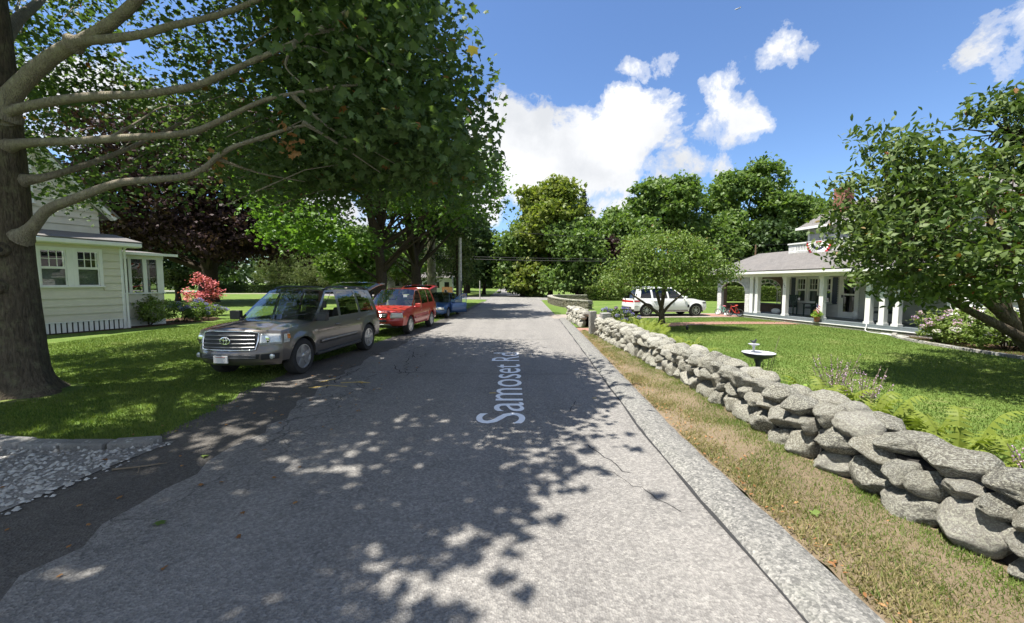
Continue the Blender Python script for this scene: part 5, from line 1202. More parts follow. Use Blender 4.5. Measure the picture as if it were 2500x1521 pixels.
def white_extra(s):
    for sd in (1, -1):
        s.spatch('tail_lamp', 'lamp_red', -2.33, -1.98, .90, .985, sd, .012, 5, 2)
        s.spatch('headlight', 'black_trim', 1.98, 2.2, .80, .87, sd, .012, 4, 2)
        s.spatch('sill_trim', 'grille_grey', -1.05, 1.05, .33, .40, sd, .01, 6, 1)
        s.spatch('bumper_strip', 'chrome', -2.3, -2.03, .60, .63, sd, .01, 4, 1)
        s.spatch('front_vent', 'black_trim', 1.0, 1.12, .55, .72, sd, .008, 2, 2)
        r = MB(); r.tube([(-1.9, sd * .64, 1.70), (-1.8, sd * .64, 1.78), (-.2, sd * .65, 1.82), (.1, sd * .64, 1.76)], .016, 6); r.build('roof_rail', 'chrome', s.t, smooth=60)
    m = MB(); m.grid([[s.Bk(S, z, .012) for z in (.86, .98)] for S in np.linspace(-.95, .95, 9)][::-1]); m.build('tail_lamp_bar', 'lamp_red', s.t)
    m = MB(); m.grid([[s.Bk(S, z, .012) for z in (.48, .58)] for S in np.linspace(-.8, .8, 9)][::-1]); m.build('rear_valance', 'black_trim', s.t)
white_extra(wht)

# ------------------------------------------------------------------ houses
_board_cache = {}
def siding(parent, m, x0, x1, z0, z1, y, ex, sgn, x1f=None, x0f=None, name='siding_board'):
    """lapped boards on a wall in the local x-z plane; sgn = outward direction along y"""
    n = max(1, round((z1 - z0) / ex)); ex = (z1 - z0) / n
    for i in range(n):
        a = z0 + i * ex; b = a + ex - .004; r0 = x0f(a) if x0f else x0; r1 = x1f(a) if x1f else x1
        r0b = x0f(b) if x0f else x0; r1b = x1f(b) if x1f else x1
        if r1 - r0 < .05: continue
        yo, yi, yb = y + sgn * .046, y + sgn * .006, y
        MB().add([(r0, yb, a), (r1, yb, a), (r1, yo, a), (r0, yo, a), (r0b, yb, b), (r1b, yb, b), (r1b, yi, b), (r0b, yi, b)], [(0, 1, 2, 3), (4, 7, 6, 5), (2, 6, 7, 3), (0, 4, 5, 1), (1, 5, 6, 2), (0, 3, 7, 4)]).build(name, m, parent)
def hung_window(parent, x0, x1, z0, z1, y, sgn, cols=3, rows=2, frame='white_paint', glass='window_glass', trim=.10, shade='curtain'):
    """trim round x0..x1, z0..z1; upper sash divided, lower sash one pane"""
    o = lambda d: y + sgn * d
    def bx(mb, a, b, c, d, e, f): mb.box(a, b, min(e, f), max(e, f), c, d)
    w = MB()
    bx(w, x0 - trim, x0, z0 - .02, z1 + trim, o(.0), o(.055)); bx(w, x1, x1 + trim, z0 - .02, z1 + trim, o(.0), o(.055)); bx(w, x0, x1, z1, z1 + trim, o(0), o(.052))
    win = w.build('window', frame, parent)
    q = MB(); bx(q, x0 - trim - .04, x1 + trim + .04, z0 - .075, z0 - .02, o(0), o(.10)); q.build('sill', frame, win)
    zm = (z0 + z1) / 2; q = MB(); s = .045
    for a, b in ((z0 - .02, zm), (zm, z1)):
        k = .018 if a < zm else .032
        bx(q, x0, x0 + s, a, b, o(-.02), o(k)); bx(q, x1 - s, x1, a, b, o(-.02), o(k)); bx(q, x0 + s, x1 - s, a, a + s, o(-.02), o(k - .002)); bx(q, x0 + s, x1 - s, b - s, b, o(-.02), o(k - .002))
    q.build('sash', frame, win)
    q = MB(); za, zb_ = zm + s, z1 - s; xa, xb = x0 + s, x1 - s
    for i in range(1, cols): xx = xa + (xb - xa) * i / cols; bx(q, xx - .011, xx + .011, za, zb_, o(0), o(.026))
    for j in range(1, rows): zz = za + (zb_ - za) * j / rows; bx(q, xa, xb, zz - .011, zz + .011, o(0), o(.024))
    q.build('muntin', frame, win)
    for i in range(cols):
        for j in range(rows):
            a = xa + (xb - xa) * i / cols; b = xa + (xb - xa) * (i + 1) / cols; c = za + (zb_ - za) * j / rows; d = za + (zb_ - za) * (j + 1) / rows
            MB().add([(a, o(.008), c), (b, o(.008), c), (b, o(.008), d), (a, o(.008), d)], [(0, 1, 2, 3)]).build('pane', glass, win)
    MB().add([(xa, o(-.004), z0), (xb, o(-.004), z0), (xb, o(-.004), zm), (xa, o(-.004), zm)], [(0, 1, 2, 3)]).build('pane', glass, win)
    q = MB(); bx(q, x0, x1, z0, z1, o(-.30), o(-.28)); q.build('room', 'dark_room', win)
    if shade: q = MB(); bx(q, x0 + .02, x1 - .02, z0, zm, o(-.09), o(-.08)); q.build('blind', shade, win)
    return win

def left_house():
    h = thing('cream_house', 'cream clapboard cottage with white trim and screened sunroom behind the maple', 'house', (-17.33, 18.14, 0), math.atan2(.926, .378))
    W_ = [(-2.55, -1.80), (-1.50, -.80)]; z0, z1 = 1.93, 3.36
    # wall core with window openings left out
    def core(a, b, c, d): MB().box(a, b, 0.001, .12, c, d).build('wall', 'cream_paint', h)
    core(-8, -2.55, .45, 3.62); core(-1.80, -1.50, .45, 3.62); core(-.80, 0, .45, 3.62); core(-2.55, -1.80, .45, z0); core(-1.50, -.80, .45, z0); core(-2.55, -1.80, z1, 3.62); core(-1.50, -.80, z1, 3.62)
    MB().box(-.14, 0, .121, 6, 0, 3.62).build('wall', 'cream_paint', h)
    ex = .34
    for i in range(10):
        a = .45 + i * .317; b = a + .317
        if b < z0 - .02 or a > z1 + .05: siding(h, 'cream_paint', -8, -.10, a, b, 0, .317, -1)
        else: siding(h, 'cream_paint', -8, -2.66, a, b, 0, .317, -1); siding(h, 'cream_paint', -.69, -.10, a, b, 0, .317, -1)
    for a, b in W_: hung_window(h, a, b, z0, z1, 0, -1, trim=.11)
    box('mullion', 'white_paint', h, -1.71, -1.59, -.05, -.001, z0 - .02, z1 + .11)
    box('corner_board', 'white_paint', h, -.10, .015, -.035, .10, .0, 3.62)
    d = MB(); d.tube([(.06, -.08, 3.55), (.06, -.08, 3.2), (.06, -.08, .35)], .045, 8); d.tube([(.06, -.08, .36), (.06, -.08, .02)], .065, 8); d.tube([(.02, -.40, 3.66), (.06, -.2, 3.6), (.06, -.08, 3.52)], .045, 8); d.build('downspout', 'white_paint', h, smooth=60)
    box('skirt_backing', 'joint_dark', h, -8, -.05, .02, .10, 0, .46)
    x = -4.2
    while x < -.16: box('skirt_board', 'white_paint', h, x, x + .115, -.012, .018, .03, .455); x += .165
    box('skirt_cap', 'white_paint', h, -8, -.1, -.045, -.001, .43, .475)
    # eave and low shed roof
    e = MB(); e.box(-8.2, .50, -.48, 0, 3.60, 3.64); e.build('soffit', 'white_paint', h)
    e = MB(); e.box(-8.2, .50, -.56, -.481, 3.62, 3.78); e.build('gutter', 'white_paint', h, bevel=.02)
    box('frieze', 'cream_paint', h, -8, -.1, -.04, -.001, 3.42, 3.60)
    e = MB(); e.prism([(-.55, 3.785), (1.6, 4.22), (1.6, 4.28), (-.55, 3.845)], -8.2, .52, 'x'); e.build('lower_roof', 'roof_shingle', h)
    # upper gable
    rake = lambda z: min(-.05, .18 - (z - 5.07) / 1.10)
    g = MB(); g.prism([(-8, 4.2), (-.05, 4.2), (-.05, 5.25), (-3.6, 9.2), (-8, 4.4)], 1.56, 1.70, 'y'); g.build('gable_wall', 'cream_paint', h)
    siding(h, 'cream_paint', -6, 0, 4.26, 8.6, 1.56, .31, -1, x1f=lambda z: min(-.06, .14 - (z - 5.05) / 1.10))
    r = MB(); r.prism([(.36, 4.90), (.22, 5.06), (-3.8, 9.45), (-3.8, 9.72), (.50, 5.02)], 1.16, 1.52, 'y'); r.build('rake_board', 'white_paint', h)
    r = MB(); r.prism([(.54, 5.03), (.46, 4.99), (-3.8, 9.73), (-3.8, 9.82)], 1.1, 7, 'y'); r.build('upper_roof', 'roof_shingle', h)
    MB().box(-.10, -.05, 1.701, 7, 4.0, 5.2).build('wall', 'cream_paint', h)
    hung_window(h, -3.0, -2.15, 5.35, 6.7, 1.53, -1, 3, 2)
    # sunroom
    MB().box(.05, 1.92, .78, .88, .40, 1.52).build('sunroom_wall', 'cream_paint', h); MB().box(.05, 1.92, .78, .88, 0, .395).build('sunroom_skirt', 'white_paint', h)
    siding(h, 'cream_paint', .05, 1.86, .40, 1.48, .779, .36, -1)
    box('sunroom_sill', 'white_paint', h, .05, 1.96, .70, .88, 1.521, 1.58)
    for a, b in ((.02, .12), (.54, .66), (1.10, 1.26), (1.66, 1.93)): box('sunroom_post', 'white_paint', h, a, b, .76, .88, 1.58, 3.16)
    box('sunroom_header', 'white_paint', h, .0, 1.95, .75, .90, 3.16, 3.34)
    for a, b in ((.12, .54), (.66, 1.10), (1.26, 1.66)): MB().add([(a, .80, 1.58), (b, .80, 1.58), (b, .80, 3.16), (a, .80, 3.16)], [(0, 1, 2, 3)]).build('screen', 'screen_mesh', h)
    MB().box(1.86, 1.93, .881, 3.2, 0, 1.55).build('sunroom_wall', 'cream_paint', h); MB().box(1.86, 1.93, 1.9, 2.0, 1.551, 3.2).build('sunroom_post', 'white_paint', h)
    MB().box(.05, .10, 3.2, 3.3, 0, 3.2).build('sunroom_wall', 'cream_paint', h); box('sunroom_floor', 'deck_grey', h, .06, 1.85, .89, 3.2, .9, 1.0)
    e = MB(); e.prism([(.42, 3.345), (3.5, 3.62), (3.5, 3.70), (.42, 3.42)], -.02, 2.36, 'x'); e.build('sunroom_roof', 'roof_shingle', h)
    e = MB(); e.box(-.02, 2.38, .34, .42, 3.33, 3.45); e.build('sunroom_gutter', 'white_paint', h)
    return h
left_house()

HX, HY, HA = 15.1, 17.2, math.atan2(.985, -.17)
def hl(s, off, z=0):
    """porch-house coordinates to world: s along the porch, off into the house"""
    return Vector((HX + s * -.17 + off * .985, HY + s * .985 + off * .17, z))
def arch_pts(c, rx, z0, rz, n=16): return [(c + rx * math.cos(a), z0 + rz * math.sin(a)) for a in np.linspace(0, math.pi, n + 1)]
def text_mesh(body, size):
    cu = bpy.data.curves.new('digits', 'FONT'); cu.body = body; cu.size = size; cu.extrude = .004; cu.align_x = 'CENTER'
    o = bpy.data.objects.new('digits', cu); col.objects.link(o); bpy.context.view_layer.update()
    me = bpy.data.meshes.new_from_object(o.evaluated_get(bpy.context.evaluated_depsgraph_get())); bpy.data.objects.remove(o); return me
SHBOX = MB().box(-.5, .5, -.5, .5, 0, 1).mesh('shingle')
def shingles(parent, m, x0, x1, z0, z1, y, sgn, ex=.13, wr=(.12, .22), clip=None):
    key = m
    if key not in _board_cache: me = SHBOX.copy(); me.materials.append(MT[m]); _board_cache[key] = me
    rg = random.Random(int(x0 * 100 + z0 * 1000)); z = z0
    while z < z1 - .02:
        x = x0 - rg.uniform(0, .06)
        while x < x1 - .01:
            w = rg.uniform(*wr); a, b = max(x, x0), min(x + w, x1)
            if b - a > .02 and (clip is None or clip((a + b) / 2, z)):
                o = bpy.data.objects.new('shingle', _board_cache[key]); col.objects.link(o); o.parent = parent
                o.location = ((a + b) / 2, y + sgn * .012, z - rg.uniform(0, .012)); o.scale = (b - a - .008, .022 + rg.uniform(0, .006), min(ex, z1 - z) + .006); o.rotation_euler = (sgn * .05, 0, 0)
            x += w
        z += ex
def right_house():
    h = thing('porch_house', 'white and grey shingled house with columned front porch across the lawn', 'house', (HX, HY, 0), HA)
    B = lambda nm, m, s0, s1, y0, y1, z0, z1, bevel=0: box(nm, m, h, s0, s1, y0, y1, z0, z1, bevel=bevel)
    FL = .30
    B('foundation', 'granite', -2.7, 7.08, -.2, .20, -.05, .14); B('foundation_ledge', 'white_paint', -2.7, 7.08, -.2, .235, .14, .165)
    B('porch_floor', 'deck_grey', -2.65, 7.0, -2.0, .10, .20, FL); B('porch_edge', 'deck_grey', -2.68, 7.02, .10, .15, .17, .31)
    for i in range(2): B('step_joist', 'joint_dark', -2.6, 7.0, -.1, .09, .166, .199) if i == 0 else None
    def column(s):
        c = MB(); c.box(s - .105, s + .105, -.105, .105, FL, 2.28); o = c.build('column', 'white_paint', h, bevel=.008)
        MB().box(s - .135, s + .135, -.135, .135, 2.28, 2.36).build('capital', 'white_paint', o); MB().box(s - .12, s + .12, -.12, .12, 2.22, 2.279).build('collar', 'white_paint', o)
        MB().box(s - .13, s + .13, -.13, .13, FL, FL + .10).build('plinth', 'white_paint', o); return o
    cols = {s: column(s) for s in (6.10, 4.18, 2.07, -.08, -.64, -1.17)}
    for k, (ch, dx, dz) in enumerate((('1', -.035, .085), ('4', .0, 0), ('4', .035, -.085))):
        me = text_mesh(ch, .11); me.materials.append(MT['mail_black']); o = bpy.data.objects.new('house_number', me); col.objects.link(o); o.parent = cols[4.18]
        o.location = (4.18 - dx, .112, 1.86 + dz); o.rotation_euler = (R(90), 0, R(180))
    # entablature, soffit, gutter
    B('beam', 'white_paint', -2.7, 9.42, -.13, .13, 2.36, 2.56); B('soffit', 'white_paint', -2.75, 9.65, .131, .46, 2.50, 2.54); B('soffit', 'white_paint', -2.75, 9.65, -2.0, -.131, 2.50, 2.54)
    B('gutter', 'white_paint', -2.8, 9.75, .46, .56, 2.52, 2.66, .015)
    r = MB(); ez, ty, tz = 2.665, -1.32, 3.76
    V = [(-2.8, .56, ez), (9.75, .56, ez), (7.65, ty, tz), (-2.8, ty, tz), (9.75, -3.4, ez), (7.65, -3.2, tz)]
    r.add(V, [(0, 1, 2, 3), (1, 4, 5, 2)]); r.add([(7.65, ty, tz), (7.65, -3.2, tz), (3, -3.2, tz + .02), (3, ty, tz + .02)], [(0, 1, 2, 3)]); r.build('porch_roof', 'roof_shingle', h, solid=.05)
    rb = MB()
    for i in range(1, 15):                                             # shingle butt lines
        f = i / 15; y = .56 + (ty - .56) * f; z = ez + (tz - ez) * f + .004; x1 = 9.75 + (7.65 - 9.75) * f; rb.add([(-2.8, y, z + .012), (x1, y, z + .012), (x1, y - .03, z + .019), (-2.8, y - .03, z + .019), (-2.8, y, z), (x1, y, z)], [(0, 1, 2, 3), (4, 5, 1, 0)])
    tag(rb.build('shingle_courses', 'roof_shingle', h), kind='stuff')
    # arch wall at the far end of the porch
    def arch_wall(y, s0, s1, c, rx, zs, rz, m, th=.16):
        a = arch_pts(c, rx, zs, rz, 18)[::-1]; w = MB()
        P = [(s0, 0), (s0, 2.36), (s1, 2.36), (s1, 0), (c + rx, 0)] + a[::-1][0:] + [(c - rx, 0)]
        L = [(s0, 0)] + [(c - rx, 0)] + a + [(c + rx, 0), (s1, 0)]
        xs_top = []
        for i in range(len(a) - 1):
            (x0, z0), (x1, z1) = a[i], a[i + 1]
            w.prism([(x0, z0), (x1, z1), (x1, 2.36), (x0, 2.36)], y - th / 2, y + th / 2, 'y')
        w.box(s0, c - rx, y - th / 2, y + th / 2, 0, 2.36); w.box(c + rx, s1, y - th / 2, y + th / 2, 0, 2.36)
        o = w.build('arch_wall', m, h)
        t = MB(); t.tube([(x, y + th / 2 + .01, z) for x, z in [(c - rx, zs - .05)] + a + [(c + rx, zs - .05)]], .04, 6); t.build('arch_trim', 'white_paint', h, smooth=60)
        return o
    arch_wall(.0, 6.62, 9.42, 8.02, 1.03, 1.62, .52, 'grey_shingle')
    cl = lambda x, z: not (abs(x - 8.02) < 1.06 and z < 1.62 + .55 * math.sqrt(max(0, 1 - ((x - 8.02) / 1.06) ** 2)))
    shingles(h, 'white_shingle', 6.66, 6.98, .14, 1.72, .08, 1, .115, (.10, .16)); shingles(h, 'white_shingle', 9.06, 9.42, .05, 1.72, .08, 1, .115, (.10, .18))
    shingles(h, 'grey_shingle', 6.66, 9.42, 1.72, 2.34, .08, 1, .12, (.12, .2), cl)
    B('pier', 'white_paint', 6.36, 6.615, -.11, .11, FL, 2.36)
    for s0, s1 in ((6.62, 6.99), (9.05, 9.42)): B('pier_inner', 'brown_shingle', s0 + .01, s1 - .01, -.30, -.081, 0, 2.3)
    shingles(h, 'brown_shingle', 9.05, 9.42, .05, 2.3, -.30, -1, .13, (.12, .2))
    B('parapet', 'brown_shingle', 6.1, 9.42, -2.12, -2.02, 0, .74); B('parapet_cap', 'deck_grey', 6.05, 9.46, -2.16, -1.98, .74, .80)
    B('end_parapet', 'brown_shingle', 9.32, 9.42, -2.0, -.31, 0, .74)
    B('ground_slab', 'deck_grey', 7.01, 9.3, -2.0, -.1, 0, .06)
    # far trellis arch seen through the porch
    a = arch_pts(7.75, 1.10, 1.55, .72, 18); b = arch_pts(7.75, .80, 1.50, .55, 18); t = MB()
    for P in (a, b): t.tube([(P[0][0], -2.07, .8)] + [(x, -2.07, z) for x, z in P] + [(P[-1][0], -2.07, .8)], .024, 5)
    for i in range(0, 19, 2):
        for d in (0, .28): (x0, z0), (x1, z1) = a[i], b[i]; t.tube([(x0, -2.07, z0 - d * .15), (x1, -2.07, z1 - d * .15)], .015, 4)
    for sx in (6.65, 6.8, 6.95, 8.55, 8.70, 8.85):
        t.tube([(sx, -2.07, .8), (sx, -2.07, 1.6)], .012, 4)
    for z in np.arange(.9, 1.6, .12):
        for q in (6.65, 8.55): t.tube([(q, -2.07, z), (q + .30, -2.07, z)], .010, 4)
    t.build('trellis', 'white_paint', h, smooth=60)
    w = MB(); P = arch_pts(7.75, 1.14, 1.55, .76, 18)[::-1]
    for i in range(18): w.prism([P[i], P[i + 1], (P[i + 1][0], 2.5), (P[i][0], 2.5)], -2.12, -2.03, 'y')
    w.box(6.0, 6.61, -2.12, -2.03, .8, 2.5); w.box(8.89, 9.42, -2.12, -2.03, .8, 2.5); w.build('rear_wall', 'brown_shingle', h)
    # house wall behind the porch
    wins = [(4.95, 5.50), (4.20, 4.75), (3.45, 4.00)]; z0, z1 = 1.02, 2.28
    def core(a, b, c, d): B('wall', 'grey_clap', a, b, -2.12, -2.001, c, d)
    xs = [-2.62] + [q for p in sorted(wins) for q in p] + [6.0]
    core(-2.62, 2.05, FL, 2.5); core(2.95, 3.45, FL, 2.5); core(2.05, 2.95, 2.30, 2.5); core(5.5, 6.0, FL, 2.5); core(4.0, 4.2, FL, 2.5); core(4.75, 4.95, FL, 2.5)
    for a, b in wins: core(a, b, FL, z0 - .02); core(a, b, z1, 2.5)
    for i in range(18):
        a = FL + i * .122; b = a + .122
        if a > 2.4: break
        if b < z0 - .09: siding(h, 'grey_clap', -2.62, 2.0, a, b, -2.0, .122, 1); siding(h, 'grey_clap', 3.0, 6.0, a, b, -2.0, .122, 1)
        else: siding(h, 'grey_clap', -2.62, 2.0, a, b, -2.0, .122, 1); siding(h, 'grey_clap', 3.0, 3.10, a, b, -2.0, .122, 1); siding(h, 'grey_clap', 5.86, 6.0, a, b, -2.0, .122, 1)
    for a, b in wins: hung_window(h, a, b, z0, z1, -2.0, 1, 3, 2, trim=.075)
    for s in (5.72, 3.24): B('shutter', 'shutter_blue', s - .14, s + .14, -1.995, -1.955, .95, 2.32)
    dr = B('door', 'white_paint', 2.10, 2.90, -2.05, -2.01, FL, 2.28)
    f = MB(); f.box(2.0, 2.10, -2.0, -1.94, FL, 2.36); f.box(2.90, 3.0, -2.0, -1.94, FL, 2.36); f.box(2.10, 2.90, -2.0, -1.942, 2.26, 2.36); f.build('door_frame', 'white_paint', dr)
    f = MB(); f.box(2.10, 2.22, -2.0, -1.96, FL, 2.26); f.box(2.78, 2.90, -2.0, -1.96, FL, 2.26); f.box(2.22, 2.78, -2.0, -1.96, FL, FL + .30); f.box(2.22, 2.78, -2.0, -1.96, 1.42, 1.50); f.box(2.22, 2.78, -2.0, -1.96, 2.16, 2.26); f.build('storm_door', 'white_paint', dr)
    for c, d in ((FL + .30, 1.42), (1.50, 2.16)): MB().add([(2.22, -1.98, c), (2.78, -1.98, c), (2.78, -1.98, d), (2.22, -1.98, d)], [(0, 1, 2, 3)]).build('pane', 'car_glass_dark', dr)
    MB().box(2.80, 2.83, -1.96, -1.90, 1.30, 1.44).build('handle', 'mail_black', dr)
    B('end_wall', 'brown_shingle', 5.9, 6.0, -6, -2.125, 0, 3.7); 
    # balcony set into the roof
    B('balcony_wall', 'grey_shingle', 1.0, 5.10, -1.14, -1.02, 3.30, 4.10); shingles(h, 'white_shingle', 1.0, 5.12, 3.30, 3.70, -1.02, 1, .115, (.13, .24)); shingles(h, 'white_shingle', 4.70, 5.12, 3.70, 4.10, -1.02, 1, .115, (.13, .24)); shingles(h, 'white_shingle', 1.0, 2.5, 3.70, 4.10, -1.02, 1, .115, (.13, .24))
    B('balcony_side', 'white_shingle', 5.10, 5.18, -2.6, -1.0, 3.2, 4.10); B('balcony_rail', 'white_paint', .95, 5.20, -1.18, -.94, 4.10, 4.17); B('skirt_flashing', 'white_paint', .95, 5.16, -1.0, -.93, 3.22, 3.30)
    B('baluster_panel', 'white_paint', 2.5, 4.70, -1.015, -.99, 3.70, 3.76)
    B('baluster_panel', 'white_paint', 2.5, 4.70, -1.015, -.99, 4.04, 4.098)
    for i in range(24): B('baluster', 'white_paint', 2.52 + i * .094, 2.56 + i * .094, -1.012, -.992, 3.76, 4.04)
    # upper storey, roof, chimney
    B('upper_wall', 'grey_shingle', -6, 5.85, -7, -3.0, 3.3, 5.1); shingles(h, 'grey_shingle', 3.5, 5.85, 3.9, 5.08, -3.0, 1, .14, (.16, .28)); B('corner_board', 'white_paint', 5.80, 5.92, -3.06, -2.94, 3.5, 5.1)
    hung_window(h, 4.3, 4.95, 4.2, 5.0, -2.97, 1, 3, 2)
    r = MB(); r.prism([(-2.55, 5.10), (-5.4, 6.6), (-8.2, 5.10), (-8.2, 5.18), (-5.4, 6.7), (-2.55, 5.18)], -6.4, 6.3, 'x'); r.build('upper_roof', 'roof_shingle', h)
    B('eave_board', 'white_paint', -6.4, 6.32, -2.55, -2.48, 5.06, 5.19)
    r = MB(); r.prism([(-2.6, 5.08), (-5.4, 6.55), (-8.1, 5.08)], 6.2, 6.28, 'x'); r.build('gable_end', 'grey_shingle', h)
    ch = B('chimney', 'mortar', 4.32, 4.92, -4.05, -3.45, 5.2, 7.15)
    me = MB().box(-.1, .1, -.012, .012, -.03, .03).mesh('brick'); me.materials.append(MT['chimney_brick'])
    rg = random.Random(3)
    for i in range(26):
        z = 5.45 + i * .067
        for k in range(3):
            for (px, py, rz) in ((4.42 + k * .2 + (.1 if i % 2 else 0) - .05, -3.44, 0), (4.93, -3.55 - k * .2, R(90)), (4.31, -3.55 - k * .2, R(90))):
                o = bpy.data.objects.new('brick', me); col.objects.link(o); o.parent = ch; o.location = (px, py, z); o.rotation_euler = (0, 0, rz); o.scale = (.96, 1, .95)
    # clapboard wing
    B('wing_wall', 'white_paint', -10, -2.66, -3.0, -.201, .25, 3.3)
    wz = (1.55, 2.45)
    for i in range(20):
        a = .30 + i * .15; b = a + .15
        if b < wz[0] - .05 or a > wz[1] + .05: siding(h, 'white_paint', -10, -2.80, a, b, -.20, .15, 1)
        else: siding(h, 'white_paint', -10, -5.05, a, b, -.20, .15, 1); siding(h, 'white_paint', -3.55, -2.80, a, b, -.20, .15, 1)
    B('corner_board', 'white_paint', -2.80, -2.64, -.30, -.16, .25, 3.3); B('wing_foundation', 'granite', -10, -2.7, -.5, -.19, -.05, .25)
    hung_window(h, -4.25, -3.68, *wz, -.17, 1, 2, 2, trim=.09, shade=None); hung_window(h, -4.95, -4.40, *wz, -.17, 1, 2, 2, trim=.09, shade=None)
    r = MB(); r.prism([(.2, 3.3), (-3.4, 4.9), (-7, 3.3), (-7, 3.4), (-3.4, 5.0), (.2, 3.4)], -10.3, -2.4, 'x'); r.build('wing_roof', 'roof_shingle', h)
    # patriotic fan bunting over the balcony rail
    b = thing('fan_bunting', 'pleated red white and blue half-round bunting hung over the balcony rail', 'bunting', tuple(hl(3.30, .93, 4.14)), HA)
    bands = [(.0, .16, 'cloth_red'), (.16, .30, 'cloth_white'), (.30, .42, 'cloth_navy'), (.42, .60, 'cloth_white'), (.60, .70, 'cloth_red')]
    for r0, r1, m in bands:
        q = MB(); rows = []
        for i in range(61):
            a = math.pi + math.pi * i / 60; d = .03 * math.cos(i * math.pi * .5) ; rows.append([(r * math.cos(a), d * (r / .7) + .012, r * math.sin(a) * 1.08) for r in (max(r0, .01), (r0 + r1) / 2, r1)])
        q.grid(rows); q.build('cloth_band', m, b, smooth=70)
    return h
right_house()

# ------------------------------------------------------------------ walls, posts, hedges
rnd = random.Random(23)
def ledge_wall():
    t = thing('ledgestone_wall', 'low curved dry wall of thin stacked stones at the street corner', 'stone wall')
    path = spline([(5.9, 30.8, 0), (4.7, 33, 0), (4.05, 36.5, 0), (3.9, 41, 0), (4.3, 44.2, 0), (5.6, 45.6, 0), (8.3, 45.2, 0)], 10); mb = MB(); cap = MB()
    D = [0]
    for a, b in zip(path, path[1:]): D.append(D[-1] + (b - a).length)
    def at(d):
        d = min(max(d, 0), D[-1] - 1e-4); i = max(k for k in range(len(D) - 1) if D[k] <= d); f = (d - D[i]) / (D[i + 1] - D[i]); p = path[i].lerp(path[i + 1], f); q = (path[i + 1] - path[i]).normalized(); return p, q
    for row in range(8):
        z = row * .078; d = -rnd.uniform(0, .2)
        while d < D[-1]:
            w = rnd.uniform(.16, .5); p, q = at(d + w / 2); M = Matrix.Rotation(math.atan2(q.y, q.x), 3, 'Z')
            mb.obox((p.x + rnd.uniform(-.02, .02), p.y + rnd.uniform(-.02, .02), z + .04), (w * .96, .48 + rnd.uniform(-.04, .05), .07 + rnd.uniform(-.008, .006)), M); d += w
    d = 0
    while d < D[-1]:
        w = rnd.uniform(.4, .8); p, q = at(d + w / 2); M = Matrix.Rotation(math.atan2(q.y, q.x), 3, 'Z'); cap.obox((p.x, p.y, .665), (w * .97, .56, .075), M); d += w
    tag(mb.build('stone_courses', 'ledgestone', t), kind='stuff'); tag(cap.build('cap_stones', 'fieldstone', t), kind='stuff')
    c = MB(); rows = []
    for p in path: 
        rows.append([(p.x - .15, p.y, 0), (p.x - .15, p.y, .62), (p.x + .15, p.y, .62), (p.x + .15, p.y, 0)])
    c.grid(rows); c.build('core', 'joint_dark', t)
ledge_wall()
def post(label, x, y, h, w):
    o = MB().box(-w / 2, w / 2, -w * .45, w * .45, -.1, h).build('granite_post', 'granite', None, bevel=.02, loc=(x, y, 0)); o.rotation_euler = (R(1), R(-1), .1); tag(o, label, 'post')
post('tall rough granite gatepost at the end of the fieldstone wall', 3.15, 15.75, .95, .26)
post('squat pale granite post in front of the blue hydrangea', 3.95, 17.05, .78, .40)
def hedge(label, pts, w, h, lm, seed, n, group=None, leaf=.12):
    t = thing('hedge', label, 'hedge', (0, 0, 0), 0, group); rg = np.random.default_rng(seed); P = spline(pts, 12); L = np.array([tuple(p) for p in P]); seg = np.linalg.norm(np.diff(L, axis=0), axis=1); cs = np.r_[0, np.cumsum(seg)]
    d = rg.uniform(0, cs[-1], n); x = np.interp(d, cs, L[:, 0]); y = np.interp(d, cs, L[:, 1]); k = np.clip(np.searchsorted(cs, d) - 1, 0, len(seg) - 1); dr = np.diff(L, axis=0)[k] / seg[k][:, None]
    f = rg.uniform(0, 1, n); a = np.where(f < .45, rg.uniform(-1, 1, n), np.where(rg.uniform(0, 1, n) < .75, -1, 1) * 1.0); z = np.where(f < .45, h, rg.uniform(.10, h, n)) 
    rr = rg.normal(0, .045, (n, 3)); a = a * (w / 2) * np.where(z > h * .93, .94, 1)
    C = np.c_[x + -dr[:, 1] * a, y + dr[:, 0] * a, z] + rr; C[:, 2] += .04 * np.sin(d * 1.7)
    leaf_cloud('foliage', C, leaf * rg.uniform(.7, 1.3, n), L_RHOMB, lm, t, up=.6, seed=seed)
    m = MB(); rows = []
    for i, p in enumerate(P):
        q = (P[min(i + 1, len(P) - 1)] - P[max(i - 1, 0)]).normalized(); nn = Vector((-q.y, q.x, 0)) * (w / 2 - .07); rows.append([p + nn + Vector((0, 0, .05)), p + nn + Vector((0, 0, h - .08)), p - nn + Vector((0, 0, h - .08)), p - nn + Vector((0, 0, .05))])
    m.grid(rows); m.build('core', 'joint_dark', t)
    for dd in np.arange(.5, cs[-1], 1.3):
        xx, yy = np.interp(dd, cs, L[:, 0]), np.interp(dd, cs, L[:, 1]); MB().tube([(xx, yy - w * .3, 0), (xx, yy - w * .3, .5)], .04, 6).build('stem', 'bark_dark', t)
hedge('long clipped green privet hedge across the back of the right lawn', [(8.5, 46.9, 0), (15, 46.4, 0), (22, 45.9, 0), (30, 43.6, 0), (38, 41.5, 0)], 1.5, 1.52, 'leaf_hedge', 300, 42000, None, .15)
hedge('low dark hedge far behind the left lawn by the pale drive', [(-62, 84, 0), (-48, 80, 0), (-34, 77.5, 0)], 1.2, 1.5, 'leaf_hedge_dark', 301, 9000, None, .3)
hedge('short dark hedge left of the far conifers', [(-31, 77, 0), (-25, 76, 0)], 1.6, 1.7, 'leaf_hedge_dark', 302, 5000, None, .3)

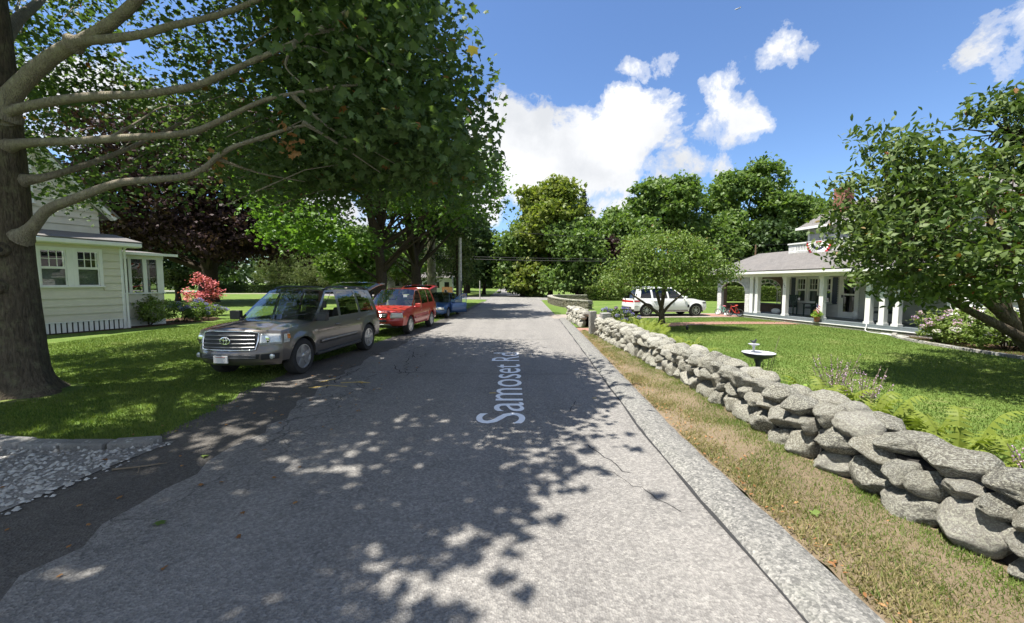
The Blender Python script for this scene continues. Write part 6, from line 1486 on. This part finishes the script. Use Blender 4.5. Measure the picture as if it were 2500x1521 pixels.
# kerb stones at the mouth of the gravel drive
es = thing('granite_edging', 'curved row of grey granite edging stones between lawn and gravel', 'edging')
for i, (x, y, a, L) in enumerate([(-7.35, 5.22, -.16, .52), (-6.82, 5.09, -.22, .50), (-6.30, 4.98, -.14, .50), (-5.78, 4.90, -.03, .50), (-5.26, 4.90, .06, .50), (-4.74, 4.97, .20, .50), (-7.9, 5.34, -.2, .5)]):
    m = MB().box(-L / 2, L / 2, -.10, .10, -.05, .09); o = m.build('stone', 'granite', es, bevel=.025, loc=(x, y, 0)); o.rotation_euler = (rnd.uniform(-.06, .06), rnd.uniform(-.03, .03), a)

# ------------------------------------------------------------------ poles, wires, mailboxes
def pole(label, x, y, h, r, m='wood_pole', arm=None):
    t = thing('utility_pole', label, 'pole', (x, y, 0)); MB().tube([(0, 0, -.1), (0, 0, h * .5), (0.02, 0, h)], [r, r * .85, r * .7], 10).build('shaft', m, t, smooth=60)
    if arm: MB().box(-arm / 2, arm / 2, -.05, .05, h - .5, h - .38).build('crossarm', 'wood_brown', t)
    return t
up = pole('pale weathered utility pole beside the mailboxes', -4.15, 32.6, 5.6, .15)
MB().tube([(.12, -.15, .1), (.10, -.14, 2.2)], .03, 6).build('conduit', 'mail_black', up)
sp = pole('thin white reflector stake leaning beside the utility pole', -4.75, 33.0, 2.6, .045, 'white_paint'); sp.rotation_euler = (0, R(-2), 0); sp['category'] = 'stake'
MB().box(-.055, .055, -.055, -.047, 1.9, 2.5).build('number_strip', 'mail_white', sp)
for k in range(3): MB().box(-.02, .02, -.060, -.0555, 2.0 + k * .15, 2.08 + k * .15).build('numeral', 'mail_black', sp)
pole('brown utility pole showing above the porch roof', 28.6, 48, 6.5, .12, 'wood_brown')
o = MB().tube([(0, 0, 0), (0, 0, 2.3)], [.07, .055], 8).build('marker_post', 'wood_pole', None, loc=(-4.0, 50.5, 0)); tag(o, 'lone pale marker post on the grass by the far road', 'post')
o = MB().box(-.07, .07, -.07, .07, -.05, .75).build('stub_post', 'wood_brown', None, loc=(5.2, 57.0, 0)); tag(o, 'short brown stake under the golden oak', 'post')
def wire(label, a, b, sag, r=.022):
    a, b = Vector(a), Vector(b); P = [a.lerp(b, i / 24) + Vector((0, 0, -sag * 4 * (i / 24) * (1 - i / 24))) for i in range(25)]
    tag(MB().tube(P, r, 5).build('overhead_wire', 'cable_black', None), label, 'wire')
wire('upper sagging cable of the lower pair crossing to the brown pole', (-9, 50, 5.35), (28.6, 48, 4.95), .25)
wire('lower thick cable of the lower pair crossing to the brown pole', (-9, 50, 5.05), (28.6, 48, 4.70), .25, .03)
wire('highest thin cable passing in front of the oaks', (-9, 50, 9.0), (28.6, 48, 6.4), .3, .018)
wire('cable running on from the brown pole behind the house, upper', (28.6, 48, 6.4), (62, 52, 9.5), .4, .018); wire('cable running on from the brown pole behind the house, lower', (28.6, 48, 5.0), (62, 52, 6.4), .5)
def mailbox(label, x, y, m, s=1.0, flag=False):
    t = thing('mailbox', label, 'mailbox', (x, y, 0), R(8)); MB().box(-.045, .045, -.045, .045, -.05, 1.05 * s).build('post', 'wood_pole', t)
    P = [(-.09, 0), (.09, 0), (.09, .12)] + [(.09 * math.cos(a), .12 + .09 * math.sin(a)) for a in np.linspace(.3, math.pi - .3, 7)] + [(-.09, .12)]
    b = MB().prism([(p[0] * 1.15 * s, p[1] * 1.15 * s + 1.05 * s) for p in P], -.32, .22, 'y').build('box', m, t); MB().box(-.07, .07, -.335, -.3205, 1.08 * s, 1.24 * s).build('door', 'mail_white' if m == 'mail_black' else 'mail_black', b)
    return t
mailbox('black mailbox on a post farthest from the utility pole', -7.35, 33.6, 'mail_black'); mailbox('small low black mailbox second from the pale spruce trunk', -6.85, 33.8, 'mail_black', .9)
mailbox('black mailbox on a thick post next to the white one', -6.3, 33.7, 'mail_black', 1.0); mailbox('white mailbox on twin posts nearest the utility pole', -5.45, 33.4, 'mail_white', 1.15)
# far houses glimpsed between the trunks
def far_house(label, x, y, w, d, hgt, m, rz):
    t = thing('far_house', label, 'house', (x, y, 0), rz); MB().box(-w / 2, w / 2, -d / 2, d / 2, 0, hgt).build('wall', m, t)
    MB().prism([(-d / 2 - .4, hgt), (d / 2 + .4, hgt), (0, hgt + d * .42)], -w / 2 - .3, w / 2 + .3, 'x').build('roof', 'roof_shingle', t)
    for k in (-.3, 0, .3):
        q = MB().box(w * k - .5, w * k + .5, -d / 2 - .04, -d / 2 - .002, hgt * .35, hgt * .78).build('window', 'white_paint', t); MB().box(w * k - .4, w * k + .4, -d / 2 - .05, -d / 2 - .041, hgt * .39, hgt * .74).build('pane', 'dark_room', q)
far_house('pale blue-grey house glimpsed past the forked tree', -19.5, 80, 9, 7, 3.6, 'grey_clap', .2); far_house('white cottage with grey roof behind the mailboxes', -13.2, 72, 5.5, 5, 2.9, 'white_paint', .15)
fp = thing('board_fence', 'short orange-brown board fence panel beside the white cottage', 'fence', (-11.4, 66, 0))
for i in range(12): MB().box(i * .15, i * .15 + .14, 0, .03, 0, 1.35).build('board', 'wood_fence', fp)
MB().box(0, 1.8, .031, .07, .3, .4).build('rail', 'wood_fence', fp)

# ------------------------------------------------------------------ garden pieces
def birdbath():
    t = thing('birdbath', 'dark pedestal birdbath with scalloped pale bowl and small bird finial', 'birdbath', (4.42, 7.2, 0)); t.scale = (.68, .68, .92)
    MB().lathe([(.17, 0), (.17, .04), (.10, .09), (.065, .16), (.058, .45), (.062, .66), (.10, .72), (.11, .745)], 20).build('pedestal', 'bath_dark', t, smooth=40)
    b = MB().lathe([(.08, .74), (.20, .76), (.32, .80), (.385, .855), (.395, .87)], 40, wave=.02, nw=14).build('bowl', 'bath_dark', t, smooth=60)
    MB().lathe([(.395, .871), (.37, .868), (.29, .83), (.0, .81)], 40, wave=.02, nw=14).build('basin', 'bath_bowl', b, smooth=60)
    MB().lathe([(.30, .836), (.001, .8365)], 32).build('water', 'bath_water', b)
    f = MB().lathe([(.03, .81), (.025, .95), (.04, 1.0), (.12, 1.02), (.135, 1.035), (.0, 1.03)], 20, (-.10, .05, 0)).build('upper_dish', 'bath_bowl', t, smooth=50)
    k = MB(); k.ball((-.10, .05, 1.075), (.06, .03, .032), 10, 6); k.ball((-.055, .05, 1.11), (.024, .02, .022), 8, 6); k.tube([(-.035, .05, 1.11), (-.012, .05, 1.105)], [.008, .002], 5); k.tube([(-.15, .05, 1.08), (-.22, .05, 1.11)], [.018, .006], 5); k.build('bird_finial', 'bath_dark', t, smooth=60)
birdbath()
def bush(name, label, cat, loc, blobs, ncl, per, leaf, lm, seed, cr=.10, flowers=None, tmpl=L_OVAL, group=None):
    t = thing(name, label, cat, loc, 0, group); P, C = crown_points(blobs, ncl, per, cr, seed, .55, -1); P = P[P[:, 2] > .02]; rg = np.random.default_rng(seed)
    leaf_cloud('foliage', P, leaf * rg.uniform(.7, 1.3, len(P)), tmpl, lm, t, up=.8, seed=seed)
    m = MB()
    for c in C[::3]: m.tube([(c[0] * .2, c[1] * .2, 0), (c[0] * .7, c[1] * .7, c[2] * .6), tuple(c)], [.012, .008, .004], 4, False)
    m.build('stems', 'bark_dark', t)
    if flowers:
        for (fm, n, r, seed2, zmin) in flowers:
            rf = np.random.default_rng(seed2); U = C[C[:, 2] > zmin]; k = min(n, len(U)); hs = U[rf.choice(len(U), k, replace=False)]
            for q in hs:
                d = q - np.array([0, 0, np.mean(C[:, 2]) * .6]); q = q + d / np.linalg.norm(d) * cr * 1.3
                s = unit(rf.normal(size=(60, 3))) * r * np.array([1, 1, .75]) + q; leaf_cloud('flower_head', s, r * .42, L_PETAL, fm, t, up=.4, seed=int(rf.integers(1e6)))
    return t
bush('hydrangea', 'blue-flowered hydrangea growing by the gap in the stone wall', 'shrub', (4.75, 17.6, 0), [(-.1, 0, .55, .6, .5, .4), (.4, -.1, .42, .5, .45, .32), (-.45, 0, .55, .35, .35, .35)], 60, 34, .10, 'leaf_shrub', 310, .09, [('petal_blue', 30, .085, 1, .45), ('petal_mauve', 6, .085, 2, .5)])
bush('hydrangea', 'big mauve and white hydrangea bed in front of the clapboard wing', 'shrub', tuple(hl(-3.1, -.75)), [(0, 0, .62, .75, .6, .5), (.8, .0, .6, .7, .6, .5), (-.5, -.5, .55, .6, .6, .45), (1.4, -.5, .65, .7, .6, .55)], 110, 36, .12, 'leaf_shrub', 311, .11, [('petal_mauve', 34, .10, 3, .5), ('petal_white', 20, .09, 4, .35)])
bush('hydrangea', 'white-flowering hydrangea clump nearest the big dogwood trunk', 'shrub', tuple(hl(-4.9, -.9)), [(0, 0, .7, .8, .7, .6), (.6, -.7, .6, .7, .6, .5), (-.7, .1, .65, .7, .6, .5)], 100, 36, .12, 'leaf_shrub', 312, .11, [('petal_white', 30, .09, 5, .4), ('petal_mauve', 6, .10, 6, .5)])
bush('hydrangea', 'pale lime panicle hydrangea against the sunroom corner of the cream house', 'shrub', (-17.75, 19.7, 0), [(0, 0, .75, .8, .7, .7), (.6, -.35, .6, .55, .5, .5), (-.3, .3, .95, .6, .5, .7)], 110, 36, .11, 'leaf_shrub', 313, .13, [('leaf_hosta', 14, .10, 7, .8)])
bush('hydrangea', 'rounded green hydrangea with low blue heads on the mulch bed', 'shrub', (-17.3, 21.1, 0), [(0, 0, .5, .65, .6, .5), (.4, .5, .55, .6, .5, .5)], 60, 36, .11, 'leaf_oak', 314, .11, [('petal_blue', 12, .10, 8, .15)])
bush('hydrangea', 'bright blue-headed hydrangea between sunroom and red maple', 'shrub', (-17.6, 22.6, 0), [(0, 0, .6, .6, .6, .55), (.8, .2, .45, .5, .5, .4)], 60, 34, .11, 'leaf_shrub', 315, .1, [('petal_blue', 16, .11, 9, .5)])
bush('porch_planter', 'pot of red and gold flowers at the foot of the porch column', 'planter', tuple(hl(2.12, -.22, .30)), [(0, 0, .25, .22, .2, .18)], 26, 26, .07, 'leaf_hosta', 316, .05, [('petal_red', 14, .035, 10, .1)])
pt = [o for o in bpy.data.objects if o.name.startswith('porch_planter')][0]
MB().lathe([(.10, -.10), (.13, .10), (.15, .12)], 16).build('pot', 'terracotta', pt, smooth=40)
fl = thing('stick_flag', 'small stars and stripes flag on a stick in the porch planter', 'flag', tuple(hl(2.08, -.24, .45)), HA); fl.rotation_euler = (0, R(6), HA)
MB().tube([(0, 0, 0), (0, 0, .62)], .008, 6).build('stick', 'wood_pole', fl)
for i in range(7): MB().add([(-.01 - .00, .004 + .01 * i, .58 - i * .045), (-.20, .02 + .02 * i, .46 - i * .05), (-.20, .02 + .02 * i, .41 - i * .05), (-.01, .004 + .01 * i, .535 - i * .045)], [(0, 1, 2, 3)]).build('stripe', 'cloth_red' if i % 2 == 0 else 'cloth_white', fl)
MB().add([(-.008, .012, .585), (-.10, .02, .535), (-.10, .05, .36), (-.008, .03, .42)], [(0, 1, 2, 3)]).build('canton', 'cloth_navy', fl)

# mulch beds and the pale edging of the wing bed
m = MB(); m.add([(-18.6, 15.2, .006), (-17.7, 16.3, .006), (-16.9, 18.2, .006), (-16.4, 20.2, .006), (-16.2, 22.6, .006), (-17.5, 24, .006), (-19.6, 24.5, .006), (-19, 20, .006)], [tuple(range(8))]); structure('mulch_bed', m, 'mulch')
m = MB(); P = [hl(s, o, .006) for s, o in ((-1.6, -.25), (-1.9, -1.0), (-3.2, -1.75), (-5.2, -2.3), (-6.5, -2.4), (-6.5, .2), (-2.6, .2))]; m.add(P, [tuple(range(7))]); structure('mulch_bed', m, 'mulch')
eb = thing('bed_edging', 'pale stone edging curving round the hydrangea bed', 'edging'); Q = spline([hl(-1.35, -.3, 0), hl(-1.9, -1.02, 0), hl(-3.2, -1.78, 0), hl(-5.2, -2.35, 0), hl(-6.5, -2.5, 0)], 5)
for a, b in zip(Q, Q[1:]):
    d = (b - a); o = MB().box(-d.length * .48, d.length * .48, -.07, .07, -.03, .09).build('stone', 'granite', eb, bevel=.02, loc=tuple((a + b) / 2)); o.rotation_euler = (0, 0, math.atan2(d.y, d.x))
# garden hose coiled at the porch foot
hp = [hl(-.2, -.25, .35), hl(-.25, -.30, .25), hl(-.3, -.4, .06), hl(-.7, -.6, .03), hl(-1.2, -.65, .03), hl(-1.7, -.9, .03), hl(-2.1, -1.15, .03), hl(-1.6, -.75, .035), hl(-1.0, -.5, .03), hl(-1.6, -.55, .03), hl(-2.2, -.8, .04)]
tag(MB().tube(spline(hp, 6), .016, 6).build('garden_hose', 'hose_white', None, smooth=60), 'white garden hose lying along the porch foundation', 'hose')

# ferns and perennials behind the wall
def frond_mesh(n=15):
    V = []; F = []; m = MB()
    for i in range(n):
        f = i / (n - 1); V.append((.70 * f, 0, .60 * math.sin(f * 1.9)))
    for i in range(n):
        f = i / (n - 1); l = .15 * math.sin(math.pi * (.14 + .84 * f)) ** .8
        for sd in (1, -1):
            if i + 1 < n:
                x, _, z = V[i]; k = len(V); V.append((x + .06, sd * l, z - .03)); F.append((i, k, i + 1) if sd > 0 else (i + 1, k, i))
    return m.add(V, F).mesh('frond')
FR = frond_mesh(); FR.materials.append(MT['leaf_fern'])
def fern(x, y, s, n, label):
    t = thing('fern', label, 'fern', (x, y, 0), 0, 'ferns along the back of the stone wall')
    for k in range(n):
        o = bpy.data.objects.new('frond', FR); col.objects.link(o); o.parent = t; q = s * rnd.uniform(.7, 1.15)
        o.scale = (q * rnd.uniform(.7, 1.1), q, q * rnd.uniform(.9, 1.3)); o.rotation_euler = (rnd.uniform(-.15, .15), rnd.uniform(-.35, .1), 2 * math.pi * k / n + rnd.uniform(-.3, .3)); o.location = (rnd.uniform(-.05, .05), rnd.uniform(-.05, .05), 0)
for i in range(9): fern(4.42 + rnd.uniform(-.12, .25), 3.6 + i * .28 + rnd.uniform(-.1, .1), rnd.uniform(.6, .85), 16, 'yellow-green fern clump crowding over the near end of the wall')
for i in range(26): fern(4.15 + rnd.uniform(-.05, .75), 9.2 + i * .33 + rnd.uniform(-.2, .2), rnd.uniform(.55, .85), 10, 'yellow-green fern clump between the birdbath and the small dogwood')
for i in range(8): fern(5.4 + rnd.uniform(-.5, .9), 15.6 + rnd.uniform(-1, 1.4), rnd.uniform(.5, .75), 9, 'fern clump around the foot of the small dogwood')
def tall_stems(label, x, y, n, h, m, seed, head=None):
    t = thing('perennial', label, 'plant', (x, y, 0), 0, None); rg = random.Random(seed); mb = MB(); P = []; Hd = []
    for i in range(n):
        a = rg.uniform(0, 6.3); r = rg.uniform(.02, .22); hh = h * rg.uniform(.6, 1.1); tip = Vector((math.cos(a) * (r + .28 * hh * rg.uniform(.1, 1)), math.sin(a) * (r + .28 * hh * rg.uniform(.1, 1)), hh)); b = Vector((math.cos(a) * r * .4, math.sin(a) * r * .4, 0)); mid = b.lerp(tip, .5) + Vector((0, 0, .08))
        mb.tube([b, mid, tip], [.006, .005, .003], 4, False)
        for k in range(8): P.append(b.lerp(tip, rg.uniform(.1, .8)) + Vector((rg.gauss(0, .03), rg.gauss(0, .03), 0)))
        for k in range(14): Hd.append(b.lerp(tip, rg.uniform(.62, 1.0)) + Vector((rg.gauss(0, .012), rg.gauss(0, .012), 0)))
    mb.build('stems', m, t); leaf_cloud('leaves', np.array([tuple(p) for p in P]), .09, L_NEEDLE, 'leaf_shrub', t, up=.2, seed=seed)
    if head: leaf_cloud('blossom', np.array([tuple(p) for p in Hd]), .017, L_PETAL, head, t, up=.2, seed=seed + 1)
tall_stems('airy violet sage spikes rising behind the wall past the ferns', 4.9, 5.6, 26, .8, 'twig', 1, 'petal_mauve'); tall_stems('loose pale sage stems near the birdbath', 5.2, 6.4, 22, .85, 'twig', 2, 'petal_mauve')
tall_stems('low grey-violet perennial at the back of the wall nearest the camera side', 4.75, 3.4, 24, .55, 'twig', 3, 'petal_mauve'); tall_stems('thin tan seed stalks leaning beside the birdbath', 4.6, 7.3, 6, 1.0, 'twig', 4, None); tall_stems('grey seed-headed perennial at the birdbath foot', 4.25, 7.4, 18, .45, 'twig', 5, 'petal_mauve')
def strap_clump(label, x, y, n, L, m, seed):
    t = thing('leafy_clump', label, 'plant', (x, y, 0)); rg = random.Random(seed); mb = MB()
    for i in range(n):
        a = rg.uniform(0, 6.3); d = Vector((math.cos(a), math.sin(a), 0)); s = Vector((-d.y, d.x, 0)) * .028; l = L * rg.uniform(.7, 1.2); rows = []
        for k in range(6):
            f = k / 5; p = d * l * .75 * f + Vector((0, 0, l * .8 * math.sin(f * 2.2))); w = s * math.sin(math.pi * (.15 + .8 * f)); rows.append([p - w, p, p + w])
        mb.grid(rows)
    mb.build('blades', m, t, smooth=60)
strap_clump('glossy lime day-lily leaves behind the wall near the birdbath', 4.45, 6.1, 34, .5, 'leaf_hosta', 1); strap_clump('lime day-lily leaves farther along the wall top', 4.6, 7.5, 26, .42, 'leaf_hosta', 2); strap_clump('fine grassy clump at the edge of the fern bed', 5.0, 11.2, 46, .5, 'grass_green', 3); strap_clump('arching green leaf clump beyond the fine grassy one', 4.9, 12.2, 40, .5, 'leaf_fern', 4)

# ------------------------------------------------------------------ porch furniture, bikes
def porch_chair(label, s, off, rz):
    t = thing('porch_chair', label, 'chair', tuple(hl(s, off, .30)), HA + rz, 'dark slatted chairs on the porch'); m = 'wood_green'
    for x in (-.27, .27):
        for y, h in ((.24, .62), (-.24, .60)): MB().box(x - .025, x + .025, y - .025, y + .025, 0, h).build('leg', m, t)
        MB().box(x - .045, x + .045, -.30, .30, .62, .65).build('arm', m, t)
    for k in range(5): MB().box(-.245, .245, -.24 + k * .1, -.155 + k * .1, .40, .425).build('seat_slat', m, t)
    for k in range(6): q = MB(); q.add([(-.25 + k * .085, -.24, .42), (-.18 + k * .085, -.24, .42), (-.18 + k * .085, -.42, 1.08), (-.25 + k * .085, -.42, 1.08), (-.25 + k * .085, -.265, .42), (-.18 + k * .085, -.265, .42), (-.18 + k * .085, -.445, 1.08), (-.25 + k * .085, -.445, 1.08)], [(0, 1, 2, 3), (7, 6, 5, 4), (0, 4, 5, 1), (3, 2, 6, 7), (1, 5, 6, 2), (0, 3, 7, 4)]); q.build('back_slat', m, t)
    MB().box(-.27, .27, -.455, -.415, 1.0, 1.07).build('top_rail', m, t)
    MB().box(-.23, .23, -.22, .22, .426, .50).build('cushion', 'cushion', t, bevel=.03)
porch_chair('dark porch chair under the double windows, left of the middle column', 5.1, 1.15, R(25)); porch_chair('dark porch chair beside the first one, in front of the third window', 3.75, 1.2, R(-10)); porch_chair('dark porch chair near the corner columns', .3, 1.2, R(10))
pw = MB().ball((0, 0, .13), (.26, .10, .17), 14, 8).build('cushion', 'pillow_white', None, smooth=60, loc=tuple(hl(5.75, .9, .30))); tag(pw, 'white cushion propped on the porch floor beside the far arch', 'cushion'); pw.rotation_euler = (0, 0, HA + .4)
pw = MB().ball((0, 0, .2), (.2, .09, .22), 14, 8).build('cushion', 'pillow_white', None, smooth=60, loc=tuple(hl(1.75, 1.5, .30))); tag(pw, 'white cushion standing against the wall right of the door', 'cushion'); pw.rotation_euler = (0, 0, HA - .2)
def bike(label, s, off, rz, fm, r, wm, tilt):
    t = thing('child_bicycle', label, 'bicycle', tuple(hl(s, off, .02)), HA + rz); t.rotation_euler = (tilt, 0, HA + rz); wb = r * 2.6
    ring = lambda cx, rr, th: [(cx + rr * math.cos(a), 0, r + rr * math.sin(a)) for a in np.linspace(0, 2 * math.pi, 25)]
    for cx in (-wb / 2, wb / 2):
        w = MB().tube(ring(cx, r * .93, 0), r * .085, 8).build('wheel', 'tyre', t, smooth=60); q = MB(); q.tube(ring(cx, r * .80, 0), r * .035, 6)
        for k in range(8): a = k * math.pi / 4; q.tube([(cx, 0, r), (cx + r * .8 * math.cos(a), 0, r + r * .8 * math.sin(a))], .004, 3)
        q.build('rim', wm, w)
    bb = (-.05, 0, r * .9); st = (-wb * .2, 0, r * 2.6); hd = (wb * .30, 0, r * 2.65); f = MB(); f.tube([bb, st], .016, 6); f.tube([st, hd], .016, 6); f.tube([bb, (wb * .32, 0, r * 2.3)], .018, 6); f.tube([bb, (-wb / 2, 0, r)], .012, 6); f.tube([st, (-wb / 2, 0, r)], .010, 6); f.tube([(wb / 2, 0, r), (wb * .33, 0, r * 2.2), (wb * .28, 0, r * 3.1)], .016, 6); f.build('frame', fm, t, smooth=60)
    MB().tube([(wb * .24, -.24, r * 3.3), (wb * .28, -.1, r * 3.15), (wb * .28, .1, r * 3.15), (wb * .24, .24, r * 3.3)], .012, 6).build('handlebar', 'black_trim', t, smooth=60)
    q = MB(); q.ball((-wb * .22, 0, r * 2.95), (.11, .055, .03), 10, 6); q.tube([st, (-wb * .22, 0, r * 2.9)], .012, 6); q.build('saddle', 'bike_pink' if fm == 'bike_mint' else 'bike_red', t, smooth=60)
bike('small mint green child bicycle leaning inside the porch arch', 8.55, -.35, R(60), 'bike_mint', .19, 'cloth_white', R(8)); bike('red child bicycle with black tyres parked at the porch arch', 7.35, -.45, R(25), 'bike_red', .23, 'alloy_dark', R(-7))
for s, o, lb in ((8.75, -.55, 'white bicycle helmet on the bricks beside the mint bicycle'), (8.0, -.5, 'white bicycle helmet on the bricks between the two bicycles')):
    q = MB().lathe([(.125, .02), (.13, .06), (.11, .12), (.06, .16), (.001, .17)], 16).build('bicycle_helmet', 'mail_white', None, smooth=50, loc=tuple(hl(s, o, .02))); tag(q, lb, 'helmet')
lt = MB().lathe([(.05, 0), (.05, .10), (.075, .12), (.06, .17), (.02, .19)], 12).build('path_light', 'mail_black', None, smooth=40, loc=(7.6, 17.5, 0)); tag(lt, 'small black path lamp at the foot of the small dogwood', 'lamp')

# ------------------------------------------------------------------ litter, fallen leaves, aeroplane
rgn = np.random.default_rng(9); P = []
for i in range(420):
    y = rgn.uniform(1.2, 15); x0 = lerp_path(ROAD_R, y) + KERB_W; P.append((x0 + abs(rgn.normal(0, .10 if i % 3 else .35)), y, .065))
leaf_cloud('fallen_leaves', np.array(P), rgn.uniform(.02, .05, len(P)), L_OVAL, 'leaf_dead', None, up=3, seed=5); tag(bpy.data.objects['fallen_leaves'], 'scattered brown leaves and needles along the kerb and verge', 'leaf litter', kind='stuff')
P = np.c_[rgn.uniform(-5.2, -2.0, 90), rgn.uniform(2.6, 12, 90), np.full(90, .022)]
leaf_cloud('fallen_leaves', P, rgn.uniform(.03, .065, 90), L_MAPLE, 'leaf_dead', None, up=4, seed=6); tag(bpy.data.objects['fallen_leaves.001'], 'scattered dry leaves along the broken left road edge', 'leaf litter', kind='stuff')
for i, (x, y, lb) in enumerate([(-3.62, 4.62, 'single pale green maple leaf fallen on the road shoulder by the edging'), (-3.0, 3.3, 'dark green leaf lying on the asphalt near the shoulder'), (2.62, 3.35, 'pale green leaf lying on the dry verge by the kerb')]):
    o = leaf_cloud('fallen_leaf', np.array([(x, y, .03 if x < 0 else .08)]), .11, L_MAPLE, 'leaf_shrub' if i != 1 else 'leaf_oak', None, up=5, seed=20 + i); tag(o, lb, 'leaf')
tg = MB(); tg.tube([(-4.35, 4.28, .02), (-4.1, 4.33, .03), (-3.9, 4.45, .02)], [.012, .009, .004], 5); tg.tube([(-4.1, 4.33, .03), (-4.0, 4.2, .02)], [.007, .003], 4); tag(tg.build('fallen_twig', 'twig', None), 'forked bare twig lying on the dark road shoulder', 'twig')
ap = thing('aeroplane', 'tiny white airliner high in the blue sky', 'aeroplane', (1060, 2000, 1285)); ap.rotation_euler = (.1, -.35, .1)
MB().tube([(-16, 0, 0), (-12, 0, 0), (12, 0, .3), (17, 0, 1)], [.6, 2.2, 2.2, .5], 10).build('fuselage', 'mail_white', ap, smooth=60)
for sd in (1, -1): MB().prism([(-2, sd * 1), (3, sd * 1), (7, sd * 16), (4.5, sd * 16)], -.2, .2, 'z').build('wing', 'mail_white', ap)
MB().prism([(12, 0), (16, 0), (18, 6), (15.5, 6)], -.2, .2, 'y').build('tail_fin', 'mail_white', ap)
